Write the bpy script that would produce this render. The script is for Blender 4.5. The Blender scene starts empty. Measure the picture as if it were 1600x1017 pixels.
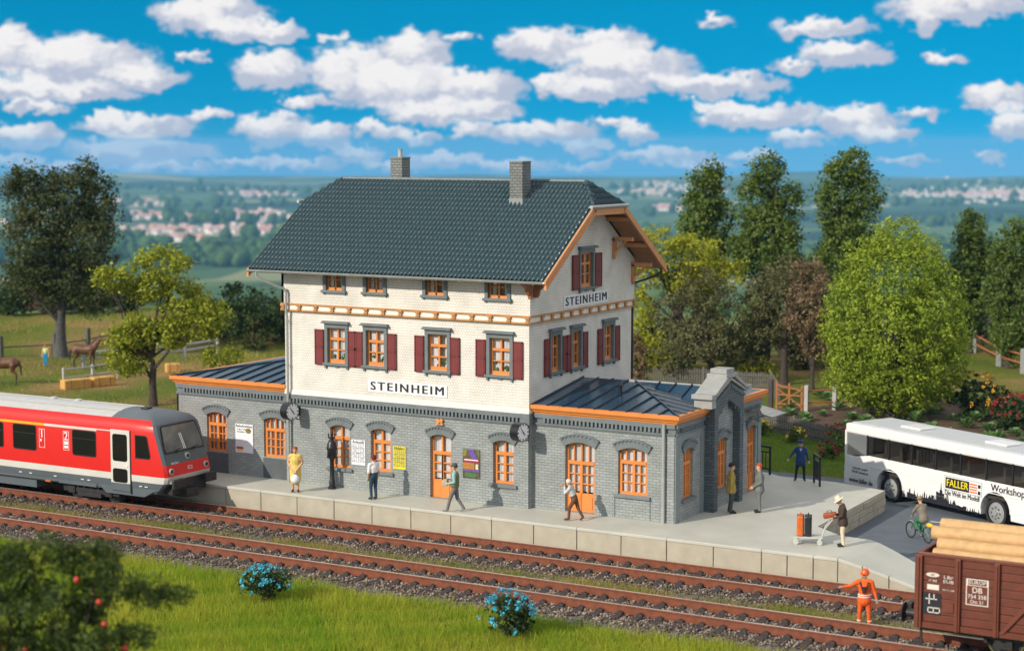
import bpy, bmesh, math, random
import numpy as np
from mathutils import Vector, Matrix
from mathutils.geometry import tessellate_polygon
R = math.radians
rng = np.random.default_rng(7)
random.seed(7)
SC = bpy.context.scene
COL = SC.collection

# ---------------------------------------------------------------- camera
CAM = np.array([29.4166, -52.4573, 12.1524])
YAW, PITCH, ROLL, FPX = .5205, -.0997, .0007, 2861.97
cyw, syw, cpt, spt = math.cos(YAW), math.sin(YAW), math.cos(PITCH), math.sin(PITCH)
c_f = np.array([-syw*cpt, cyw*cpt, spt]); c_r = np.array([cyw, syw, 0.]); c_u = np.cross(c_r, c_f)
c_r, c_u = math.cos(ROLL)*c_r+math.sin(ROLL)*c_u, -math.sin(ROLL)*c_r+math.cos(ROLL)*c_u
cd = bpy.data.cameras.new('camera'); cam = bpy.data.objects.new('camera', cd); COL.objects.link(cam)
M = Matrix.Identity(4)
for i in range(3):
    M[i][0], M[i][1], M[i][2], M[i][3] = c_r[i], c_u[i], -c_f[i], CAM[i]
cam.matrix_world = M
cd.sensor_width = 36; cd.lens = FPX/1600*36
cd.clip_start = .5; cd.clip_end = 60000
cd.dof.use_dof = True; cd.dof.focus_distance = 60.5; cd.dof.aperture_fstop = .46
SC.camera = cam

# ---------------------------------------------------------------- sun, sky, exposure
SUN_DIR = Vector((.42, 1., -.57)).normalized()          # the way the light travels
sd = bpy.data.lights.new('sun', 'SUN'); sd.energy = 4.0; sd.angle = R(.6); sd.color = (1., .91, .77)
sun = bpy.data.objects.new('sun', sd); COL.objects.link(sun)
sun.rotation_euler = SUN_DIR.to_track_quat('-Z', 'Y').to_euler(); sun.location = (-20, -50, 40)
SUN_EL = math.asin(-SUN_DIR.z); SUN_AZ = math.atan2(-SUN_DIR.x, -SUN_DIR.y)
SC.view_settings.view_transform = 'Standard'; SC.view_settings.look = 'None'
SC.view_settings.exposure = 0.0; SC.view_settings.gamma = 1.0
try: SC.view_settings.use_curve_mapping = False
except Exception: pass
SC.render.engine = 'CYCLES'
SC.cycles.use_denoising = True
SC.cycles.max_bounces = 5; SC.cycles.diffuse_bounces = 2; SC.cycles.glossy_bounces = 3
SC.cycles.transparent_max_bounces = 12; SC.cycles.volume_bounces = 0
SC.cycles.sample_clamp_indirect = 6

W = bpy.data.worlds.new('World'); SC.world = W; W.use_nodes = True
nt = W.node_tree; nt.nodes.clear()
def N(t, **k):
    n = nt.nodes.new(t)
    for a, b in k.items(): setattr(n, a, b)
    return n
def _in(n, i, v):
    if hasattr(v, 'is_output'): nt.links.new(v, n.inputs[i])
    else: n.inputs[i].default_value = v
def mth(op, a, b=None, c=None, clamp=False):
    n = N('ShaderNodeMath', operation=op); n.use_clamp = clamp
    _in(n, 0, a)
    if b is not None: _in(n, 1, b)
    if c is not None: _in(n, 2, c)
    return n.outputs[0]
def vec(op, a, b=None, c=None, out=0):
    n = N('ShaderNodeVectorMath', operation=op); _in(n, 0, a)
    if b is not None: _in(n, 1, b)
    if c is not None: _in(n, 2, c)
    return n.outputs[out]
def sstep(x, a, b):
    n = N('ShaderNodeMapRange', interpolation_type='SMOOTHSTEP'); _in(n, 0, x); _in(n, 1, a); _in(n, 2, b); _in(n, 3, 0.); _in(n, 4, 1.)
    return n.outputs[0]
def mixc(f, a, b):
    n = N('ShaderNodeMix', data_type='RGBA'); _in(n, 0, f); _in(n, 6, a); _in(n, 7, b); return n.outputs[2]
tc = N('ShaderNodeTexCoord'); D = tc.outputs['Generated']
sep = N('ShaderNodeSeparateXYZ'); nt.links.new(D, sep.inputs[0])
dx, dy, dz = sep.outputs
# the clear blue of the middle sky reaches down to the horizon, as on a dry day
upv = N('ShaderNodeCombineXYZ'); _in(upv, 0, dx); _in(upv, 1, dy)
_in(upv, 2, mth('ADD', mth('MULTIPLY', mth('MAXIMUM', dz, 0.), 1.6), .34))
sky = N('ShaderNodeTexSky', sky_type='NISHITA'); sky.sun_disc = False
sky.sun_elevation = SUN_EL; sky.sun_rotation = SUN_AZ; sky.altitude = 300; sky.air_density = 1.; sky.dust_density = .3; sky.ozone_density = 2.
nt.links.new(vec('NORMALIZE', upv.outputs[0]), sky.inputs[0])
hs = N('ShaderNodeHueSaturation'); _in(hs, 0, .474); _in(hs, 1, 1.75); _in(hs, 2, 1.62); nt.links.new(sky.outputs[0], hs.inputs[4])
skyc = hs.outputs[0]
# clouds, laid out by compass bearing and height above the horizon
az = mth('ADD', mth('ARCTAN2', dx, dy), YAW); el = mth('ARCSINE', dz)
uv = N('ShaderNodeCombineXYZ'); _in(uv, 0, az); _in(uv, 1, el)
P = vec('MULTIPLY', uv.outputs[0], (28.62, 28.62, 0.))
n1 = N('ShaderNodeTexNoise'); n1.inputs['Scale'].default_value = 3.0; n1.inputs['Detail'].default_value = 7; n1.inputs['Roughness'].default_value = .62
nt.links.new(vec('MULTIPLY', P, (1., 1.5, 1.)), n1.inputs['Vector'])
Pw = vec('ADD', P, vec('MULTIPLY', vec('SUBTRACT', n1.outputs['Color'], (.5, .5, .5)), (.78, .60, 0.)))
CL = [(20,80,55,42),(130,100,115,42),(230,122,62,20),(40,142,62,20),(120,146,95,14),(330,25,92,28),(430,52,52,17),(375,48,60,18),
 (425,112,62,32),(555,112,85,42),(648,88,60,40),(640,140,130,36),(745,138,78,30),(700,178,110,18),(480,160,52,11),(760,172,58,18),
 (215,198,98,19),(225,236,120,20),(40,214,64,22),(428,203,62,28),(510,214,44,22),(560,240,40,13),(390,250,62,9),
 (848,72,72,30),(950,72,68,27),(985,108,108,34),(1120,134,112,19),(935,142,88,18),(872,130,45,19),(1285,44,80,17),(1322,86,74,19),
 (1190,183,100,21),(1345,192,68,28),(1385,214,56,13),(850,208,92,19),(735,204,36,10),(915,230,40,12),(1000,208,34,17),(1040,245,90,12),
 (1500,12,120,22),(1450,36,28,20),(1562,152,56,22),(1592,196,52,25),(1550,245,24,8),(700,248,62,11),(800,258,72,12),(620,258,60,9),(110,262,80,8),(270,262,90,7),(1100,262,60,7),(160,182,30,9),(330,182,40,9),(600,205,48,12),(655,215,40,10),(960,190,40,10),(1120,165,40,9),(1250,215,45,10),(1440,175,34,9),(1480,90,40,10),(1240,105,36,9),(60,170,50,9),(300,90,26,8),(520,60,22,7),(720,60,24,7),(1120,30,30,8),(1180,245,50,8),(1420,250,44,7),(480,255,60,8),(20,250,50,9),(1330,255,40,6),(920,258,50,7)]
fa = fb = None
for x, y, rx, ry in CL:
    d = c_f + (x-800)/FPX*c_r - (y-508.5)/FPX*c_u
    a_ = math.atan2(d[0], d[1])+YAW; e_ = math.atan2(d[2], math.hypot(d[0], d[1]))
    sx, sy_ = 100/rx*1.02, 100/ry*1.02
    q = vec('MULTIPLY_ADD', Pw, (sx, sy_, 0.), (-a_*28.62*sx, -e_*28.62*sy_, 0.))
    l = vec('LENGTH', q, out=1)
    l2 = vec('LENGTH', vec('ADD', q, (.28, -.62, 0.)), out=1)
    fa = l if fa is None else mth('MINIMUM', fa, l)
    fb = l2 if fb is None else mth('MINIMUM', fb, l2)
inwin = mth('MULTIPLY', sstep(mth('ABSOLUTE', az), .52, .36), sstep(el, .16, .10))
# out-of-view cloud, made denser and fully bright to fill the shaded walls
pv = N('ShaderNodeCombineXYZ'); den = mth('ADD', mth('MAXIMUM', dz, 0.), .16)
_in(pv, 0, mth('DIVIDE', dx, den)); _in(pv, 1, mth('DIVIDE', dy, den))
n2 = N('ShaderNodeTexNoise'); n2.inputs['Scale'].default_value = 1.9; n2.inputs['Detail'].default_value = 6; nt.links.new(pv.outputs[0], n2.inputs['Vector'])
gen = sstep(n2.outputs['Fac'], .37, .52)
m1 = sstep(fa, 1.13, .80)
mask = mth('ADD', mth('MULTIPLY', m1, inwin), mth('MULTIPLY', gen, mth('SUBTRACT', 1., inwin)))
n3 = N('ShaderNodeTexNoise'); n3.inputs['Scale'].default_value = 3.4; n3.inputs['Detail'].default_value = 6; n3.inputs['Roughness'].default_value = .6
nt.links.new(vec('MULTIPLY', Pw, (1., 1.5, 1.)), n3.inputs['Vector'])
lit = sstep(mth('ADD', fb, mth('MULTIPLY', mth('SUBTRACT', n3.outputs['Fac'], .5), 1.7)), 1.12, .30)
litw = mth('ADD', mth('MULTIPLY', lit, inwin), mth('MULTIPLY', 1., mth('SUBTRACT', 1., inwin)))
cloudc = mixc(litw, (4.9, 5.4, 6.7, 1), (9.2, 9.0, 9.0, 1))
low = sstep(el, .004, -.02)
skyl = mixc(mth('MULTIPLY', low, .25), skyc, (3.6, 5.2, 7.4, 1))
fin = mixc(mth('MULTIPLY', mask, sstep(el, -.021, -.011)), skyl, cloudc)
bg = N('ShaderNodeBackground'); bg.inputs[1].default_value = .1; nt.links.new(fin, bg.inputs[0])
wo = N('ShaderNodeOutputWorld'); nt.links.new(bg.outputs[0], wo.inputs[0])
W.cycles.sampling_method = 'NONE'

# ---------------------------------------------------------------- materials
MATS = {}
def mat(name, col, rough=.6, var=.0, vscale=6., bump=0., bscale=40., metal=0., spec=.5, attr=None, col2=None, trans=0., emit=None, tweak=None):
    if name in MATS: return MATS[name]
    m = bpy.data.materials.new(name); m.use_nodes = True; MATS[name] = m
    t = m.node_tree; b = t.nodes['Principled BSDF']; o = t.nodes['Material Output']
    L = t.links.new
    b.inputs['Base Color'].default_value = (*col, 1); b.inputs['Roughness'].default_value = rough
    b.inputs['Metallic'].default_value = metal; b.inputs['Specular IOR Level'].default_value = spec
    tcn = t.nodes.new('ShaderNodeTexCoord')
    if var or col2:
        if attr:
            a = t.nodes.new('ShaderNodeAttribute'); a.attribute_name = attr; f = a.outputs['Fac']
        else:
            nz = t.nodes.new('ShaderNodeTexNoise'); nz.inputs['Scale'].default_value = vscale; nz.inputs['Detail'].default_value = 6
            L(tcn.outputs['Object'], nz.inputs['Vector'])
            mr = t.nodes.new('ShaderNodeMapRange'); mr.inputs[1].default_value = .3; mr.inputs[2].default_value = .7
            L(nz.outputs['Fac'], mr.inputs[0]); f = mr.outputs[0]
        mx = t.nodes.new('ShaderNodeMix'); mx.data_type = 'RGBA'; L(f, mx.inputs[0])
        c2 = col2 or tuple(max(0, c*(1-var)) for c in col); c1 = col if col2 else tuple(min(1, c*(1+var)) for c in col)
        mx.inputs[6].default_value = (*c1, 1); mx.inputs[7].default_value = (*c2, 1)
        L(mx.outputs[2], b.inputs['Base Color'])
    if bump:
        nz = t.nodes.new('ShaderNodeTexNoise'); nz.inputs['Scale'].default_value = bscale; nz.inputs['Detail'].default_value = 5
        L(tcn.outputs['Object'], nz.inputs['Vector'])
        bp = t.nodes.new('ShaderNodeBump'); bp.inputs['Strength'].default_value = bump; bp.inputs['Distance'].default_value = .02
        L(nz.outputs['Fac'], bp.inputs['Height']); L(bp.outputs[0], b.inputs['Normal'])
    if trans:
        tr = t.nodes.new('ShaderNodeBsdfTranslucent'); ms = t.nodes.new('ShaderNodeMixShader'); ms.inputs[0].default_value = trans
        src = b.inputs['Base Color'].links[0].from_socket if b.inputs['Base Color'].links else None
        if src: L(src, tr.inputs[0])
        else: tr.inputs[0].default_value = (*col, 1)
        L(b.outputs[0], ms.inputs[1]); L(tr.outputs[0], ms.inputs[2]); L(ms.outputs[0], o.inputs[0])
    if emit: b.inputs['Emission Color'].default_value = (*emit, 1); b.inputs['Emission Strength'].default_value = 1
    return m
def brickmat(name, col, mortar, w, h, msz=.012, bump=.5, var=.12, rough=.6):
    m = mat(name, col, rough); t = m.node_tree; b = t.nodes['Principled BSDF']; L = t.links.new
    tcn = t.nodes.new('ShaderNodeTexCoord'); s = t.nodes.new('ShaderNodeSeparateXYZ'); L(tcn.outputs['Object'], s.inputs[0])
    ad = t.nodes.new('ShaderNodeMath'); L(s.outputs[0], ad.inputs[0]); L(s.outputs[1], ad.inputs[1])
    cb = t.nodes.new('ShaderNodeCombineXYZ'); L(ad.outputs[0], cb.inputs[0]); L(s.outputs[2], cb.inputs[1])
    br = t.nodes.new('ShaderNodeTexBrick'); L(cb.outputs[0], br.inputs['Vector'])
    br.inputs['Scale'].default_value = 1; br.inputs['Brick Width'].default_value = w; br.inputs['Row Height'].default_value = h
    br.inputs['Mortar Size'].default_value = msz; br.inputs['Mortar Smooth'].default_value = .35
    br.inputs['Color1'].default_value = (*[c*(1+var) for c in col], 1); br.inputs['Color2'].default_value = (*[c*(1-var) for c in col], 1)
    br.inputs['Mortar'].default_value = (*mortar, 1)
    nz = t.nodes.new('ShaderNodeTexNoise'); nz.inputs['Scale'].default_value = 1.3; nz.inputs['Detail'].default_value = 8; L(tcn.outputs['Object'], nz.inputs['Vector'])
    mr = t.nodes.new('ShaderNodeMapRange'); mr.inputs[1].default_value = .3; mr.inputs[2].default_value = .7; mr.inputs[3].default_value = .86; mr.inputs[4].default_value = 1.1; L(nz.outputs['Fac'], mr.inputs[0])
    mu = t.nodes.new('ShaderNodeVectorMath'); mu.operation = 'SCALE'; L(br.outputs['Color'], mu.inputs[0]); L(mr.outputs[0], mu.inputs['Scale'])
    L(mu.outputs[0], b.inputs['Base Color'])
    bp = t.nodes.new('ShaderNodeBump'); bp.inputs['Strength'].default_value = bump; bp.inputs['Distance'].default_value = .02; bp.invert = True
    L(br.outputs['Fac'], bp.inputs['Height']); L(bp.outputs[0], b.inputs['Normal'])
    return m
def glassmat(name, tint=(.75, .8, .82), refl=.12):
    m = bpy.data.materials.new(name); m.use_nodes = True; t = m.node_tree; t.nodes.clear(); MATS[name] = m
    o = t.nodes.new('ShaderNodeOutputMaterial'); tr = t.nodes.new('ShaderNodeBsdfTransparent'); gl = t.nodes.new('ShaderNodeBsdfGlossy'); ms = t.nodes.new('ShaderNodeMixShader'); fr = t.nodes.new('ShaderNodeFresnel')
    tr.inputs[0].default_value = (*tint, 1); gl.inputs['Roughness'].default_value = .04; fr.inputs[0].default_value = 1.5
    a = t.nodes.new('ShaderNodeMath'); a.operation = 'ADD'; a.inputs[1].default_value = refl-.04; t.links.new(fr.outputs[0], a.inputs[0])
    t.links.new(a.outputs[0], ms.inputs[0]); t.links.new(tr.outputs[0], ms.inputs[1]); t.links.new(gl.outputs[0], ms.inputs[2]); t.links.new(ms.outputs[0], o.inputs[0])
    return m
brick = brickmat('grey_brick', (.29, .315, .31), (.18, .195, .195), .24, .092, .010, .55, .09)
brick_s = brickmat('smooth_grey_brick', (.30, .325, .32), (.18, .195, .20), .27, .098, .010, .5, .10)
brick_d = brickmat('dark_brick', (.10, .125, .14), (.05, .06, .07), .27, .098, .014, .7, .2)
shingle = brickmat('white_shingle', (.785, .75, .685), (.60, .565, .51), .105, .092, .010, .5, .03, .55)
stone = brickmat('stone_blocks', (.40, .37, .29), (.30, .275, .215), .55, .22, .02, .8, .1, .8)
chimb = brickmat('chimney_brick', (.20, .21, .20), (.12, .125, .12), .2, .1, .018, .8, .12)
trim = mat('grey_trim', (.15, .175, .185), .55, .12, 3, .08, 30)
trimd = mat('dark_grey_panel', (.085, .10, .11), .6, .15, 3, .1, 30)
orange = mat('orange_wood', (.69, .235, .05), .45, .07, 4, .05, 25)
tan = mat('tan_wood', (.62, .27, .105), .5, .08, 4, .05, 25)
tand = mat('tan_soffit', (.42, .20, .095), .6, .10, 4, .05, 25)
shut = mat('burgundy_shutter', (.175, .026, .026), .5, .1, 4)
tile = mat('slate_tile', (.027, .062, .076), .34, .18, 5, .05, 30)
tilec = mat('ridge_tile', (.12, .15, .155), .5, .2, 6)
metal_roof = mat('blue_metal_roof', (.010, .045, .085), .22, .2, 1.2, .02, 6)
seamm = mat('roof_seam', (.010, .024, .040), .35)
zinc = mat('zinc', (.42, .43, .42), .42, .1, 5, .04, 30, .25)
black = mat('black_metal', (.012, .012, .014), .35, .1)
white = mat('white_paint', (.80, .80, .80), .4, .03, 5)
whiteb = mat('sign_white', (.79, .785, .79), .5, .02, 5)
ink = mat('black_ink', (.012, .013, .02), .6)
curtain = mat('white_curtain', (.78, .78, .80), .8, .06, 12)
inside = mat('dark_interior', (.045, .04, .035), .9)
glass = glassmat('window_glass', (.92, .93, .94))
dglass = glassmat('dark_glass', (.16, .15, .14), .16)
conc = mat('platform_concrete', (.50, .495, .43), .55, .09, .7, .04, 18)
slabm = mat('slab_stone', (.42, .38, .295), .72, .10, 2.2, .12, 14)
asph = mat('asphalt', (.105, .125, .15), .85, .12, 1.5, .12, 60)
rustm = mat('rusty_rail', (.19, .054, .023), .65, .22, 6, .1, 30)
steel = mat('rail_head', (.62, .50, .42), .32, .1, 9, 0, 1, .4)
sleep = mat('sleeper', (.050, .036, .034), .85, .3, 8, .3, 30)

# ---------------------------------------------------------------- mesh helpers
class MB:
    """collects shapes for ONE mesh object"""
    def __init__(s): s.v = []; s.f = []; s.m = []; s.mi = 0
    def add(s, v, f):
        o = len(s.v); s.v += [tuple(map(float, p)) for p in v]; s.f += [tuple(i+o for i in q) for q in f]; s.m += [s.mi]*len(f); return s
    def box(s, a, b, mt=None):
        (x0, y0, z0), (x1, y1, z1) = a, b
        v = [(x0,y0,z0),(x1,y0,z0),(x1,y1,z0),(x0,y1,z0),(x0,y0,z1),(x1,y0,z1),(x1,y1,z1),(x0,y1,z1)]
        if mt is not None: v = [tuple(mt @ Vector(p)) for p in v]
        return s.add(v, [(0,3,2,1),(4,5,6,7),(0,1,5,4),(1,2,6,5),(2,3,7,6),(3,0,4,7)])
    def cbox(s, c, d, mt=None):
        return s.box([c[i]-d[i]/2 for i in range(3)], [c[i]+d[i]/2 for i in range(3)], mt)
    def poly(s, pts): return s.add(pts, [tuple(range(len(pts)))])
    def prism(s, pts, vecn):
        """polygon pts (3-D) extruded by vecn"""
        n = len(pts); q = [tuple(Vector(p)+Vector(vecn)) for p in pts]
        tri = tessellate_polygon([[Vector(p) for p in pts]])
        s.add(list(pts)+q, [t for t in tri]+[(c+n, b+n, a+n) for a, b, c in tri]+[(i, (i+1) % n, (i+1) % n+n, i+n) for i in range(n)])
        return s
    def tube(s, path, r, n=8, cap=True):
        P_ = [Vector(p) for p in path]; rs = r if isinstance(r, (list, tuple)) else [r]*len(P_)
        rings = []; t0 = None
        for i, p in enumerate(P_):
            t = ((P_[min(i+1, len(P_)-1)]-p).normalized()+(p-P_[max(i-1, 0)]).normalized())
            t = t.normalized() if t.length > 1e-6 else Vector((0, 0, 1))
            if t0 is None:
                a = t.orthogonal().normalized()
            else:
                a = (a-t*a.dot(t)); a = a.normalized() if a.length > 1e-6 else t.orthogonal().normalized()
            t0 = t; b = t.cross(a)
            rings.append([tuple(p+(a*math.cos(2*math.pi*k/n)+b*math.sin(2*math.pi*k/n))*rs[i]) for k in range(n)])
        v = [q for rg in rings for q in rg]; f = []
        for i in range(len(rings)-1):
            for k in range(n): f.append((i*n+k, i*n+(k+1) % n, (i+1)*n+(k+1) % n, (i+1)*n+k))
        if cap: f.append(tuple(range(n))[::-1]); f.append(tuple(range((len(rings)-1)*n, len(rings)*n)))
        return s.add(v, f)
    def cyl(s, a, b, r, n=12): return s.tube([a, b], r, n)
    def lathe(s, prof, c=(0, 0, 0), n=16, axis='z', cap=True):
        """prof: (radius, height)"""
        v = []; f = []
        for r_, h in prof:
            for k in range(n):
                x, y = r_*math.cos(2*math.pi*k/n), r_*math.sin(2*math.pi*k/n)
                p = {'z': (x, y, h), 'x': (h, x, y), 'y': (y, h, x)}[axis]
                v.append((p[0]+c[0], p[1]+c[1], p[2]+c[2]))
        for i in range(len(prof)-1):
            for k in range(n): f.append((i*n+k, i*n+(k+1) % n, (i+1)*n+(k+1) % n, (i+1)*n+k))
        if cap: f.append(tuple(range(n))[::-1]); f.append(tuple(range((len(prof)-1)*n, len(prof)*n)))
        return s.add(v, f)
    def ball(s, c, r, n=8, m=6):
        r = r if isinstance(r, (list, tuple)) else (r, r, r)
        pr = [(max(1e-4, math.sin(math.pi*i/m)), -math.cos(math.pi*i/m)) for i in range(m+1)]
        o = len(s.v); s.lathe(pr, (0, 0, 0), n)
        for i in range(o, len(s.v)):
            x, y, z = s.v[i]; s.v[i] = (x*r[0]+c[0], y*r[1]+c[1], z*r[2]+c[2])
        return s
    def build(s, name, m, parent=None, smooth=False, bevel=0, mt=None):
        me = bpy.data.meshes.new(name)
        v = s.v if mt is None else [tuple(mt @ Vector(p)) for p in s.v]
        me.from_pydata(v, [], s.f); me.update()
        bm = bmesh.new(); bm.from_mesh(me); bmesh.ops.recalc_face_normals(bm, faces=bm.faces); bm.to_mesh(me); bm.free()
        ms = m if isinstance(m, (list, tuple)) else [m]
        for k in ms: me.materials.append(k)
        if len(ms) > 1: me.polygons.foreach_set('material_index', s.m)
        if smooth: smooth_angle(me)
        o = bpy.data.objects.new(name, me); COL.objects.link(o)
        if parent is not None: o.parent = parent
        if bevel:
            md = o.modifiers.new('bevel', 'BEVEL'); md.width = bevel; md.segments = 2; md.limit_method = 'ANGLE'; md.angle_limit = R(40)
        return o
def smooth_angle(me, ang=40):
    me.polygons.foreach_set('use_smooth', [True]*len(me.polygons))
    try: me.set_sharp_from_angle(angle=R(ang))
    except Exception: pass
def empty(name, loc=(0, 0, 0), rz=0, label=None, cat=None, group=None):
    o = bpy.data.objects.new(name, None); COL.objects.link(o); o.location = loc; o.rotation_euler[2] = rz
    o.empty_display_size = .3
    if label: tag(o, label, cat, group)
    return o
def tag(o, label=None, cat=None, group=None, kind=None):
    if label: o['label'] = label
    if cat: o['category'] = cat
    if group: o['group'] = group
    if kind: o['kind'] = kind
    return o
def npmesh(name, V, F, m, attr=None, parent=None, smooth=False):
    """V (n,3), F (k,3|4) arrays -> object; attr: per-vertex float 'rnd'"""
    me = bpy.data.meshes.new(name); k = F.shape[1]
    me.vertices.add(len(V)); me.vertices.foreach_set('co', np.ascontiguousarray(V, dtype=np.float32).ravel())
    me.loops.add(F.size); me.loops.foreach_set('vertex_index', F.astype(np.int32).ravel())
    me.polygons.add(len(F)); me.polygons.foreach_set('loop_start', np.arange(0, F.size, k, dtype=np.int32))
    me.update(calc_edges=True)
    if attr is not None:
        a = me.attributes.new('rnd', 'FLOAT', 'POINT'); a.data.foreach_set('value', np.ascontiguousarray(attr, dtype=np.float32))
    me.materials.append(m)
    if smooth: me.polygons.foreach_set('use_smooth', [True]*len(me.polygons))
    o = bpy.data.objects.new(name, me); COL.objects.link(o)
    if parent is not None: o.parent = parent
    return o
_fonts = {}
def text(name, body, size, m, parent=None, mt=None, width=None, align='CENTER', bold=0., ext=.004, sx=1., heavy=0., space=1.):
    """lettering as a thin mesh; local x to the right, local y up, facing local +z, placed by mt"""
    cu = bpy.data.curves.new('t', 'FONT'); cu.body = body; cu.size = size; cu.align_x = align; cu.align_y = 'CENTER'; cu.extrude = ext; cu.offset = 0; cu.resolution_u = 3; cu.space_character = space
    o = bpy.data.objects.new('t', cu); COL.objects.link(o)
    dg = bpy.context.evaluated_depsgraph_get(); me = bpy.data.meshes.new_from_object(o.evaluated_get(dg)); bpy.data.objects.remove(o); bpy.data.curves.remove(cu)
    if width:
        xs = [v.co.x for v in me.vertices]; sx = width/max(1e-6, max(xs)-min(xs))
    me.transform(Matrix.Diagonal((sx, 1, 1, 1)))
    if mt is not None: me.transform(mt)
    if bold or heavy:                      # heavier strokes: the same letters again, a hair to the side and in front
        bm = bmesh.new(); bm.from_mesh(me); k = max(heavy, bold*.5); nx = (mt.to_3x3() @ Vector((1, 0, 0)) if mt is not None else Vector((1, 0, 0)))*k; nz = (mt.to_3x3() @ Vector((0, 0, 1)) if mt is not None else Vector((0, 0, 1)))*.0012
        g = bmesh.ops.duplicate(bm, geom=bm.verts[:]+bm.edges[:]+bm.faces[:]); bmesh.ops.translate(bm, verts=[v for v in g['geom'] if isinstance(v, bmesh.types.BMVert)], vec=nx+nz); bm.to_mesh(me); bm.free()
    me.materials.clear(); me.materials.append(m); me.name = name
    q = bpy.data.objects.new(name, me); COL.objects.link(q)
    if parent is not None: q.parent = parent
    return q
def frame_mt(o, xax, yax):
    x = Vector(xax).normalized(); y = Vector(yax).normalized(); z = x.cross(y)
    m = Matrix.Identity(4)
    for i in range(3): m[i][0], m[i][1], m[i][2], m[i][3] = x[i], y[i], z[i], o[i]
    return m
FRONT = lambda x, y, z: frame_mt((x, y, z), (1, 0, 0), (0, 0, 1))     # reads from -Y
# ---------------------------------------------------------------- terrain
FH = np.array([-syw, cyw]); RH = np.array([cyw, syw]); CXY = CAM[:2]
def sst(x, a, b):
    t = np.clip((np.asarray(x, float)-a)/(b-a), 0, 1); return t*t*(3-2*t)
VT = np.array([(0,-.74),(108,-.74),(118,-.95),(150,-4.4),(300,-18.6),(600,-45),(1000,-76),(1500,-110),(2200,-152),(3000,-167),(4500,-172),(6500,-168),(8000,-166),(9500,-168),(10200,-185),(16000,-190)])
def hnoise(x, y, s):
    return (np.sin(x/s+1.3)*np.cos(y/s*1.13+.4)+.5*np.sin(x/s*2.3+2.1)*np.sin(y/s*1.9+.7)+.25*np.sin(x/s*4.7)*np.cos(y/s*5.1))/1.5
def ground_z(x, y):
    x = np.asarray(x, float); y = np.asarray(y, float)
    d = (x-CXY[0])*FH[0]+(y-CXY[1])*FH[1]; l = (x-CXY[0])*RH[0]+(y-CXY[1])*RH[1]
    z = np.interp(d, VT[:, 0], VT[:, 1])
    z = z - .22*sst(-y, -2, 1.)*(d < 115)
    z = z + 7*hnoise(x, y, 900)*sst(d, 1500, 4000) + 5*hnoise(x, y, 260)*sst(d, 6500, 8500)
    z = z + 46*sst(d, 6800, 8800)*(1-sst(d, 9300, 10100))*sst(hnoise(l+300, d*.25, 620), -.15, .75)
    bank = 2.4*sst(d, 111, 128)*(1-sst(d, 140, 200))*(1-sst(l, -18, -6))
    bank += .9*sst(d, 104, 112)*(1-sst(d, 118, 150))*sst(l, 20, 30)
    z = z + bank*(1+.25*hnoise(x, y, 7)) + .05*hnoise(x, y, 3.1)*(d < 400)*(sst(y, 11, 14)+sst(-y, 10, 13))
    return z
dd = np.concatenate([np.arange(-90, 30, 6.), np.arange(30, 150, 1.2), 150*np.geomspace(1, 70, 90)])
ll = np.concatenate([np.arange(0, 60, 1.5), np.geomspace(60, 5400, 50)]); ll = np.concatenate([-ll[::-1], ll[1:]])
Dg, Lg = np.meshgrid(dd, ll, indexing='ij')
X = CXY[0]+Dg*FH[0]+Lg*RH[0]; Y = CXY[1]+Dg*FH[1]+Lg*RH[1]; Z = ground_z(X, Y)
V = np.stack([X, Y, Z], -1).reshape(-1, 3); nl = len(ll)
ii, jj = np.meshgrid(np.arange(len(dd)-1), np.arange(nl-1), indexing='ij'); a0 = (ii*nl+jj).ravel()
F = np.stack([a0, a0+1, a0+nl+1, a0+nl], -1)
gm = bpy.data.materials.new('meadow_and_fields'); gm.use_nodes = True
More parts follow.
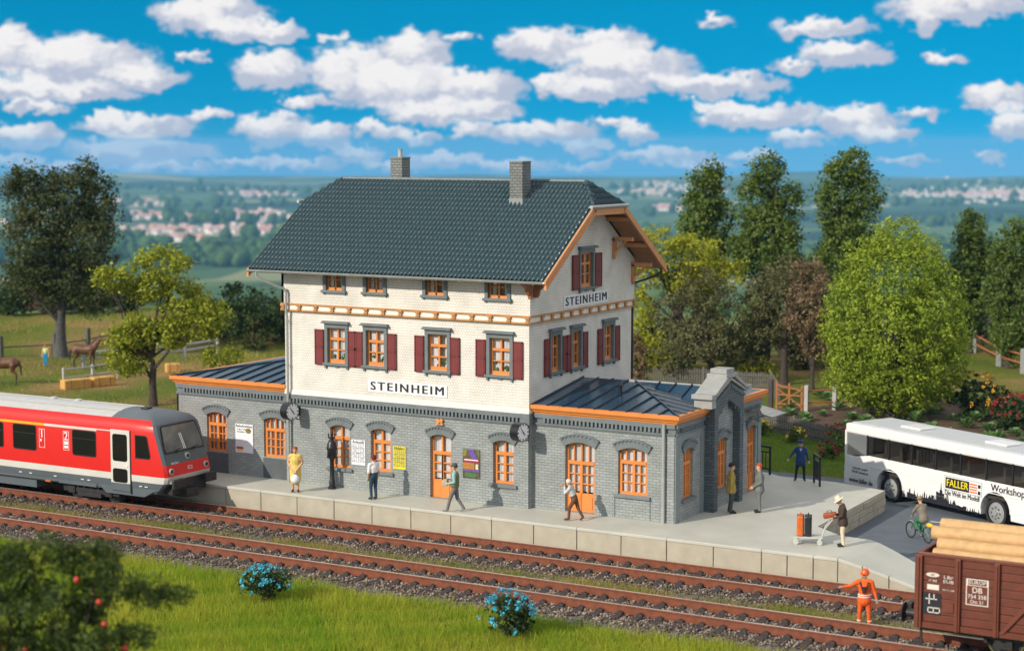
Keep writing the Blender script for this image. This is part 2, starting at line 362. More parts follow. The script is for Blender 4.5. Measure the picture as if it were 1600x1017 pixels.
def ground_material(m):
    t = m.node_tree; b = t.nodes['Principled BSDF']; L = t.links.new; b.inputs['Roughness'].default_value = .95; b.inputs['Specular IOR Level'].default_value = .1
    tcn = t.nodes.new('ShaderNodeTexCoord'); ob = tcn.outputs['Object']
    def noise(s, det=5, sc=(1, 1, 1)):
        mp = t.nodes.new('ShaderNodeMapping'); mp.inputs['Scale'].default_value = sc; L(ob, mp.inputs[0])
        n = t.nodes.new('ShaderNodeTexNoise'); n.inputs['Scale'].default_value = s; n.inputs['Detail'].default_value = det; L(mp.outputs[0], n.inputs['Vector']); return n.outputs['Fac']
    def ramp(f, st, const=False):
        r = t.nodes.new('ShaderNodeValToRGB'); L(f, r.inputs[0]); e = r.color_ramp.elements
        if const: r.color_ramp.interpolation = 'CONSTANT'
        while len(e) < len(st): e.new(.5)
        for q, (p, c) in zip(e, st): q.position = p; q.color = (*c, 1)
        return r.outputs[0]
    def mix(f, a, c):
        x = t.nodes.new('ShaderNodeMix'); x.data_type = 'RGBA'; L(f, x.inputs[0]); L(a, x.inputs[6]); L(c, x.inputs[7]); return x.outputs[2]
    FC = [(0, (.20, .28, .07)), (.22, (.32, .36, .10)), (.40, (.15, .22, .05)), (.55, (.62, .54, .30)), (.72, (.25, .32, .09)), (.86, (.50, .46, .20))]
    near = ramp(noise(.22, 6), [(.3, (.10, .15, .02)), (.46, (.17, .20, .03)), (.56, (.25, .20, .06)), (.70, (.40, .25, .10))])
    fine = ramp(noise(9, 4), [(.3, (.45, .45, .45)), (.7, (1., 1., 1.))])
    mm = t.nodes.new('ShaderNodeMix'); mm.data_type = 'RGBA'; mm.blend_type = 'MULTIPLY'; mm.inputs[0].default_value = 1; L(near, mm.inputs[6]); L(fine, mm.inputs[7])
    vo = t.nodes.new('ShaderNodeTexVoronoi'); mp = t.nodes.new('ShaderNodeMapping'); mp.inputs['Scale'].default_value = (1, .55, 0); mp.inputs['Rotation'].default_value = (0, 0, -.6); L(ob, mp.inputs[0]); L(mp.outputs[0], vo.inputs['Vector']); vo.inputs['Scale'].default_value = .0042
    sp = t.nodes.new('ShaderNodeSeparateColor'); L(vo.outputs['Color'], sp.inputs[0])
    field = ramp(sp.outputs[0], [(0, (.07, .13, .045)), (.25, (.11, .17, .05)), (.45, (.05, .095, .03)), (.66, (.36, .34, .20)), (.72, (.09, .15, .05)), (.9, (.24, .26, .12))], True)
    vo2 = t.nodes.new('ShaderNodeTexVoronoi'); mp2 = t.nodes.new('ShaderNodeMapping'); mp2.inputs['Scale'].default_value = (1, .5, 0); mp2.inputs['Rotation'].default_value = (0, 0, .5); L(ob, mp2.inputs[0]); L(mp2.outputs[0], vo2.inputs['Vector']); vo2.inputs['Scale'].default_value = .026
    sp2 = t.nodes.new('ShaderNodeSeparateColor'); L(vo2.outputs['Color'], sp2.inputs[0]); fs_ = ramp(sp2.outputs[1], FC, True)
    sy2 = t.nodes.new('ShaderNodeSeparateXYZ'); L(ob, sy2.inputs[0]); yr = t.nodes.new('ShaderNodeMapRange'); yr.inputs[1].default_value = 300; yr.inputs[2].default_value = 500; L(sy2.outputs[1], yr.inputs[0]); field = mix(yr.outputs[0], fs_, field)
    wood = ramp(noise(.0013, 5, (1, .6, 1)), [(.55, (0, 0, 0)), (.58, (1, 1, 1))])
    dark = ramp(noise(.02, 3), [(.3, (.018, .040, .012)), (.7, (.035, .065, .018))])
    far = mix(wood, field, dark)
    at = t.nodes.new('ShaderNodeAttribute'); at.attribute_name = 'rnd'
    L(mix(at.outputs['Fac'], mm.outputs[2], far), b.inputs['Base Color'])
    bp = t.nodes.new('ShaderNodeBump'); bp.inputs['Strength'].default_value = .5; bp.inputs['Distance'].default_value = .05; L(noise(14, 4), bp.inputs['Height']); L(bp.outputs[0], b.inputs['Normal'])
ground_material(gm)
tag(npmesh('ground', V, F, gm, sst(Dg, 122, 140).ravel(), smooth=True), kind='structure')

def ray_px(px, py):
    return c_f+(px-800)/FPX*c_r-(py-508.5)/FPX*c_u
def blobs(name, pts, size, m, label, cat, n1=5, n2=4):
    """many lumpy far tree crowns in one mesh"""
    base = []; 
    for i in range(n2+1):
        for k in range(n1): base.append((math.sin(math.pi*i/n2)*math.cos(2*math.pi*(k+.5*i)/n1), math.sin(math.pi*i/n2)*math.sin(2*math.pi*(k+.5*i)/n1), -math.cos(math.pi*i/n2)))
    base = np.array(base); f = []
    for i in range(n2):
        for k in range(n1): f.append((i*n1+k, i*n1+(k+1) % n1, (i+1)*n1+(k+1) % n1, (i+1)*n1+k))
    f = np.array(f); n = len(pts); nb = len(base)
    s = size*rng.uniform(.6, 1.35, (n, 1, 1)); V = base[None]*s*np.array([1, 1, 1.05])*rng.uniform(.75, 1.25, (n, nb, 1))+pts[:, None, :]; V[..., 2] += s[..., 0]*.7
    F = (f[None]+(np.arange(n)*nb)[:, None, None]).reshape(-1, 4)
    o = npmesh(name, V.reshape(-1, 3), F, m, np.repeat(rng.random(n), nb)); tag(o, label, cat, kind='stuff'); return o
farleaf = mat('far_foliage', (.04, .085, .022), .95, attr='rnd', col2=(.085, .14, .04), spec=.1)
def at_dl(d, l):
    x = CXY[0]+d*FH[0]+l*RH[0]; y = CXY[1]+d*FH[1]+l*RH[1]; return np.stack([x, y, ground_z(x, y)], -1)
n = 2600; d = rng.uniform(2250, 3000, n); l = rng.uniform(-.36, .36, n)*d
k = (hnoise(l, d*2.2, 190) > .0) | (d > 2880); blobs('far_woods', at_dl(d[k], l[k]), 11, farleaf, 'belt of dark green woods across the valley below the hill', 'woods')
n = 2600; d = rng.uniform(3000, 7600, n); l = rng.uniform(-.36, .36, n)*d
k = hnoise(l, d*1.5, 330) > .16; blobs('valley_trees', at_dl(d[k], l[k]), 13, farleaf, 'scattered woods and hedgerows on the far valley floor', 'trees')
n = 420; d = rng.uniform(230, 2100, n); l = rng.uniform(-.34, .34, n)*d
k = hnoise(l, d*3, 150) > .35; blobs('field_hedges', at_dl(d[k], l[k]), 3.2, farleaf, 'low hedges and bushes between the pale fields below the hill', 'hedges')

wallm = mat('far_house_wall', (.85, .78, .74), .9, attr='rnd', col2=(.80, .78, .76))
roofm = mat('far_house_roof', (.62, .30, .22), .9, attr='rnd', col2=(.55, .42, .38))
ANG_D = np.linspace(2200, 8800, 400); ANG = (CAM[2]-np.interp(ANG_D, VT[:, 0], VT[:, 1]))/ANG_D
def town(px, py, sx, sy, n, label, big=1.):
    mb = MB(); rn = []
    for i in range(n):
        x = px+rng.normal()*sx*.75; y = py+rng.normal()*sy*.36
        an = (y-222)/FPX; d = float(np.interp(-an, -ANG, ANG_D)); l = (x-800)/FPX*d*1.0
        p = at_dl(np.array([d]), np.array([l]))[0]
        w, dp, h = rng.uniform(9, 17)*big, rng.uniform(7, 10)*big, rng.uniform(4, 8)
        mt = Matrix.Translation(Vector(p)) @ Matrix.Rotation(rng.uniform(0, 3.14), 4, 'Z'); rh = dp*.42
        mb.mi = 0; mb.box((-w/2, -dp/2, -6), (w/2, dp/2, h), mt); mb.mi = 1
        v = [(-w/2-.4, -dp/2-.5, h-.1), (w/2+.4, -dp/2-.5, h-.1), (w/2+.4, dp/2+.5, h-.1), (-w/2-.4, dp/2+.5, h-.1), (-w/2, 0, h+rh), (w/2, 0, h+rh)]
        mb.add([tuple(mt @ Vector(q)) for q in v], [(0, 1, 5, 4), (2, 3, 4, 5), (0, 4, 3), (1, 2, 5)])
        rn += [rng.random()]*14
    o = mb.build('far_town', [wallm, roofm]); a = o.data.attributes.new('rnd', 'FLOAT', 'POINT'); a.data.foreach_set('value', np.array(rn, dtype=np.float32))
    tag(o, label, 'town', 'far towns in the valley', 'stuff')
for a in [(30,345,45,14,70,'hazy town behind the dark tree at the far left'),(215,317,40,6,45,'upper small town on the left valley side'),(235,340,42,8,70,'town left of centre in the row of valley towns'),
          (290,343,24,6,34,'small hamlet between two valley towns on the left'),(385,338,62,10,110,'wide town just left of the station roof'),(265,364,64,8,80,'nearest scattered village above the light green tree'),
          (400,363,46,8,70,'nearest village beside the station eave'),(412,305,40,6,40,'pale settlement on the hillside left of the roof ridge'),(1035,290,26,6,34,'pink roofed town right of the station hip'),
          (1020,300,40,6,40,'town above the white halls right of the gable'),(1095,300,40,7,44,'town behind the tall trees right of the gable'),(1470,303,50,7,60,'scattered village left of the town at the right edge'),
          (1560,304,52,14,170,'dense hazy town on the slope at the right edge'),(1505,282,50,4,36,'pale settlement on the ridge at the far right')]: town(*a)
town(285, 379, 20, 4, 9, 'white halls at the edge of the left village', 2.2); town(1045, 324, 22, 5, 9, 'long white halls in the valley right of the gable', 2.6)

# ---------------------------------------------------------------- haze
hz = MB().box((-10900, -10900, -235), (10900, 10900, 32)).build('haze', [])
hm = bpy.data.materials.new('haze_air'); hm.use_nodes = True; t = hm.node_tree; t.nodes.clear()
pv_ = t.nodes.new('ShaderNodeVolumePrincipled'); pv_.inputs['Color'].default_value = (.22, .60, 1., 1); pv_.inputs['Density'].default_value = .00008; pv_.inputs['Anisotropy'].default_value = -.15
oo = t.nodes.new('ShaderNodeOutputMaterial'); t.links.new(pv_.outputs[0], oo.inputs['Volume'])
hz.data.materials.clear(); hz.data.materials.append(hm); tag(hz, 'thin blue haze over the far valley', 'haze', kind='stuff')

# ---------------------------------------------------------------- platform and ramp
flat = [(-27, -1.8), (11.4, -1.8), (11.43, 1.1), (10.4, 1.22), (9.33, 2.17), (9.24, 9.09), (7.2, 9.75), (5, 9.85), (4.3, 10.3), (-15.6, 10.3), (-15.6, 2.5), (-27, 2.5)]
pm = MB()
pm.mi = 0; tr_ = tessellate_polygon([[Vector((x, y, 0)) for x, y in flat]]); pm.add([(x, y, 0) for x, y in flat], tr_)
pm.mi = 1; nfl = len(flat)
for i in range(nfl):
    (x0, y0), (x1, y1) = flat[i], flat[(i+1) % nfl]; pm.add([(x0, y0, -1.1), (x1, y1, -1.1), (x1, y1, 0), (x0, y0, 0)], [(0, 1, 2, 3)])
rf = [(11.4, -1.8, 0), (11.8, -1.8, -.045), (12.3, -1.81, -.16), (13.0, -1.83, -.35), (13.8, -1.85, -.55), (14.7, -1.9, -.72)]; rb = [(11.43, 1.1, 0), (11.8, .95, -.045), (12.3, .72, -.16), (13.0, .4, -.35), (13.7, .1, -.55), (14.7, -.2, -.72)]
for i in range(5):
    pm.mi = 0; pm.add([rf[i], rf[i+1], rb[i+1], rb[i]], [(0, 1, 2, 3)])
    pm.mi = 1
    for q in (rf, rb): pm.add([(q[i][0], q[i][1], -1.1), (q[i+1][0], q[i+1][1], -1.1), q[i+1], q[i]], [(0, 1, 2, 3)])
plat = pm.build('platform', [conc, stone]); tag(plat, kind='structure')
xs = [9.05-1.566*k for k in range(0, 23)][::-1]+[9.87, 10.69, 11.45]
for i in range(len(xs)-1):
    x0, x1 = xs[i]+.012, xs[i+1]-.012
    MB().box((x0, -1.865+rng.uniform(-.006, .006), -1.05), (x1, -1.76, -.085)).build('slab', slabm, plat, bevel=.018)
for i in range(0, len(xs)-1, 2):
    MB().box((xs[i]+.004, -1.885, -.083), (xs[min(i+2, len(xs)-1)]-.004, -1.62, .012)).build('kerb_stone', slabm if False else conc, plat, bevel=.014)
for (xa, za), (xb, zb) in (((11.46, 0), (12.2, -.15)), ((12.22, -.15), (13.0, -.35)), ((13.02, -.355), (13.8, -.55)), ((13.82, -.555), (14.6, -.70))):
    b_ = MB(); b_.add([(xa, -1.865, -1.05), (xb, -1.89, -1.05), (xb, -1.76, -1.05), (xa, -1.76, -1.05), (xa, -1.865, za-.085), (xb, -1.89, zb-.085), (xb, -1.76, zb-.085), (xa, -1.76, za-.085)], [(0,3,2,1),(4,5,6,7),(0,1,5,4),(1,2,6,5),(2,3,7,6),(3,0,4,7)]).build('slab', slabm, plat, bevel=.015)
    b_ = MB(); b_.add([(xa, -1.885, za-.083), (xb, -1.91, zb-.083), (xb, -1.62, zb-.083), (xa, -1.62, za-.083), (xa, -1.885, za+.012), (xb, -1.91, zb+.012), (xb, -1.62, zb+.012), (xa, -1.62, za+.012)], [(0,3,2,1),(4,5,6,7),(0,1,5,4),(1,2,6,5),(2,3,7,6),(3,0,4,7)]).build('kerb_stone', conc, plat, bevel=.012)
# rough stone courses of the retaining wall beside the road
for r_ in range(3):
    y = 9.05; k = 0
    while y > 2.4:
        w = rng.uniform(.45, .8)*(1 if k or r_ % 2 else .5); k += 1; y1 = max(2.2, y-w); xw = lambda q: 9.33+(9.24-9.33)*(q-2.17)/(9.09-2.17)
        MB().box((xw(y)-.05, y1+.008, -.73+r_*.235), (xw(y)+.03+rng.uniform(0, .03), y-.008, -.73+(r_+1)*.235-.012)).build('wall_stone', slabm, plat, bevel=.02); y = y1
# ---------------------------------------------------------------- road
rd_ = MB(); rp = [(14.6, -1.9), (30, -2.6), (30, 13.4), (9, 13.6), (5.95, 14.23), (2.78, 14.47), (-3, 14.3), (-16, 14.0), (-16, 9), (9, 8), (9.2, 2.2), (11.5, .6)]
rd_.add([(x, y, -.72) for x, y in rp], tessellate_polygon([[Vector((x, y, 0)) for x, y in rp]])); tag(rd_.build('road', asph), kind='structure')
tag(MB().box((11.2, 8.05, -.716), (13.8, 8.13, -.712)).build('road_marking', white), kind='structure')

# ---------------------------------------------------------------- railway tracks
def track(yc, label):
    t = empty('railway_track', (0, yc, -.86), 0, label, 'railway track', 'railway tracks along the platform')
    for s in (-1, 1):
        mb = MB(); y = s*.72
        mb.mi = 0
        prof = [(-.075, .02), (.075, .02), (.075, .045), (.018, .065), (.018, .20), (.04, .215), (.04, .255), (-.04, .255), (-.04, .215), (-.018, .20), (-.018, .065), (-.075, .045)]
        mb.prism([(-30, y+a, b) for a, b in prof], (54, 0, 0)); mb.mi = 1
        mb.box((-30, y-.036, .2565), (24, y+.036, .2605)); mb.build('rail', [rustm, steel], t)
    sm = MB().box((-.115, -1.28, -.1), (.115, 1.28, .03))
    for s in (-1, 1):
        for o in (-.12, .12): sm.cbox((0, s*.72+o, .055), (.19, .13, .07)).cbox((0, s*.72+o, .10), (.08, .06, .06))
    first = sm.build('sleeper', sleep, t, bevel=.015); k = 0
    x = -29.6
    while x < 23.6:
        o = first if k == 0 else first.copy()
        if k: COL.objects.link(o); o.parent = t
        o.location = (x+rng.uniform(-.01, .01), rng.uniform(-.015, .015), rng.uniform(-.012, .006)); o.rotation_euler = (0, 0, rng.uniform(-.012, .012)); k += 1; x += .615
    return t
track(-3.0, 'rusty railway track next to the platform, under the red train'); track(-7.0, 'rusty railway track nearer the meadow, under the brown wagon')
bed = MB(); pr = [(-9.25, -.96), (-8.75, -.89), (-5.5, -.885), (-5.1, -.93), (-4.7, -.885), (-1.8, -.885)]
bed.add([(x, y, z) for x in (-30, 24) for y, z in pr], [(i, i+1, i+7, i+6) for i in range(5)])
bedm = mat('ballast_bed', (.13, .115, .105), .95, .4, 14, .8, 25); tag(bed.build('track_bed', bedm), kind='structure')
def proj(Pts):
    d = Pts-CAM; z = d@c_f; return 800+FPX*(d@c_r)/z, 508.5-FPX*(d@c_u)/z
def stones(n):
    x = rng.uniform(-27, 21, n); y = rng.uniform(-9.2, -1.9, n); z = np.interp(y, [p[0] for p in pr], [p[1] for p in pr])
    Pn = np.stack([x, y, z], -1); px, py = proj(Pn)
    k = (px > -60) & (px < 1660) & (py < 1060)
    k &= ~((np.abs(y+5.1) < .45) & (rng.random(n) < .75)) & ~((y < -8.6) & (rng.random(n) < .6))
    xm = (x+29.6+.11) % .615; on = (xm < .22) & ((np.abs(y+3.) < 1.3) | (np.abs(y+7.) < 1.3)); k &= ~(on & (rng.random(n) < .9))
    Pn = Pn[k]; n = len(Pn); s = rng.uniform(.022, .052, (n, 1, 1))
    b = np.array([(1,0,0),(0,1,0),(-1,0,0),(0,-1,0),(.1,.1,.85),(0,0,-.8)], float); f = np.array([(0,1,4),(1,2,4),(2,3,4),(3,0,4),(1,0,5),(2,1,5),(3,2,5),(0,3,5)])
    a = rng.uniform(0, 6.28, n); ca, sa = np.cos(a)[:, None], np.sin(a)[:, None]
    Bv = b[None]*rng.uniform(.7, 1.35, (n, 6, 3))*s; V = np.stack([Bv[..., 0]*ca-Bv[..., 1]*sa, Bv[..., 0]*sa+Bv[..., 1]*ca, Bv[..., 2]+.015], -1)+Pn[:, None, :]
    V[..., 2] += (rng.random((n, 1))**3)*.05
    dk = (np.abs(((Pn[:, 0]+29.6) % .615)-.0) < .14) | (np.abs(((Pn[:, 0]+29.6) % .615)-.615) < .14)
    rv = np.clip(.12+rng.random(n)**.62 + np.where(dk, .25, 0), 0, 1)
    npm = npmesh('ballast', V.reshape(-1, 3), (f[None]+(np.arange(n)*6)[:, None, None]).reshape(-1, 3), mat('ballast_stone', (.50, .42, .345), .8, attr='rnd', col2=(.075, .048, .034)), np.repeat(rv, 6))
    tag(npm, 'grey and brown ballast stones between rails and sleepers', 'ballast', kind='stuff')
stones(80000)

# ---------------------------------------------------------------- grass
def grass(name, n, xr, yr, h, w, m, label, dens=None, zfun=None):
    x = rng.uniform(*xr, n); y = rng.uniform(*yr, n)
    z = ground_z(x, y) if zfun is None else zfun(x, y)
    px, py = proj(np.stack([x, y, z], -1)); k = (px > -70) & (px < 1670) & (py < 1090)
    if dens is not None: k &= rng.random(n) < dens(x, y)
    x, y, z = x[k], y[k], z[k]; n = len(x); a = rng.uniform(0, 6.28, n); hh = h*rng.uniform(.45, 1.15, n)*(1+.35*hnoise(x, y, .9)+.3*hnoise(x, y+3, .35))
    lx, ly = rng.normal(0, .33, n)*hh, rng.normal(0, .33, n)*hh; ww = w*rng.uniform(.6, 1.3, n)
    V = np.zeros((n, 3, 3)); V[:, 0] = np.stack([x+np.cos(a)*ww, y+np.sin(a)*ww, z-.02], -1); V[:, 1] = np.stack([x-np.cos(a)*ww, y-np.sin(a)*ww, z-.02], -1); V[:, 2] = np.stack([x+lx, y+ly, z+hh], -1)
    rv = np.clip(.5+.4*hnoise(x, y, 1.6)+.3*hnoise(x+7, y, .45)+rng.normal(0, .28, n), 0, 1)
    o = npmesh(name, V.reshape(-1, 3), np.arange(n*3).reshape(-1, 3), m, np.repeat(rv, 3)); tag(o, label, 'grass', kind='stuff')
g1 = mat('meadow_blade', (.20, .35, .014), .6, attr='rnd', col2=(.47, .47, .05), trans=.45, spec=.25)
g2 = mat('dry_blade', (.24, .27, .04), .8, attr='rnd', col2=(.42, .34, .11), trans=.35, spec=.2)
g3 = mat('lawn_blade', (.13, .27, .025), .7, attr='rnd', col2=(.27, .36, .05), trans=.4, spec=.2)
grass('meadow_grass', 330000, (-17, 21), (-24, -8.75), .26, .011, g1, 'fresh green meadow grass in front of the tracks', lambda x, y: sst(-y+.35*hnoise(x, y, 1.1), 8.7, 9.5)*.97+.03)
grass('trackside_grass', 90000, (-28, 20), (-5.85, -4.4), .17, .009, g2, 'short yellowish grass growing between the two tracks', lambda x, y: (1-sst(np.abs(y+5.1), .22, .62))*np.clip(.62+.6*hnoise(x, y, 1.3), .15, 1), lambda x, y: np.full_like(x, -.93))
grass('lawn_grass', 60000, (-6, 9), (14.3, 24), .13, .012, g3, 'green grass verge behind the road by the picket fence')
grass('paddock_grass', 60000, (-62, -24), (8, 46), .22, .03, g2, 'dry paddock grass around the horses', lambda x, y: np.clip(.25+.9*hnoise(x, y, 4.), .03, 1))
# ---------------------------------------------------------------- station building
DEP = 7.63; YM = DEP/2
st = empty('station_building', (0, 0, 0), 0, 'white and grey station building with dark tiled roof and two low annexes', 'building')
class Wall:
    """a wall plane: u along it, z up, w outward"""
    def __init__(s, kind, pos): s.k, s.p = kind, pos
    def __call__(s, u, z, w=0.): return (u, s.p-w, z) if s.k == 'f' else (s.p+w, u, z)
    def prism(s, mb, pts, w0, w1):
        a = [s(u, z, w0) for u, z in pts]; n = Vector(s(0, 0, w1))-Vector(s(0, 0, w0)); return mb.prism(a, n)
    def box(s, mb, u0, u1, z0, z1, w0, w1): return s.prism(mb, [(u0, z0), (u1, z0), (u1, z1), (u0, z1)], w0, w1)
    def mt(s, u, z, w=0.):
        return frame_mt(s(u, z, w), (1, 0, 0) if s.k == 'f' else (0, 1, 0), (0, 0, 1))
def arch_pts(u0, u1, zs, rise, n=8):
    """points of a segmental arch from (u1,zs) over to (u0,zs)"""
    if rise <= 0: return [(u1, zs), (u0, zs)]
    c = (u1-u0)/2; r = (c*c+rise*rise)/(2*rise); m = (u0+u1)/2; zc = zs+rise-r; a = math.asin(c/r)
    return [(m+r*math.sin(t), zc+r*math.cos(t)) for t in np.linspace(a, -a, n+1)]
def hole(u0, u1, z0, z1, rise): return [(u0, z0), (u1, z0)]+arch_pts(u0, u1, z1-rise, rise)
def wall_sheet(name, W_, outline, holes, m, parent, depth=.16):
    mb = MB(); loops = [outline]+holes; fl = [p for l in loops for p in l]
    tri = tessellate_polygon([[Vector((u, z, 0)) for u, z in l] for l in loops]); mb.add([W_(u, z) for u, z in fl], tri)
    for h in holes:
        n = len(h); mb.add([W_(u, z) for u, z in h]+[W_(u, z, -depth) for u, z in h], [(i, (i+1) % n, (i+1) % n+n, i+n) for i in range(n)])
    return mb.build(name, m, parent)
def opening(W_, u0, u1, z0, z1, rise, kind, parent, dep=.13, curt=True, wood=orange, door=False, lintel=True, sill=True, gl=glass):
    """joinery of one window or door: frame with glazing bars (one mesh), glass, curtain, lintel, sill"""
    mb = MB(); fw = .065; zs = z1-rise; w0, w1 = -dep-.05, -dep+.03
    ob = lambda a, b, c, d, e=w0, f=w1: W_.box(mb, a, b, c, d, e, f)
    ob(u0+.002, u0+fw, z0, zs+.01); ob(u1-fw, u1-.002, z0, zs+.01)
    if rise > 0:
        top = arch_pts(u0+.002, u1-.002, zs, rise); bot = [(u0+fw if u < u0+fw else (u1-fw if u > u1-fw else u), z-fw*1.15) for u, z in top][::-1]
        W_.prism(mb, top+bot, w0, w1)
    else: ob(u0+fw, u1-fw, z1-fw, z1-.002)
    um = (u0+u1)/2; zt = z0+(zs-z0)*(.74 if rise > 0 else .68)
    ztr = lambda u: zs+rise*(1-((u-um)/((u1-u0)/2))**2)-fw*1.1 if rise > 0 else z1-fw
    if kind == 'arch4' or kind == 'arch2':
        cols = 4 if kind == 'arch4' else 2
        ob(u0+fw, u1-fw, zt-.05, zt+.06, w0, w1+.02)
        for i in range(1, cols):
            u = u0+(u1-u0)*i/cols; b = .018 if i != cols/2 else .03
            ob(u-b, u+b, zt+.06, ztr(u)+.02)
        lo = z0+(.62 if door else .0)
        if door:
            ob(u0+fw, u1-fw, z0+.004, z0+.62, w0, w1-.01); 
            for a, b in (((u0+fw+.07, um-.05), (um+.05, u1-fw-.07)) if kind == 'arch4' else ((u0+fw+.08, u1-fw-.08),)):
                W_.box(mb, a, b, z0+.1, z0+.52, w1-.01, w1+.008)
            if kind == 'arch4': ob(um-.012, um+.012, z0, z0+.62, w0, w1+.012)
        else: ob(u0+fw, u1-fw, z0, z0+fw*1.35)
        z_lo = z0+.62 if door else z0+fw*1.35
        if not (door and kind == 'arch2'): ob(um-.045, um+.045, z_lo, zt-.05, w0, w1+.01)
        else: ob(um-.025, um+.025, z_lo, zt-.05)
        for a, b in ((u0+fw, um), (um, u1-fw)):
            if kind == 'arch4': ob((a+b)/2-.016, (a+b)/2+.016, z_lo, zt-.05)
            ob(a, a+.04, z_lo, zt-.05); ob(b-.04, b, z_lo, zt-.05)
        nr = 3
        for i in range(1, nr): z = z_lo+(zt-.05-z_lo)*i/nr; ob(u0+fw, u1-fw, z-.018, z+.018, w0, w1-.012)
    elif kind == 'tall':                       # upper floor casement
        ob(u0+fw, u1-fw, zt-.045, zt+.045, w0, w1+.012); ob(um-.03, um+.03, z0, z1-fw); ob(u0+fw, u1-fw, z0, z0+.12, w0, w1+.012)
        z = z0+.12+(zt-.045-z0-.12)*.5; ob(u0+fw, u1-fw, z-.02, z+.02, w0, w1-.012)
    elif kind == 'small':
        ob(um-.03, um+.03, z0, z1-fw); ob(u0+fw, u1-fw, z0, z0+.09); z = (z0+z1)/2+.05; ob(u0+fw, u1-fw, z-.018, z+.018, w0, w1-.012)
    o = mb.build('door' if door else 'window', wood, parent)
    g = MB(); hp = hole(u0+.01, u1-.01, z0+.01, z1-.01, rise); g.add([W_(u, z, -dep-.02) for u, z in hp], [tuple(range(len(hp)))]); g.build('pane', gl, o)
    if curt:
        c = MB(); rr = np.random.default_rng(int(abs(u0*37+z0*11)*10))
        zc0 = z0+(.66 if door else .06)
        for a, b in ((u0+.05, um-.03), (um+.03, u1-.05)):
            k = 7; xs_ = np.linspace(a, b, k); f_ = rr.uniform(.0, .05, k)
            if kind in ('tall', 'small'): xs_ = xs_ if rr.random() < .6 else a+(xs_-a)*.55+(b-a)*(.45 if a > um else 0)
            for i in range(k-1):
                c.add([W_(xs_[i], zc0, -dep-.055-f_[i]), W_(xs_[i+1], zc0, -dep-.055-f_[i+1]), W_(xs_[i+1], z1-.02, -dep-.055-f_[i+1]), W_(xs_[i], z1-.02, -dep-.055-f_[i])], [(0, 1, 2, 3)])
        c.build('curtain', curtain, o)
    if lintel and rise > 0:
        l = MB(); e = .17; hgt = .27; top = arch_pts(u0-e, u1+e, zs+.19, rise+.05, 10); bot = arch_pts(u0-.02, u1+.02, zs-.03, rise+.02, 10)[::-1]
        W_.prism(l, top+bot, -.01, .055)
        t2 = [(u, z+.045) for u, z in top]; W_.prism(l, t2+top[::-1], -.01, .10)
        for i in range(10):                    # joints of the voussoirs
            (ua, za), (ub, zb) = top[i], top[i+1]; W_.prism(l, [(ua+(ub-ua)*.25, za+(zb-za)*.25-.055), (ua+(ub-ua)*.75, za+(zb-za)*.75-.055), (ua+(ub-ua)*.75, za+(zb-za)*.75), (ua+(ub-ua)*.25, za+(zb-za)*.25)], .055, .082)
        l.build('lintel', trim, o)
    if sill and not door and rise > 0:
        s = MB(); W_.box(s, u0-.13, u1+.13, z0-.11, z0-.002, -dep, .09); s.build('sill', trim, o, bevel=.01)
    return o
def surround(W_, o, u0, u1, z0, z1, head=True):
    s = MB(); W_.box(s, u0-.12, u0+.005, z0-.02, z1+.02, -.12, .055); W_.box(s, u1-.005, u1+.12, z0-.02, z1+.02, -.12, .055)
    W_.box(s, u0-.12, u1+.12, z1-.005, z1+.15, -.12, .06)
    if head:
        W_.box(s, u0-.20, u1+.20, z1+.15, z1+.20, -.02, .16); W_.box(s, u0-.17, u1+.17, z1+.20, z1+.235, -.02, .13)
    W_.box(s, u0-.17, u1+.17, z0-.09, z0-.005, -.12, .12)
    um = (u0+u1)/2
    if head:
        for a in (u0-.12, u1+.04): W_.box(s, a, a+.08, z0-.2, z0-.09, -.01, .07)
        W_.box(s, um-.09, um+.09, z0-.15, z0-.09, -.01, .06); W_.box(s, u0-.02, u1+.02, z0-.125, z0-.09, -.01, .05)
    else:
        for a in (u0-.13, u1+.05): W_.box(s, a, a+.08, z0-.14, z0-.09, -.01, .07)
    s.build('surround', trim, o, bevel=.006)
def shutter(W_, o, u0, u1, z0, z1):
    s = MB(); W_.box(s, u0, u1, z0, z1, .012, .05); f = .05; zm = (z0+z1)/2
    for a, b in ((z0, zm), (zm, z1)):
        W_.box(s, u0+f, u1-f, a+f*1.1, b-f*1.1, .05, .066)
    for a, b, c, d in ((u0, u0+f*.7, z0, z1), (u1-f*.7, u1, z0, z1), (u0, u1, z0, z0+f*.8), (u0, u1, z1-f*.8, z1), (u0, u1, zm-f*.45, zm+f*.45)): W_.box(s, a, b, c, d, .05, .073)
    s.build('shutter', shut, o)
def dentils(W_, u0, u1, z, parent, m=trim, back=None):
    """projecting brick cornice: band, row of dentils, lower moulding"""
    b = MB(); W_.box(b, u0, u1, z+.20, z+.345, -.02, .075); W_.box(b, u0, u1, z-.02, z+.035, -.02, .07); W_.box(b, u0, u1, z-.055, z-.02, -.02, .045); W_.box(b, u0, u1, z+.035, z+.2, -.02, .004)
    o = b.build('cornice', m, parent)
    d = MB(); u = u0+.36
    while u < u1-.36: W_.box(d, u, u+.072, z+.06, z+.2, .011, .085); u += .148
    q = d.build('dentil_course', m, o); q['kind'] = 'stuff'
    return o
FW = Wall('f', 0.); GB = Wall('e', 0.)           # main front and right gable end below the belt
FU = Wall('f', -.08); GU = Wall('e', .08)        # the slightly wider top storey
Z1, ZB, ZT = 3.19, 6.20, 6.46
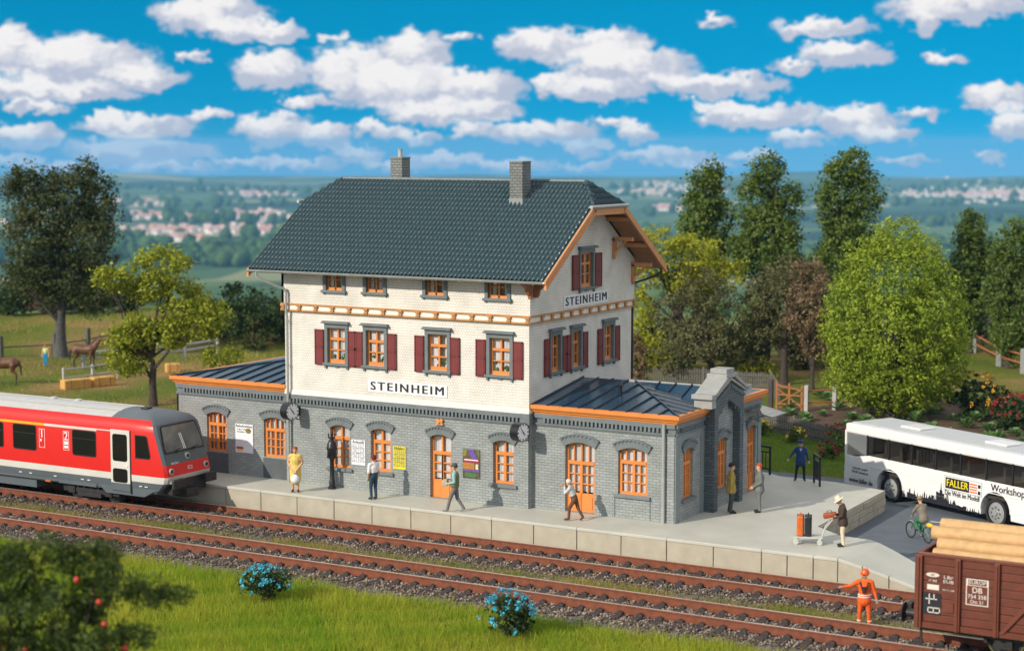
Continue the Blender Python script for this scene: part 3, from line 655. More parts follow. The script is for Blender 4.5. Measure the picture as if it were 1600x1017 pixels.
# main ground floor
gf = [(-8.07, -7.23, .70, 2.24, .13, 'w'), (-6.34, -5.5, .72, 2.24, .13, 'w'), (-3.89, -3.04, .02, 2.24, .13, 'd'), (-1.39, -.57, .74, 2.24, .13, 'w')]
gfw = wall_sheet('ground_floor_wall', FW, [(-10, 0), (0, 0), (0, 2.95), (-10, 2.95)], [hole(*q[:5]) for q in gf], brick, st)
for u0, u1, z0, z1, ri, k in gf: opening(FW, u0, u1, z0, z1, ri, 'arch2', gfw.parent, door=(k == 'd'), dep=.15)
b = MB().box((-9.9, .32, 0), (-.32, DEP, Z1+3)); b.build('rear_wall', shingle, st)   # core behind the rooms
b = MB(); b.box((-.0, .0, 0), (.001, .3, 3.2)); GB.box(b, 0, .3, 0, 2.95, -.02, .0); b.build('corner_wall', brick_s, st)
dentils(FW, -10, 0, 2.845, st)
b = MB(); GB.box(b, -.07, .3, 2.82, 3.19, -.3, .05); b.build('cornice_return', trim, st)
orn = MB(); FW.prism(orn, [(-3.62, 2.56), (-3.31, 2.56), (-3.36, 2.68), (-3.31, 2.74), (-3.4, 2.80), (-3.465, 2.74), (-3.53, 2.80), (-3.62, 2.74), (-3.57, 2.68)], 0, .09); orn.ball((-3.465, -.09, 2.66), .06); orn.build('ornament', tan, st)
# first floor
mid = [(-8.13, -7.37), (-6.49, -5.73), (-3.94, -3.17), (-1.5, -.72)]
fl1 = wall_sheet('first_floor_wall', FW, [(-10, Z1), (0, Z1), (0, ZB), (-10, ZB)], [hole(a, b, 4.42, 5.66, 0) for a, b in mid], shingle, st)
for i, (a, b) in enumerate(mid):
    o = opening(FW, a, b, 4.42, 5.66, 0, 'tall', st, dep=.1)
    surround(FW, o, a, b, 4.42, 5.66)
    for s in ((0, 1) if i else (0, 1)):
        u0 = a-.13-.40 if s == 0 else b+.13
        if i == 0 and s == 1: u0 = b+.125
        if i == 1 and s == 0: u0 = a-.125-.37
        w = .37
        shutter(FW, o, u0, u0+w, 4.33, 5.58)
    fp = MB()
    rr = np.random.default_rng(i+3)
    for k in range(10): fp.ball((rr.uniform(a+.12, b-.12), .17, rr.uniform(4.56, 4.82)), rr.uniform(.03, .07), 6, 4)
    fp.build('window_plant', mat('pot_plant', (.05, .13, .03), .8, .4, 20), o)
skt = MB(); FW.box(skt, -10.02, .02, Z1, Z1+.07, -.05, .05); FW.box(skt, -10.02, .02, Z1+.07, Z1+.15, -.05, .025); GB.box(skt, .03, DEP, Z1, Z1+.12, -.05, .03); skt.build('wall_skirt', mat('cream_boards', (.80, .765, .69), .55, .05), st)
gmid = [(1.5, 2.12), (3.0, 3.62), (5.42, 6.12)]
g1w = wall_sheet('gable_wall', GB, [(.0, Z1), (DEP, Z1), (DEP, ZB), (.0, ZB)], [hole(a, b, 4.42, 5.66, 0) for a, b in gmid], shingle, st)
for i, (a, b) in enumerate(gmid):
    o = opening(GB, a, b, 4.42, 5.66, 0, 'tall', st, dep=.1); surround(GB, o, a, b, 4.42, 5.66)
    for s in (0, 1):
        u0 = a-.13-.38 if s == 0 else b+.13
        shutter(GB, o, u0, u0+.36, 4.31, 5.58)
# top storey
RS = (10.78-7.67)/(YM+.76); zroof = lambda y: 7.67+(min(y, DEP-y)+.76)*RS      # roof surface
sm_ = [(-8.12, -7.42), (-6.42, -5.70), (-3.98, -3.24), (-1.52, -.77)]
wall_sheet('top_storey_wall', FU, [(-10.08, ZB+.02), (.08, ZB+.02), (.08, 8.0), (-10.08, 8.0)], [hole(a, b, 6.99, 7.62, 0) for a, b in sm_], shingle, st)
for a, b in sm_:
    o = opening(FU, a, b, 6.99, 7.62, 0, 'small', st, dep=.1); surround(FU, o, a, b, 6.99, 7.62, False)
UT = 8.02; yh0, yh1 = 2.64, 4.99
gout = [(-.08, ZB+.02), (DEP+.08, ZB+.02), (DEP+.08, 7.92), (yh1-.05, 9.82), (yh0+.05, 9.82), (-.08, 7.92)]
gw = [(3.45, 4.35)]
wall_sheet('gable_top_wall', GU, gout, [hole(a, b, 7.16, 8.34, 0) for a, b in gw], shingle, st)
for a, b in gw:
    o = opening(GU, a, b, 7.16, 8.34, 0, 'tall', st, dep=.1); surround(GU, o, a, b, 7.16, 8.34)
    shutter(GU, o, a-.13-.5, a-.14, 7.1, 8.3); shutter(GU, o, b+.14, b+.14+.5, 7.1, 8.3)
MB().prism([(-10.08, -.08, ZB), (-10.08, DEP+.08, ZB), (-10.08, DEP+.08, 7.92), (-10.08, yh1, 9.8), (-10.08, yh0, 9.8), (-10.08, -.08, 7.92)], (.1, 0, 0)).build('far_gable_wall', shingle, st)
MB().box((-10.0, .05, Z1), (-9.95, DEP, ZB)).build('far_side_wall', shingle, st)
MB().box((-10.06, DEP-.05, ZB), (.06, DEP+.08, 7.95)).build('rear_top_wall', shingle, st)
# timber belt with brackets
belt = MB()
for W_, a, b in ((FU, -10.1, .1), (GU, -.1, DEP+.1)):
    W_.box(belt, a, b, ZT-.055, ZT, -.08, .055); W_.box(belt, a, b, ZB-.02, ZB+.035, -.12, .045)
beltm = mat('belt_wood', (.50, .235, .075), .5, .12, 5, .05, 25)
belt_o = belt.build('belt_course', beltm, st)
cr = MB(); FU.box(cr, -10.08, .08, ZB+.035, ZT-.055, -.1, .004); GU.box(cr, -.08, DEP+.08, ZB+.035, ZT-.055, -.1, .004); cr.build('belt_panel', mat('cream_boards', (.8, .76, .69)), belt_o)
def belt_bracket(W_, u):
    m = MB(); W_.prism(m, [(u-.055, ZB+.03), (u+.055, ZB+.03), (u+.055, ZT-.05), (u-.055, ZT-.05)], 0, .05); W_.prism(m, [(u-.085, ZT-.12), (u+.085, ZT-.12), (u+.085, ZT-.05), (u-.085, ZT-.05)], .05, .09); W_.box(m, u-.07, u+.07, ZB+.02, ZB+.085, .05, .085); m.build('bracket', beltm, belt_o)
for k in range(15): belt_bracket(FU, -10.0+k*10.0/14)
for k in range(1, 12): belt_bracket(GU, k*DEP/11)

# main roof: tiles as real courses
OX, OY, HX = .99, .76, .09
rf_ = empty('roof', (0, 0, 0)); rf_.parent = st
def tile_slope(name, origin, udir, sdir, ndir, width, length, inside, parent, pitch=.165, course=.285):
    """S-profile tiles; inside(u,s) tells whether a cell belongs to the slope"""
    u0 = Vector(origin); ud = Vector(udir).normalized(); sdv = Vector(sdir).normalized(); nd = Vector(ndir).normalized()
    nc = int(width/pitch); nrw = int(math.ceil(length/course)); V = []; Fq = []
    prof = [(0, .0), (.10, .055), (.24, .085), (.40, .055), (.52, .002)]
    for r_ in range(nrw):
        s0, s1 = r_*course, min((r_+1)*course+.03, length+.02)
        for c in range(nc):
            uc = (c+.5)*pitch
            if not inside(uc, (r_+.5)*course): continue
            j = random.uniform(-.004, .004)
            o = len(V); pts = prof+[(1., 0.)]
            for (a, h) in pts:
                u_ = (c+a)*pitch
                for s_, lift in ((s0, .022+j), (s1, .012)):
                    V.append(u0+ud*u_+sdv*s_+nd*(h+lift))
            for i in range(5): Fq.append((o+2*i, o+2*i+2, o+2*i+3, o+2*i+1))
            # front lip
            o2 = len(V)
            for (a, h) in pts: V.append(u0+ud*(c+a)*pitch+sdv*s0+nd*(h+.012))
            for i in range(5): Fq.append((o2+i, o2+i+1, o+2*i+2, o+2*i))
    q = npmesh(name, np.array([tuple(p) for p in V]), np.array(Fq), tile, rng.random(len(V)), parent); q['kind'] = 'stuff'; return q
L_ = math.hypot(YM+OY, 10.78-7.67); sdf = Vector((0, YM+OY, 10.78-7.67)); nf = Vector((0, -(10.78-7.67), YM+OY))
Wd = 10+2*OX; sh = (math.hypot(yh0+OY, zroof(yh0)-7.67))
def in_front(u, s):
    if s > L_: return False
    if s <= sh: return True
    k = (s-sh)/(L_-sh)*(OX-HX); return k-.03 <= u <= Wd-k+.03
tile_slope('front_roof_tiles', (-10-OX, -OY, 7.67), (1, 0, 0), sdf, nf, Wd, L_, in_front, rf_)
# under-layer slabs closing the roof
base = MB()
e0 = [(-10-OX, -OY, 7.64), (OX, -OY, 7.64)]; zh = zroof(yh0)-.03
fr = [(-10-OX, -OY, 7.64), (OX, -OY, 7.64), (OX, yh0, zh), (OX-(OX-HX), YM, 10.75), (-10-HX, YM, 10.75), (-10-OX, yh0, zh)]
bk = [(x, DEP-y, z) for x, y, z in fr]
base.prism(fr, (0, 0, -.07)); base.prism(bk, (0, 0, -.07))
base.prism([(OX, yh0, zh), (OX, yh1, zh), (HX, YM, 10.75)], (0, 0, -.07)); base.prism([(-10-OX, yh0, zh), (-10-OX, yh1, zh), (-10-HX, YM, 10.75)], (0, 0, -.07))
base.build('roof_deck', [tile], rf_)
nh = Vector((10.78-zh, 0, OX-HX)); lh = math.hypot(OX-HX, 10.78-zh); hw = yh1-yh0
tile_slope('hip_roof_tiles', (OX, yh0, zh+.03), (0, 1, 0), (-(OX-HX), 0, 10.78-zh), nh, hw, lh, lambda u, s: s/lh*hw/2-.04 <= u <= hw-s/lh*hw/2+.04, rf_, course=.27)
cap = MB(); x = -10-HX
while x < HX-.05:
    cap.tube([(x, YM, 10.80), (min(x+.36, HX), YM, 10.80)], [.075, .062], 8); x += .34
cap.build('ridge_cap', tilec, rf_, smooth=True)
for sx, xr, xe in ((1, HX, OX), (-1, -10-HX, -10-OX)):
    for ye in (yh0, yh1):
        hc = MB(); n = 5
        for i in range(n):
            a, b_ = i/n, (i+1.08)/n; P0 = Vector((xe, ye, zh+.05)); P1 = Vector((xr, YM, 10.82)); hc.tube([P0.lerp(P1, a), P0.lerp(P1, min(b_, 1))], [.075, .06], 8)
        hc.build('hip_cap', tile, rf_, smooth=True)
# soffit, bargeboards, gutters, brackets
for sx, x0 in ((1, OX), (-1, -10-OX)):
    for sg in (0, 1):
        m = MB(); f = (lambda y: y) if sg == 0 else (lambda y: DEP-y); xa, xb = x0-sx*.0, x0+sx*.05
        zz = lambda y: 7.67+(y+OY)*RS
        pts = [(xa, f(-OY-.03), zz(-OY-.03)-.26), (xa, f(-OY-.03), zz(-OY-.03)+.03), (xa, f(yh0), zz(yh0)+.0), (xa, f(yh0+.12), zz(yh0)-.21)]
        m.prism(pts, (sx*.06, 0, 0)); m.prism([(p[0]+sx*.06, p[1], p[2]+(.0 if i in (0, 3) else -.0)) for i, p in enumerate([pts[0], (pts[0][0], pts[0][1], pts[0][2]+.12), (pts[3][0], pts[3][1], pts[3][2]+.09), pts[3]])], (sx*.03, 0, 0))
        m.build('bargeboard', tan, rf_)
    m = MB(); m.box((min(x0, x0+sx*.06), yh0+.0, zh-.27), (max(x0, x0+sx*.06), yh1, zh-.02)); m.build('bargeboard', tan, rf_)
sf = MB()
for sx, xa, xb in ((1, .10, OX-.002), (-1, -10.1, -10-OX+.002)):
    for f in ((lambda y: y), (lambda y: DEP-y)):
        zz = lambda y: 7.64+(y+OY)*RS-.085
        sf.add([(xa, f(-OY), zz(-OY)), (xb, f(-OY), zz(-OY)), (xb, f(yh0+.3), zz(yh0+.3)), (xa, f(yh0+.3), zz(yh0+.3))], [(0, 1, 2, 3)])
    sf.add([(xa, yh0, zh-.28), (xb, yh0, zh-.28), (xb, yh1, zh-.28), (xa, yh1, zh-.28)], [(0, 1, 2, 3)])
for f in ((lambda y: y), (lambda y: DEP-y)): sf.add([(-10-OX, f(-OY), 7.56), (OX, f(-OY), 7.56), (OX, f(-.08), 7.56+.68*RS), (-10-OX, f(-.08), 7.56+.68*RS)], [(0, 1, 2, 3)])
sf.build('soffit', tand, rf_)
pur = MB()
for y in (.75, 2.2, DEP-.75, DEP-2.2): pur.box((.1, y-.06, zroof(y)-.30), (OX-.02, y+.06, zroof(y)-.15))
pur.build('purlin', tan, rf_)
def gutter(y0, z, x0, x1, name='gutter'):
    m = MB(); r_ = .075
    pr_ = [(r_*math.cos(a), r_*math.sin(a)) for a in np.linspace(math.pi, 2*math.pi, 7)]+[((r_-.015)*math.cos(a), (r_-.015)*math.sin(a)) for a in np.linspace(2*math.pi, math.pi, 7)]
    m.prism([(x0, y0+a, z+b) for a, b in pr_], (x1-x0, 0, 0)); m.tube([(x0, y0-r_, z), (x1, y0-r_, z)], .014, 6)
    for x in np.arange(x0+.4, x1, 1.4): m.tube([(x, y0, z-r_-.004), (x+.05, y0, z-r_-.004)], .02, 6)
    return m.build(name, zinc, rf_, smooth=True)
gutter(-OY-.07, 7.645, -10-OX-.02, OX+.0); gutter(DEP+OY+.07, 7.645, -10-OX-.02, OX)
for x in (OX+.10, -10-OX-.10):
    m = MB(); m.tube([(x, yh0-.32, zh+.02), (x, yh1+.12, zh+.02)], .062, 8); m.build('gutter', zinc, rf_, smooth=True)
dp = MB(); dp.tube([(-10.62, -.83, 7.62), (-10.62, -.83, 7.45), (-10.5, -.75, 7.32), (-9.86, -.24, 6.98), (-9.80, -.19, 6.85), (-9.80, -.19, 6.2), (-9.80, -.14, 5.9), (-9.80, -.14, .0)], .048, 8)
for z in (.5, 2.2, 4.2, 5.8): dp.tube([(-9.80, -.14, z), (-9.80, -.14, z+.06)], .065, 8)
dp.build('downpipe', zinc, st, smooth=True)
dp = MB(); dp.tube([(.80, DEP+.83, 7.6), (.80, DEP+.83, 7.4), (.7, DEP+.75, 7.3), (-.05, DEP+.2, 7.0), (-.05, DEP+.2, 3.5)], .048, 8); dp.build('downpipe', black, st, smooth=True)
def gable_bracket(y, z, ln, big=True):
    """triangular timber bracket under the verge"""
    m = MB(); t_ = .07
    m.box((.085, y-t_, z-.62), (.20, y+t_, z+.02)); m.box((.085, y-t_, z-.06), (.085+ln, y+t_, z+.08)); m.tube([(.16, y, z-.45), (.085+ln*.72, y, z-.03)], .055, 4); m.ball((.14, y, z-.66), (.055, .06, .07)); m.build('bracket', tan, rf_)
gable_bracket(5.96, 8.72, .78); gable_bracket(7.5, 7.72, .78); gable_bracket(2.2, 8.95, .6) if False else None
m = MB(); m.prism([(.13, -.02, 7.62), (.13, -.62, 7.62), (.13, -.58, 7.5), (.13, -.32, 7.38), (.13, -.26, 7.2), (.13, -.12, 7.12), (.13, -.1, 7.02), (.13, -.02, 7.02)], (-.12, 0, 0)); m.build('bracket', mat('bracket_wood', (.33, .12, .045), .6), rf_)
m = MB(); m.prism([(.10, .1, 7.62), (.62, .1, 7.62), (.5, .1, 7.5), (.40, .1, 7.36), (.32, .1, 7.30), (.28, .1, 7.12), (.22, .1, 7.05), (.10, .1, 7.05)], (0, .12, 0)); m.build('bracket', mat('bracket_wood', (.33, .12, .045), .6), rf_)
def chimney(x0, x1, y0, y1, z0, z1, pot=False):
    m = MB(); m.box((x0, y0, z0), (x1, y1, z1)); o = m.build('chimney', chimb, st)
    MB().box((x0-.02, y0-.02, z1), (x1+.02, y1+.02, z1+.05)).build('cap', mat('chimney_cap', (.22, .23, .22), .7, .1), o, bevel=.01)
    if z0 > 9.5:
        pass
    MB().box((x0-.012, y0-.012, z0), (x1+.012, y1+.012, zroof(y0)+.22)).build('flashing', mat('lead', (.26, .27, .27), .5, .1), o)
    if pot: MB().lathe([(.09, z1+.05), (.085, z1+.3), (.1, z1+.3), (.1, z1+.34)], ((x0+x1)/2, (y0+y1)/2, 0), 10).build('pot', zinc, o, smooth=True)
chimney(-2.28, -1.77, 2.66, 3.25, 9.6, 11.45); chimney(-8.3, -7.8, 4.3, 4.85, 9.8, 11.55, True)

# ---------------------------------------------------------------- annexes
EZ = 3.20; EZT = 3.50
FR = Wall('f', .25); ER = Wall('e', 5.22); FL = Wall('f', .17)
def fascia(parent, pts, inward):
    """stepped orange eaves board swept along pts (plan), outward on the right hand side"""
    prof = [(0.0, EZ), (.05, EZ), (.06, EZ+.05), (.11, EZ+.07), (.12, EZ+.12), (.17, EZ+.14), (.20, EZ+.18), (.20, EZT), (0., EZT)]
    m = MB(); P2 = [Vector((x, y, 0)) for x, y in pts]; rings = []
    for i, p in enumerate(P2):
        t0 = (P2[i]-P2[i-1]).normalized() if i else (P2[1]-P2[0]).normalized(); t1 = (P2[i+1]-P2[i]).normalized() if i < len(P2)-1 else t0
        n0 = Vector((t0.y, -t0.x, 0)); n1 = Vector((t1.y, -t1.x, 0)); n = (n0+n1); n = n/max(.3, n.length_squared)*2 if n.length > 0 else n0
        rings.append([tuple(p+n*a+Vector((0, 0, z))) for a, z in prof])
    k = len(prof); v = [q for r_ in rings for q in r_]; f = [(i*k+j, i*k+(j+1) % k, (i+1)*k+(j+1) % k, (i+1)*k+j) for i in range(len(rings)-1) for j in range(k)]
    f.append(tuple(range(k))); f.append(tuple(range((len(rings)-1)*k, len(rings)*k))); m.add(v, f); return m.build('fascia', orange, parent)
def seams(m_o, lines):
    for a, b in lines:
        a, b = Vector(a), Vector(b); t = (b-a).normalized(); s = t.cross(Vector((0, 0, 1))).normalized()*.022; u = Vector((0, 0, .05))
        MB().add([a-s, a+s, b+s, b-s, a-s+u, a+s+u, b+s+u, b-s+u], [(0,1,2,3),(4,5,6,7),(0,1,5,4),(1,2,6,5),(2,3,7,6),(3,0,4,7)]).build('seam', seamm, m_o)
RZ = 4.0
# right annex
ra = empty('right_annex', (0, 0, 0)); ra.parent = st
raw = wall_sheet('annex_front_wall', FR, [(0, 0), (5.22, 0), (5.22, 2.95), (0, 2.95)], [hole(1.23, 2.33, .02, 2.36, .14), hole(3.18, 4.23, .78, 2.34, .14)], brick, ra)
opening(FR, 1.23, 2.33, .02, 2.36, .14, 'arch4', ra, door=True, dep=.14); opening(FR, 3.18, 4.23, .78, 2.34, .14, 'arch4', ra, dep=.12)
m = MB(); FR.box(m, 3.05, 3.075, 0, .67, .0, .018); FR.box(m, 4.33, 4.355, 0, .67, 0, .018); m.build('panel_edge', trim, ra)
m = MB(); FR.box(m, 4.78, 5.22, 0, 2.85, -.05, .035); m.build('quoin', brick_s, ra)
wall_sheet('annex_end_wall', ER, [(.25, 0), (7.38, 0), (7.38, 3.2), (.25, 3.2)], [hole(.86, 1.62, .68, 2.34, .13), hole(6.2, 6.95, .02, 2.36, .13), hole(3.35, 4.1, .6, 2.34, .13)], brick_s, ra)
opening(ER, .86, 1.62, .68, 2.34, .13, 'arch4', ra, dep=.12); opening(ER, 6.2, 6.95, .02, 2.36, .13, 'arch4', ra, door=True, dep=.12)
for a in ((.215, .55, 0, 2.84, .03), (2.2, 2.46, 0, 2.84, .03), (7.1, 7.39, 0, 2.84, .03), (.551, 2.199, 2.62, 2.84, .028)): m = MB(); ER.box(m, *a[:4], -.02, a[4]); m.build('pilaster', mat('blue_grey_render', (.21, .25, .26), .55, .08), ra)
dentils(FR, 0.08, 5.22, 2.86, ra); dentils(ER, .25, 2.46, 2.86, ra); dentils(ER, 4.95, 7.38, 2.86, ra)
MB().box((0, 7.36, 0), (5.2, 7.38, 3.2)).build('annex_rear_wall', brick_s, ra)
xe, yf, yb = 5.22, .25, 7.38
fascia(ra, [(-.0, yf), (xe, yf), (xe, 2.5)], 1); fascia(ra, [(xe, 4.92), (xe, yb), (0, yb)], 1)
ar = MB(); ap = (2.75, YM, RZ); oe = .17
c0, c1, c2, c3 = (0, yf-oe, EZT-.02), (xe+oe, yf-oe, EZT-.02), (xe+oe, yb+oe, EZT-.02), (0, yb+oe, EZT-.02); r0 = (0, YM, RZ); r1 = (xe+oe-(YM-yf+oe)*.9, YM, RZ)
ar.add([c0, c1, c2, c3, r0, r1], [(0, 1, 5, 4), (1, 2, 5), (2, 3, 4, 5)]); gx = 5.3
pz = RZ-.01; rise = .42; hwp = 1.25
ar.add([(r1[0]+.05, YM, RZ+.02), (gx, YM, RZ+.02), (gx, YM-1.40, 3.494), (gx, YM+1.40, 3.494)], [(0, 1, 2), (0, 1, 3)])
aro = ar.build('annex_roof', metal_roof, ra)
ln = []
for k in range(9):
    x = .05+k*.58 
    if x > xe: break
    tmax = 1. if x <= r1[0] else max(0, 1-(x-r1[0])/(c1[0]-r1[0]))
    a = Vector((x, c0[1], EZT-.02)); b = Vector((x, YM, RZ)); 
    if tmax > .08: ln.append((a, a.lerp(b, tmax)))
for y in np.arange(.75, 3.6, .55):
    a = Vector((c1[0], y, EZT-.02)); t_ = (y-c1[1])/(YM-c1[1]); b = Vector(c1).lerp(Vector(r1), t_); ln.append((a, b))
ln.append((c1, r1))
for x in (3.0, 3.6, 4.2, 4.8): 
    t_ = (.54-(5.39-x)*.1548)/.376; ln.append(((x, YM-.04, RZ+.005), (x, YM-t_, RZ+.02-.376*t_)))
seams(aro, ln)
m = MB().box((1.6, YM-.05, RZ-.01), (5.3, YM+.05, RZ+.035)); m.build('ridge_cap', zinc, aro)
def roofvent(x, y, z, par): MB().lathe([(.07, z-.15), (.065, z+.26), (.10, z+.27), (.10, z+.30), (.015, z+.38)], (x, y, 0), 10).build('vent', black, par, smooth=True)
roofvent(2.35, 2.05, 3.78, aro)
dpp = MB(); dpp.tube([(4.86, .13, 3.2), (4.86, .13, 0)], .055, 8); dpp.build('downpipe', zinc, ra, smooth=True)
# portal on the end wall
po = empty('portal', (0, 0, 0)); po.parent = st
PX = Wall('e', 5.60); PI = Wall('e', 5.34)
m = MB(); zr_ = lambda y: 4.12-.36*abs(y-3.70)/1.22*1.0
m.prism([(5.0, 2.48, 0), (5.0, 2.48, zr_(2.48)), (5.0, 3.7, 4.22), (5.0, 4.92, zr_(4.92)), (5.0, 4.92, 0), (5.0, 4.62, 0), (5.0, 4.62, 3.2), (5.0, 3.7, 3.62), (5.0, 2.78, 3.2), (5.0, 2.78, 0)], (.6, 0, 0)); m.build('pier', brick_d, po)
wall_sheet('portal_panel', PI, [(2.7, 0), (4.7, 0), (4.7, 3.75), (2.7, 3.75)], [hole(3.35, 4.1, .6, 2.34, .13)], brick_s, po)
opening(PI, 3.35, 4.1, .6, 2.34, .13, 'arch4', po, dep=.1)
m = MB()
for y in (2.78, 3.05, 4.2, 4.47): m.box((5.34, y, 3.12-.0+.3*(1-abs(y+.07-3.7)/.95)), (5.58, y+.13, 3.34+.3*(1-abs(y+.07-3.7)/.95)))
m.build('corbel', brick_d, po)
cope = mat('pale_stone', (.33, .335, .32), .7, .1, 4, .1, 20)
def slant(y0, z0, y1, z1, h, x0, x1, name='coping'):
    MB().prism([(x0, y0, z0), (x0, y1, z1), (x0, y1, z1+h), (x0, y0, z0+h)], (x1-x0, 0, 0)).build(name, cope, po, bevel=.012)
slant(2.30, 3.82, 3.40, 4.32, .12, 4.95, 5.70); slant(5.10, 3.82, 4.0, 4.32, .12, 4.95, 5.70)
slant(2.30, 3.74, 3.70, 4.28, .09, 5.0, 5.66, 'coping'); slant(5.10, 3.74, 3.70, 4.28, .09, 5.0, 5.66, 'coping')
MB().box((4.95, 2.02, 3.80), (5.70, 2.36, 3.95)).build('coping', cope, po, bevel=.012); MB().box((4.95, 5.04, 3.80), (5.70, 5.38, 3.95)).build('coping', cope, po, bevel=.012)
MB().box((5.0, 2.14, 3.48), (5.64, 2.5, 3.8)).build('coping', cope, po, bevel=.012)
MB().box((4.95, 3.25, 4.36), (5.68, 4.15, 4.5)).build('coping', cope, po, bevel=.015); MB().box((5.02, 3.38, 4.5), (5.62, 4.02, 4.66)).build('finial_block', cope, po, bevel=.02)
dd_ = MB()
for k in range(11):
    f = k/10
    for sgn in (-1, 1):
        y = 3.7+sgn*(1.2-f*1.1); z = 3.60+f*.42; dd_.box((5.6, y-.03, z), (5.655, y+.03, z+.12))
q = dd_.build('dentil_course', trim, po); q['kind'] = 'stuff'
# glass canopy over the rear end door
cn = MB(); cn.add([(5.25, 5.9, 3.0), (5.25, 7.25, 3.0), (6.25, 7.25, 2.78), (6.25, 5.9, 2.78)], [(0, 1, 2, 3)]); ca = cn.build('canopy_glass', glassmat('canopy_glass', (.8, .85, .85), .2), st)
cb = MB()
for y in (5.9, 7.25): cb.tube([(5.25, y, 2.99), (6.25, y, 2.77)], .02, 6); cb.tube([(5.25, y, 2.55), (5.95, y, 2.8)], .03, 6)
cb.tube([(6.25, 5.9, 2.77), (6.25, 7.25, 2.77)], .018, 6); cb.build('canopy_frame', trim, ca)
MB().lathe([(.11, 0), (.11, .06), (.05, .09)], (5.22, 6.55, 2.55), 12, 'x').build('ornament', tan, st)
# left annex
la = empty('left_annex', (0, 0, 0)); la.parent = st
lw = [(-13.77, -12.84), (-11.14, -10.18)]
wall_sheet('annex_front_wall', FL, [(-15.17, 0), (-10, 0), (-10, 2.95), (-15.17, 2.95)], [hole(a, b, .78, 2.26, .13) for a, b in lw], brick, la)
for a, b in lw:
    opening(FL, a, b, .78, 2.26, .13, 'arch4', la, dep=.11, sill=False)
    m = MB(); FL.box(m, a-.03, b+.05, .01, .74, -.02, .015); m.build('panel', trimd, la)
MB().box((-15.17, .17, 0), (-15.1, 7.4, 3.2)).build('annex_end_wall', brick_s, la); MB().box((-15.17, 7.38, 0), (-10, 7.42, 3.2)).build('annex_rear_wall', brick_s, la)
dentils(FL, -15.17, -10, 2.86, la)
fascia(la, [(-15.17, 7.4), (-15.17, .17), (-10.02, .17)], 1)
m = MB(); c0, c1 = (-15.17-oe, .17-oe, EZT-.02), (-10, .17-oe, EZT-.02); c2, c3 = (-10, 7.4+oe, EZT-.02), (-15.17-oe, 7.4+oe, EZT-.02); r0, r1 = (-11.7, YM, RZ), (-10, YM, RZ)
m.add([c0, c1, c2, c3, r0, r1], [(0, 1, 5, 4), (2, 3, 4, 5), (3, 0, 4)]); lro = m.build('annex_roof', metal_roof, la)
ln = []
for k in range(9):
    x = -15.0+k*.6; t_ = 1. if x > r0[0] else (x-c0[0])/(r0[0]-c0[0]); a = Vector((x, c0[1], EZT-.02)); b = Vector((x, YM, RZ)); ln.append((a, a.lerp(b, t_)))
ln.append((c0, r0)); seams(lro, ln); roofvent(-11.2, 1.9, 3.76, lro)
for W_, mm in ((FR, 0), (FL, 0)): pass
# station name boards
def nameboard(W_, u0, u1, z0, z1, label, slope=0):
    m = MB(); W_.box(m, u0, u1, z0, z1, .0, .03); o = m.build('name_board', whiteb); tag(o, label, 'sign')
    text('lettering', 'STEINHEIM', (z1-z0)*.98, ink, o, W_.mt((u0+u1)/2-.012, (z0+z1)/2, .036), width=(u1-u0)*.92, heavy=.028, space=1.3)
nameboard(FW, -6.42, -3.18, 3.50, 3.92, 'white STEINHEIM name board on the front below the first floor windows'); nameboard(GU, 2.22, 5.54, 6.52, 6.93, 'white STEINHEIM name board on the gable end under the attic window')
# ---------------------------------------------------------------- vehicles
def rrect(u0, u1, z0, z1, r, n=3):
    out = []
    for cx_, cz_, a0 in ((u1-r, z1-r, 0), (u0+r, z1-r, 90), (u0+r, z0+r, 180), (u1-r, z0+r, 270)):
        for k in range(n+1): a = R(a0+90*k/n); out.append((cx_+r*math.cos(a), cz_+r*math.sin(a)))
    return out
red = mat('train_red', (.66, .018, .014), .32, .04, 2); lgrey = mat('train_light_grey', (.62, .60, .55), .4, .04, 2); dgrey = mat('train_dark_grey', (.10, .12, .135), .42, .06, 2)
roofg = mat('train_roof', (.50, .50, .48), .5, .06, 3); yel = mat('first_class_yellow', (.85, .42, .02), .4); rubber = mat('rubber', (.012, .012, .013), .5); bogm = mat('bogie_black', (.022, .02, .02), .55, .4, 8)
wscreen = mat('train_glass', (.007, .0075, .008), .06, spec=.5); wsc2 = mat('windscreen_glass', (.16, .155, .14), .1, .25, 2.5, spec=.6)
TB = Vector((-21, -3, -.6)); TM = Matrix.Translation(-TB)
train = empty('railcar', TB, 0, 'red diesel railcar with grey cab roof standing at the platform', 'train')
HWT = 1.25
prof = [(1.18, -.02), (1.22, .12), (1.24, .36), (1.25, .59), (1.25, 1.0), (1.25, 2.10), (1.22, 2.28), (1.15, 2.42), (1.05, 2.52), (1.0, 2.535), (.7, 2.66), (.35, 2.73), (0, 2.75)]
ring = [(-a, z) for a, z in prof]+[(a, z) for a, z in prof[-2::-1]]
fx = lambda z: float(np.interp(z, [-.05, .35, .6, .95, 1.25, 2.35, 2.55, 2.76], [-12.45, -12.05, -11.98, -12.06, -12.14, -12.52, -12.72, -13.25]))
secs = [[(-32, y, z) for y, z in ring], [(-14.6, y, z) for y, z in ring], [(-13.6, y, z*1.0) for y, z in ring]]
secs.append([(min(fx(z)-.32, -12.3), y*.995, z) for y, z in ring]); secs.append([(fx(z)-.09, y*.97, z-.01*(z > 2.3)) for y, z in ring]); secs.append([(fx(z), y*.90, z-.03*(z > 2.4)) for y, z in ring])
mb = MB(); nr_ = len(ring)
def band(j, xmid):
    z = (ring[j][1]+ring[j+1][1])/2
    return 2 if z < .36 else 1 if z < .59 else 0 if z < 2.52 else (4 if xmid > -14.4 else 3)
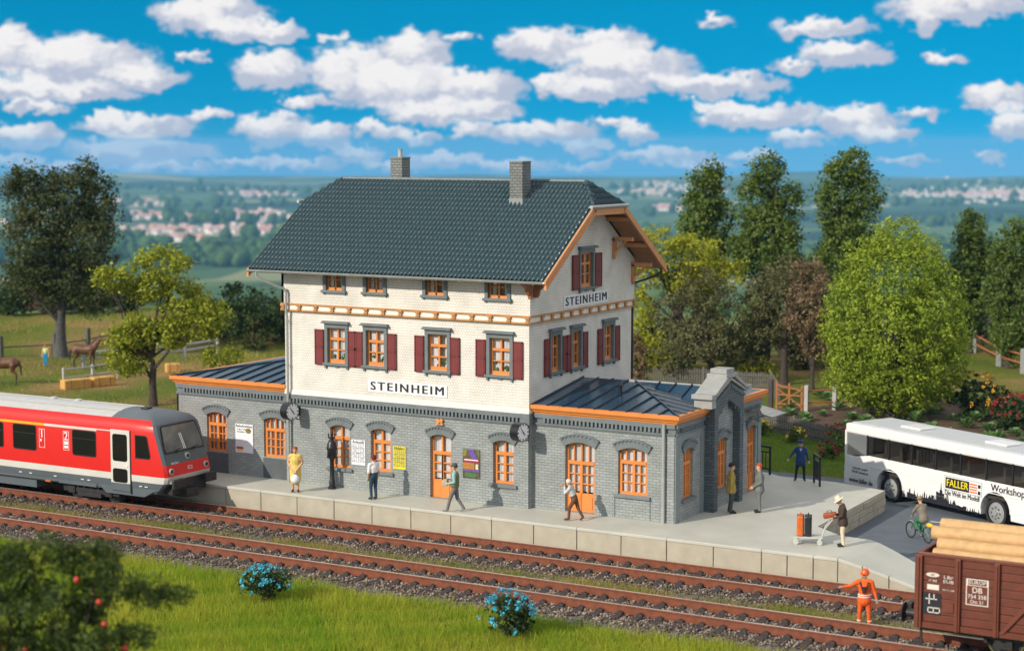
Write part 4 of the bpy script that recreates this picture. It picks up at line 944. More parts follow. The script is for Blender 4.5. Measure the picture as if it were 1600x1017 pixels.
for i in range(len(secs)-1):
    for j in range(nr_-1):
        q = [secs[i][j], secs[i][j+1], secs[i+1][j+1], secs[i+1][j]]; mb.mi = band(j, sum(p[0] for p in q)/4)
        if i == 4 and mb.mi == 0 and (ring[j][1]+ring[j+1][1])/2 > 1.0: mb.mi = 2
        mb.add([(p[0], p[1]-3, p[2]) for p in q], [(0, 1, 2, 3)])
# front face in horizontal strips
S = secs[-1]
for j in range(len(prof)-1):
    q = [S[j], S[j+1], S[nr_-2-j], S[nr_-1-j]]; z = (prof[j][1]+prof[j+1][1])/2
    mb.mi = 2 if z < .3 else 1 if z < .5 else 0 if z < .97 else 2 if z < 2.5 else 4
    mb.add([(p[0], p[1]-3, p[2]) for p in q], [(0, 1, 2, 3)])
mb.mi = 2; mb.add([(p[0], p[1]-3, p[2]) for p in (secs[0][0], secs[1][0], secs[-1][0], secs[-1][-1], secs[1][-1], secs[0][-1])], [(0, 1, 2, 3, 4, 5)])
me_b = mb.build('body', [red, lgrey, dgrey, roofg, dgrey], train, mt=TM)
bmx = bmesh.new(); bmx.from_mesh(me_b.data); bmesh.ops.remove_doubles(bmx, verts=bmx.verts, dist=.002); bmesh.ops.recalc_face_normals(bmx, faces=bmx.faces); bmx.to_mesh(me_b.data); bmx.free(); smooth_angle(me_b.data, 28)
TS = Wall('f', -4.25)
def tpart(name, pts, w0, w1, m, par=train, bevel=0):
    b_ = MB(); TS.prism(b_, pts, w0, w1); return b_.build(name, m, par, mt=TM, bevel=bevel)
def twin(u0, u1, z0, z1, name='window', r=.09, fm=rubber):
    o = tpart(name, rrect(u0, u1, z0, z1, r), -.03, .012, fm); tpart('pane', rrect(u0+.035, u1-.035, z0+.035, z1-.035, r*.7), .0, .016, wscreen, o); return o
for a, b in ((-25.2, -24.0), (-22.9, -21.75), (-20.75, -19.63), (-19.16, -18.01), (-16.28, -15.15)):
    o = twin(a, b, 1.05, 1.98)
    tpart('window_rim', rrect(a-.02, b+.02, 1.03, 2.0, .1)+rrect(a-.0, b-.0, 1.05, 1.98, .09)[::-1], -.03, .006, lgrey, o) if False else None
    tpart('sash_bar', [(a+.04, 1.66), (b-.04, 1.66), (b-.04, 1.685), (a+.04, 1.685)], .0, .019, rubber, o)
tpart('stripe', [(-32, 2.0), (-17.6, 2.0), (-17.6, 2.09), (-32, 2.09)], -.02, .004, yel); tpart('stripe', [(-17.6, 2.0), (-15.13, 2.0), (-15.13, 2.09), (-17.6, 2.09)], -.02, .004, lgrey); tpart('stripe', [(-15.13, 2.05), (-14.47, 2.05), (-14.47, 2.09), (-15.13, 2.09)], -.02, .004, lgrey)
dr = tpart('door', [(-14.47, .0), (-13.6, .0), (-13.6, 2.13), (-14.47, 2.13)], -.03, .014, lgrey)
tpart('door_skirt', [(-14.47, -.02), (-13.6, -.02), (-13.6, .25), (-14.47, .25)], 0, .02, dgrey, dr)
for z0, z1 in ((1.02, 1.98), (.27, .76)): tpart('door_window', rrect(-14.38, -13.71, z0, z1, .09), 0, .022, wscreen, dr)
tpart('handle', rrect(-13.78, -13.68, .86, .92, .02), 0, .04, white, dr)
tpart('door_gap', [(-13.6, -.1), (-13.55, -.1), (-13.55, 2.13), (-13.6, 2.13)], -.02, .012, rubber)
cw_ = tpart('cab_window', [(-13.36, 1.18), (-12.72, 1.18), (-12.66, 1.28), (-12.80, 1.95), (-12.88, 2.01), (-13.36, 2.01)], -.04, .006, rubber); tpart('pane', [(-13.32, 1.22), (-12.74, 1.22), (-12.70, 1.3), (-12.84, 1.94), (-12.9, 1.97), (-13.32, 1.97)], 0, .010, wscreen, cw_)
for u0, num, sub in ((-17.87, '1', ' '), (-16.71, '2', ' ')):
    b_ = MB(); TS.box(b_, u0, u0+.27, 1.2, 1.88, 0, .004); c_ = b_.build('class_mark', white, train, mt=TM)
    b_ = MB(); TS.box(b_, u0+.016, u0+.254, 1.216, 1.864, .004, .007); b_.build('class_mark_field', red, c_, mt=TM)
    text('class_number', num, .42, white, c_, TM @ TS.mt(u0+.135, 1.69, .010), bold=.012)
    if num == '2':
        b_ = MB(); TS.box(b_, u0+.04, u0+.23, 1.40, 1.52, .007, .010); TS.box(b_, u0+.04, u0+.23, 1.27, 1.36, .007, .010); b_.build('class_symbol', white, c_, mt=TM)
    else: b_ = MB(); TS.box(b_, u0+.05, u0+.12, 1.43, 1.51, .007, .010); b_.build('class_symbol', white, c_, mt=TM)
# lower skirt, underfloor boxes
m = MB(); m.prism([(-15.1, -4.22, .13), (-14.75, -4.22, -.16), (-13.0, -4.22, -.16), (-12.6, -4.22, .05), (-12.3, -4.22, .13)], (0, 2.44, 0)); m.build('skirt', dgrey, train, mt=TM)
m = MB(); m.box((-32, -4.23, -.02), (-15.2, -1.77, .10)); m.box((-32, -4.20, -.30), (-18.1, -1.80, .0)); m.build('underframe', dgrey, train, mt=TM)
m = MB(); m.tube([(-32, -4.26, .02), (-17.0, -4.26, .02)], .022, 6); m.build('pipe', bogm, train, mt=TM); MB().box((-17.6, -4.28, -.02), (-17.35, -4.24, .04)).build('warning_label', mat('warn', (.6, .13, .02)), train, mt=TM)
for x in (-18.9, -18.4, -17.2, -15.9, -15.6, -13.2, -12.95): MB().box((x, -4.256, .2), (x+.13, -4.24, .225)).build('lamp_marker', white, train, mt=TM)
def wheel(par, x, y, z, r, m_t, m_r, mt=None, w=.11, side=-1, spokes=0):
    b_ = MB(); b_.lathe([(r*.80, -w/2), (r, -w/2), (r, w/2-.02), (r*1.06, w/2), (r*.80, w/2)], (x, y, z), 24, 'y', cap=False); o = b_.build('wheel', m_t, par, smooth=True, mt=mt)
    b_ = MB(); b_.lathe([(r*.14, -w*.6), (r*.8, -w*.25), (r*.82, w*.2), (r*.14, w*.4)], (x, y, z), 20, 'y')
    b_.lathe([(r*.2, -w*.8), (r*.24, -w*.2), (r*.1, 0)], (x, y, z), 12, 'y'); b_.build('rim', m_r, o, smooth=True, mt=mt)
    return o
bg_ = empty('bogie', TB+Vector((0, 0, 0))); bg_.parent = train; bg_.location = (0, 0, 0)
for x in (-16.48, -14.75):
    for y in (-3.74, -2.26): wheel(bg_, x, y, -.22, .38, bogm, mat('wheel_steel', (.05, .045, .042), .45), TM)
m = MB()
for y in (-4.02,):
    m.box((-16.9, y-.06, -.30), (-14.3, y+.06, -.14)); m.box((-16.2, y-.1, -.42), (-15.1, y+.06, -.25))
    for x in (-16.48, -14.75): m.cbox((x, y-.03, -.22), (.3, .16, .24)); m.cbox((x-.25, y, -.02), (.1, .1, .22)); m.cbox((x+.25, y, -.02), (.1, .1, .22)); m.lathe([(.1, -.1), (.1, 0)], (x, y-.02, -.22), 10, 'y')
    for x in (-15.95, -15.62, -15.28): m.lathe([(.06, -.1), (.06, .2)], (x, y, -.12), 8)
    m.tube([(-16.9, y-.05, -.1), (-15.6, y-.08, .02), (-14.3, y-.05, -.08)], .03, 6)
m.build('bogie_frame', bogm, bg_, mt=TM)
# cab front: windscreen, lights, buffers
def front_pt(y, z, o=0.):
    return (fx(z)+o, -3+y, z)
def fpoly(name, yz, o, th, m_, par=train):
    b_ = MB(); b_.prism([front_pt(y, z, o) for y, z in yz], (th, 0, 0)); return b_.build(name, m_, par, mt=TM)
ws = fpoly('windscreen_frame', [(-1.02, 1.38), (1.02, 1.38), (1.06, 1.5), (.95, 2.26), (.88, 2.33), (-.88, 2.33), (-.95, 2.26), (-1.06, 1.5)], -.03, .045, rubber)
fpoly('windscreen', [(-.97, 1.43), (.97, 1.43), (1.0, 1.52), (.89, 2.24), (.84, 2.28), (-.84, 2.28), (-.89, 2.24), (-1.0, 1.52)], .0, .025, wsc2, ws)
for yy in (-.03, .05): fpoly('white_strip', [(yy-.02, 1.46), (yy+.02, 1.46), (yy-.04, 2.0), (yy-.08, 2.0)], .026, .004, white, ws)  # two slim white strips slanting up the middle of the windscreen
for s_ in (0, 1):
    b_ = MB(); a = -.75+s_*.9; b_.tube([front_pt(a, 1.40, .05), front_pt(a+.55, 1.50, .045)], .014, 5); b_.tube([front_pt(a+.25, 1.36, .03), front_pt(a+.35, 1.45, .05)], .012, 5); b_.build('wiper', rubber, ws, mt=TM)
for y, z, r_ in ((-.93, .78, .11), (.93, .78, .11), (.05, 1.20, .11)):
    b_ = MB(); b_.lathe([(r_, -.08), (r_, .035), (r_*.74, .04)], front_pt(y, z), 16, 'x'); o = b_.build('headlight', lgrey, train, smooth=True, mt=TM); b_ = MB(); b_.lathe([(r_*.74, 0), (r_*.70, .048), (r_*.2, .055)], front_pt(y, z), 14, 'x'); b_.build('lens', mat('lamp_lens', (.03, .035, .06), .1), o, smooth=True, mt=TM)
fpoly('emblem', [(-.05, .74), (.19, .74), (.19, .86), (-.05, .86)], 0, .02, mat('emblem_pink', (.75, .45, .42)))
text('emblem_letters', 'DB', .11, red, train, TM @ frame_mt(front_pt(.07, .80, .026), (0, 1, 0), (0, 0, 1)), bold=.003)
text('running_number', '628 226-3', .10, white, train, TM @ frame_mt(front_pt(-.68, 1.04, .02), (0, 1, 0), (-.25, 0, 1)), bold=.003)
fpoly('front_stripe', [(-1.1, .52), (1.1, .52), (1.1, .60), (-1.1, .60)], -.02, .04, lgrey)
MB().box((-12.35, -3.9, -.05), (-12.0, -2.1, .45)).build('coupling_box', bogm, train, mt=TM)
for y in (-3.86, -2.14):
    b_ = MB(); b_.tube([(-12.3, y, .36), (-11.82, y, .36)], .11, 10); b_.add([(-11.82, y-.3, .18), (-11.82, y+.3, .18), (-11.82, y+.3, .54), (-11.82, y-.3, .54), (-11.70, y-.3, .2), (-11.70, y+.3, .2), (-11.70, y+.3, .52), (-11.70, y-.3, .52)], [(0,3,2,1),(4,5,6,7),(0,1,5,4),(1,2,6,5),(2,3,7,6),(3,0,4,7)]); b_.build('buffer', bogm, train, mt=TM, bevel=.03)
MB().box((-12.35, -3.4, -.2), (-11.78, -2.75, .1)).build('coupler', bogm, train, mt=TM, bevel=.03)
MB().prism([(-12.2, -4.2, .36), (-11.95, -4.0, .36), (-11.95, -3.6, .36), (-12.2, -3.6, .36)], (0, 0, .14)).build('step_guard', lgrey, train, mt=TM)
for x in (-18.6, -17.4): MB().lathe([(.14, 2.70), (.14, 2.78), (.09, 2.80)], (x, -2.7, 0), 12).build('roof_vent', roofg, train, smooth=True, mt=TM)
MB().box((-14.0, -3.2, 2.74), (-13.7, -2.9, 2.80)).build('aerial', rubber, train, mt=TM, bevel=.02)
for y in (-3.6, -2.4): MB().box((-32, y-.02, 2.69), (-14.5, y+.02, 2.712)).build('roof_rib', roofg, train, mt=TM)

# ---- bus
busw = mat('bus_white', (.78, .78, .77), .28, .03, 1.5); busg = mat('bus_roof_grey', (.50, .52, .52), .45, .06, 3)
bus = empty('coach', (8.86, 10.76, -.72), math.atan2(-.476, .88), 'white coach with black skyline and lettering parked on the road by the platform', 'bus')
BX0, BX1, BWD = -2.42, 9.2, 2.35
BS = Wall('f', 0.)
def arch_out(xc, r, n=12): return [(xc+r*math.cos(a), .52+r*math.sin(a)) for a in np.linspace(math.pi, 0, n)]
# side panel with wheel arches
side = [(BX0, .30)]+[(0-.68, .30)]+arch_out(0, .66)+[(.68, .30), (5.08-.68, .30)]+arch_out(5.08, .66)+[(5.08+.68, .30), (BX1, .30), (BX1, 1.50), (-1.15, 1.50), (-1.9, 1.36), (BX0+.02, 1.40)]
m = MB(); m.prism([(u, 0., z) for u, z in side], (0, BWD, 0)); m.build('lower_body', busw, bus, bevel=.04)
m = MB(); m.box((BX0+.02, 0.015, 2.20), (BX1, BWD-.015, 2.56)); m.build('upper_body', busw, bus, bevel=.07)
m = MB(); m.box((BX0+.18, .22, 2.562), (BX1, BWD-.22, 2.60)); m.build('roof_panel', busg, bus, bevel=.015)
m = MB()
for x in (BX0+.06, ): m.box((x-.05, .01, 1.36), (x+.04, .12, 2.3)); m.box((x-.05, BWD-.12, 1.36), (x+.04, BWD-.01, 2.3))
m.build('corner_pillar', busw, bus)
for x in (-1.22, -.1, 1.06, 2.24, 3.42, 4.6, 5.78, 6.96, 8.14):
    for ya, yb_ in ((.012, .06), (BWD-.06, BWD-.012)): MB().box((x-.035, ya, 1.48), (x+.035, yb_, 2.24)).build('window_pillar', rubber, bus)
xw_ = [-2.36, -1.22, -.1, 1.06, 2.24, 3.42, 4.6, 5.78, 6.96, 8.14, 9.2]
bglass = glassmat('bus_glass', (.34, .31, .28), .10)
for i in range(len(xw_)-1):
    a, b = xw_[i]+.03, xw_[i+1]-.03
    for y in (.03, BWD-.03):
        b_ = MB(); z0 = 1.38 if i == 0 else 1.49; b_.add([(a, y, z0), (b, y, 1.49), (b, y, 2.22), (a, y, 2.22)], [(0, 1, 2, 3)]); b_.build('window', bglass if i else dglass, bus)
seatm = mat('bus_seat', (.30, .26, .23), .8, .15)
for x in np.arange(-.6, 9, .82):
    for y in (.25, 1.35):
        b_ = MB(); b_.box((x, y, 1.0), (x+.12, y+.75, 2.0)); b_.box((x-.4, y, 1.0), (x+.1, y+.75, 1.12)); b_.build('seat', seatm, bus, bevel=.03)
MB().box((BX0+.1, .1, .9), (BX1-.02, BWD-.1, 1.0)).build('cabin_floor', inside, bus)
MB().box((BX0+.12, .15, 1.02), (BX0+.6, BWD-.3, 1.45)).build('dashboard', inside, bus)
tyre = mat('tyre', (.018, .018, .019), .75, .2, 10)
rimm = mat('bus_rim', (.42, .43, .43), .35, .1, 6, metal=.4)
for x in (0, 5.08):
    for y in (.13, BWD-.13):
        o = wheel(bus, x, y, .47, .47, tyre, rimm, None, .22)
        b_ = MB()
        for k in range(8): a = k*math.pi/4; b_.lathe([(.03, -.03), (.03, .03)], (x+.19*math.cos(a), y-.12 if y < 1 else y+.12, .47+.19*math.sin(a)), 6, 'y')
        b_.build('wheel_nut', mat('nut', (.15, .15, .15), .4), o)
    b_ = MB(); q = arch_out(x, .70, 14); p_ = arch_out(x, .66, 14)[::-1]; b_.prism([(u, -.022, z) for u, z in q+p_], (0, .05, 0)); b_.build('wheel_arch', busw, bus)
    MB().box((x-.62, .3, .5), (x+.62, BWD-.3, 1.1)).build('wheel_well', inside, bus)
b_ = MB(); BS.box(b_, BX0+.1, BX1, 1.10, 1.125, -.01, .014); BS.box(b_, .75, 4.3, .62, .632, -.01, .006); b_.build('side_trim', busw, bus)
b_ = MB(); BS.prism(b_, rrect(-2.05, -1.0, .62, 1.28, .05)+[], 0, .012); b_.build('front_locker', busw, bus)
b_ = MB(); b_.box((BX0-.10, .08, .42), (BX0+.02, BWD-.08, .75)); b_.box((BX0-.07, .06, .78), (BX0+.02, BWD-.06, 1.0)); b_.build('bumper', busw, bus, bevel=.03)
for x in (-.3, 3.8): MB().box((x, .75, 2.60), (x+1.0, 1.5, 2.68)).build('roof_hatch', busw, bus, bevel=.03)
BT = lambda u, z: frame_mt((u, -.016, z), (1, 0, 0), (0, 0, 1))
text('web_address', 'www.faller.de', .25, ink, bus, BT(-1.5, .50), width=1.25, bold=.005); text('address_line', 'FALLER GmbH', .12, ink, bus, BT(-1.55, .95), width=.78); text('address_line', '78148 Gütenbach', .12, ink, bus, BT(-1.55, .82), width=.88)
text('lettering', 'Workshop', .36, ink, bus, BT(5.62, 1.30), width=1.5, bold=.006); text('lettering', 'Die Welt im Modell', .25, ink, bus, BT(3.55, .80), width=1.6, bold=.003)
b_ = MB(); BS.box(b_, 2.68, 4.46, .90, 1.40, .001, .010); b_.build('logo_border', mat('logo_grey', (.45, .45, .45)), bus); b_ = MB(); BS.box(b_, 2.71, 4.43, .93, 1.37, .010, .013); b_.build('logo_field', white, bus)
b_ = MB(); BS.box(b_, 2.76, 3.88, .96, 1.34, .013, .016); b_.build('logo_black', ink, bus); text('logo_name', 'FALLER', .36, mat('logo_yellow', (.9, .72, .02), .5), bus, frame_mt((3.32, -.019, 1.15), (1, 0, 0), (0, 0, 1)), width=1.0, bold=.012)
for k in range(4): b_ = MB(); BS.box(b_, 3.90, 4.24, .98+k*.09, 1.03+k*.09, .013, .017); b_.build('logo_bar', mat('logo_red', (.85, .16, .04), .5), bus)
b_ = MB(); BS.box(b_, 4.28, 4.40, .96, 1.08, .013, .016); BS.box(b_, 4.28, 4.40, 1.18, 1.30, .013, .016); b_.build('logo_mark', ink, bus)
sk = [(.62, .30)]; rr = np.random.default_rng(5); u = .66
while u < 4.36:
    w = rr.uniform(.06, .16); h = .42+.22*math.exp(-((u-2.2)/1.1)**2)+rr.uniform(-.05, .16); k = rr.integers(0, 3)
    if 2.42 < u < 2.58: h, k, w = 1.14, 1, .13
    if u > 3.2: h = .36+rr.uniform(.0, .12)
    if k == 0: sk += [(u, h), (u+w, h)]
    elif k == 1: sk += [(u, h*.72), (u+w*.3, h*.74), (u+w*.5, h), (u+w*.7, h*.74), (u+w, h*.72)]
    else: sk += [(u, h*.8), (u+w/2, h), (u+w, h*.8)]
    u += w
sk += [(4.38, .31)]
b_ = MB(); b_.prism([(a, -.006, z+.0) for a, z in sk], (0, .012, 0)); b_.build('skyline_print', ink, bus)

# ---- goods wagon with logs
wb = mat('wagon_brown', (.135, .032, .017), .5, .16, 4, .1, 30); wd = mat('wagon_post', (.15, .038, .02), .5, .14, 4)
WB = Vector((15.85, -7.0, -.6)); WM = Matrix.Translation(-WB)
wag = empty('goods_wagon', WB, 0, 'open brown goods wagon loaded with logs at the right edge', 'wagon')
WX0, WX1 = 15.85, 25.0; y0w, y1w = -8.3, -5.7
nb = 8; zb0, zb1 = .22, 1.88
for k in range(nb):
    za, zb_ = zb0+(zb1-zb0)*k/nb+.008, zb0+(zb1-zb0)*(k+1)/nb-.008
    MB().box((WX0+.02, y0w+.01, za), (WX1, y0w+.07, zb_)).build('plank', wb, wag, mt=WM, bevel=.006); MB().box((WX0+.02, y1w-.07, za), (WX1, y1w-.01, zb_)).build('plank', wb, wag, mt=WM)
    MB().box((WX0, y0w+.07, za), (WX0+.06, y1w-.07, zb_)).build('plank', wb, wag, mt=WM, bevel=.006)
WS = Wall('f', y0w)
MB().box((WX0-.03, y0w-.03, zb1), (WX1, y0w+.09, zb1+.09)).build('top_rail', wd, wag, mt=WM, bevel=.015); MB().box((WX0-.03, y1w-.09, zb1), (WX1, y1w+.03, zb1+.09)).build('top_rail', wd, wag, mt=WM, bevel=.015); MB().box((WX0-.035, y0w+.09, zb1+.001), (WX0+.08, y1w-.09, zb1+.088)).build('top_rail', wd, wag, mt=WM, bevel=.015)
for x in (WX0+.02, 16.86, 17.83, 18.8, 19.77, 20.74):
    b_ = MB(); wdt = .07 if x > 16 else .09; b_.box((x-wdt, y0w-.075, .06), (x+wdt, y0w+.012, zb1+.02)); b_.box((x-.025, y0w-.11, .06), (x+.025, y0w-.07, zb1-.02)); b_.build('stanchion', wd, wag, mt=WM, bevel=.008)
b_ = MB(); b_.add([(17.9, y0w-.06, .16), (18.02, y0w-.06, .16), (18.78, y0w-.06, 1.1), (18.78, y0w-.06, 1.28), (17.9, y0w-.0, .16), (18.02, y0w-.0, .16), (18.78, y0w-.0, 1.1), (18.78, y0w-.0, 1.28)], [(0,1,2,3),(4,5,6,7),(0,1,5,4),(1,2,6,5),(2,3,7,6),(3,0,4,7)]); b_.build('brace', wd, wag, mt=WM)
MB().box((WX0, y0w-.02, .06), (WX1, y0w+.06, .215)).build('sole_bar', wb, wag, mt=WM)
MB().box((WX0+.02, y0w+.3, -.08), (WX1, y1w-.3, .18)).build('underframe', bogm, wag, mt=WM); MB().box((WX0+.05, y0w+.08, .1), (WX1, y1w-.08, .2)).build('floor', wb, wag, mt=WM)
for y in (-7.88, -6.12):
    b_ = MB(); b_.tube([(15.86, y, .28), (15.42, y, .28)], [.12, .1], 10); b_.lathe([(.05, -.05), (.24, -.045), (.26, -.01), (.1, .03)], (15.40, y, .28), 16, 'x'); b_.build('buffer', bogm, wag, mt=WM, smooth=True)
b_ = MB(); b_.box((15.3, -7.12, .05), (15.9, -6.88, .28)); b_.box((15.22, -7.2, -.1), (15.36, -6.8, .36)); b_.build('coupler', bogm, wag, mt=WM, bevel=.02); MB().box((15.9, -8.25, -.4), (15.96, -8.2, .1)).build('step', bogm, wag, mt=WM)
for x in (17.95, 22.0):
    for y in (-7.74, -6.26):
        o = wheel(wag, x, y, -.13, .47, bogm, mat('wagon_wheel', (.04, .04, .035), .6), WM); b_ = MB(); b_.tube([(x+.45*math.cos(a), y-.058, -.13+.45*math.sin(a)) for a in np.linspace(0, 2*math.pi, 29)], .012, 5); b_.build('wheel_rim_line', mat('rim_green', (.22, .22, .05), .6), o, mt=WM)
    b_ = MB(); b_.box((x-.22, -8.05, -.3), (x+.22, -7.9, .12)); b_.prism([(x-.75, -8.02, .1), (x-.35, -8.02, -.1), (x+.35, -8.02, -.1), (x+.75, -8.02, .1)], (0, .1, 0)); b_.box((x-.5, -8.0, -.2), (x-.42, -7.6, .1)); b_.build('axle_box', bogm, wag, mt=WM)
WT = lambda u, z, o=.016: WM @ WS.mt(u, z, o)
def plate(n, u0, u1, z0, z1, m_, w=.012): b_ = MB(); WS.box(b_, u0, u1, z0, z1, -.01, w); return b_.build(n, m_, wag, mt=WM)
paint = mat('stencil_white', (.70, .64, .60), .6)
f1 = plate('number_frame', 17.06, 17.62, .78, 1.44, paint, .004); plate('number_field', 17.085, 17.595, .805, 1.27, wb, .007); plate('number_head', 17.11, 17.57, 1.29, 1.42, wb, .0065)
text('lettering', 'EUROP', .13, paint, wag, WT(17.34, 1.355, .010), width=.42, bold=.004); text('lettering', 'DB', .20, paint, wag, WT(17.34, 1.16, .012), bold=.008); text('lettering', '754 358', .14, paint, wag, WT(17.34, 1.0, .012), width=.46, bold=.005); text('lettering', 'Om 21', .12, paint, wag, WT(17.34, .87, .012), bold=.004)
plate('black_panel', 15.97, 16.44, .42, .97, ink, .006)
for u0, u1, z0, z1 in ((16.04, 16.34, .80, .825), (16.13, 16.155, .68, .94), (16.25, 16.275, .80, .94), (16.10, 16.42, .46, .485), (16.10, 16.42, .58, .605), (16.10, 16.125, .46, .60), (16.24, 16.265, .46, .60), (16.395, 16.42, .46, .60)): plate('stencil_line', u0, u1, z0, z1, paint, .010)
b_ = MB(); b_.lathe([(1., 0), (1., .003)], (0, 0, 0), 20); 
for v in range(len(b_.v)): x, y, z = b_.v[v]; b_.v[v] = (16.22+x*.17, y0w-.012-z, 1.43+y*.055)
b_.build('oval_mark', paint, wag, mt=WM); text('lettering', 'UIC', .07, wb, wag, WT(16.22, 1.43, .018), bold=.003)
text('lettering', '17 300', .08, paint, wag, WT(16.22, 1.28, .016), bold=.003); plate('stencil_block', 16.08, 16.38, 1.05, 1.18, paint, .004)
for k, (w_, z) in enumerate(((.24, 1.40), (.26, 1.29), (.30, 1.08))): text('lettering', ('LBr', 'EUB', '24.11.68')[k], .11 if k < 2 else .06, paint, wag, WT(16.62, z, .016), width=w_, bold=.003)
plate('ticket_box', 16.51, 16.76, .52, .76, wd, .03)
logm = mat('pale_log', (.55, .34, .15), .65, .14, 5, .15, 25); loge = mat('log_end', (.70, .48, .25), .7, .2, 14)
LOGS = [(16.10, -6.15, 1.93, .19, 'log at the far side of the wagon load'), (16.05, -6.55, 2.12, .2, 'log at the back of the wagon load, above the far rail'), (16.02, -6.95, 2.42, .185, 'topmost log on the wagon load'),
        (15.92, -7.38, 2.30, .19, 'log on the wagon that sticks out furthest to the left'), (16.16, -7.68, 2.08, .17, 'thin log tucked in the middle of the wagon load'), (16.14, -7.98, 1.86, .185, 'log leaning on the near rail of the wagon'), (16.3, -7.3, 1.85, .2, 'log half hidden inside the wagon')]
for x, y, z, r_, lb in LOGS:
    n = 14; b_ = MB(); b_.mi = 0
    path = [(x+(24.6-x)*i/8, y+random.uniform(-.012, .012), z+random.uniform(-.01, .01)) for i in range(9)]
    b_.tube(path, [r_*random.uniform(.96, 1.03) for _ in path], n, cap=False); b_.mi = 1
    b_.add(b_.v[:n], [tuple(range(n))]); b_.add(b_.v[8*n:9*n], [tuple(range(n))])
    o = b_.build('log', [logm, loge], smooth=True); tag(o, lb, 'log', 'logs loaded on the wagon')
# ---------------------------------------------------------------- people
def capsule(mb, a, b, ra, rb, fl=1., flax=None, n=12):
    """tapered round-ended limb; fl flattens it along flax"""
    a, b = Vector(a), Vector(b); t = (b-a); L = t.length; t = t.normalized() if L > 1e-6 else Vector((0, 0, 1))
    x = Vector(flax) if flax is not None else t.orthogonal(); x = (x-t*x.dot(t)); x = x.normalized() if x.length > 1e-4 else t.orthogonal().normalized(); y = t.cross(x)
    rings = [(-.999, ra*.05), (-.8, ra*.6), (-.45, ra*.89), (0, ra)]
    pts = [(a+t*(s*ra), r) for s, r in rings]+[(a.lerp(b, .5), (ra+rb)/2)]+[(b+t*(-s*rb), r/ra*rb) for s, r in rings[::-1]]
    v = [tuple(p+(x*math.cos(2*math.pi*k/n)*fl+y*math.sin(2*math.pi*k/n))*r) for p, r in pts for k in range(n)]
    f = [(i*n+k, i*n+(k+1) % n, (i+1)*n+(k+1) % n, (i+1)*n+k) for i in range(len(pts)-1) for k in range(n)]
    f += [tuple(range(n))[::-1], tuple(range((len(pts)-1)*n, len(pts)*n))]; mb.add(v, f)
skin_l = mat('skin', (.62, .34, .20), .55, .06, 20); lips = mat('lips', (.35, .10, .08), .5); eyem = mat('eye', (.02, .015, .012), .3)
BASE = dict(pelvis=(0, 0, .92), chest=(0, .01, 1.25), neck=(0, 0, 1.43), head=(0, -.02, 1.58), shl=(.19, 0, 1.38), shr=(-.19, 0, 1.38), ell=(.25, .02, 1.10), elr=(-.25, .02, 1.10), hal=(.26, -.06, .86), har=(-.26, -.06, .86),
            hil=(.09, 0, .88), hir=(-.09, 0, .88), knl=(.10, -.02, .48), knr=(-.10, -.02, .48), anl=(.10, .02, .08), anr=(-.10, .02, .08), tol=(.12, -.15, .035), tor=(-.12, -.15, .035))
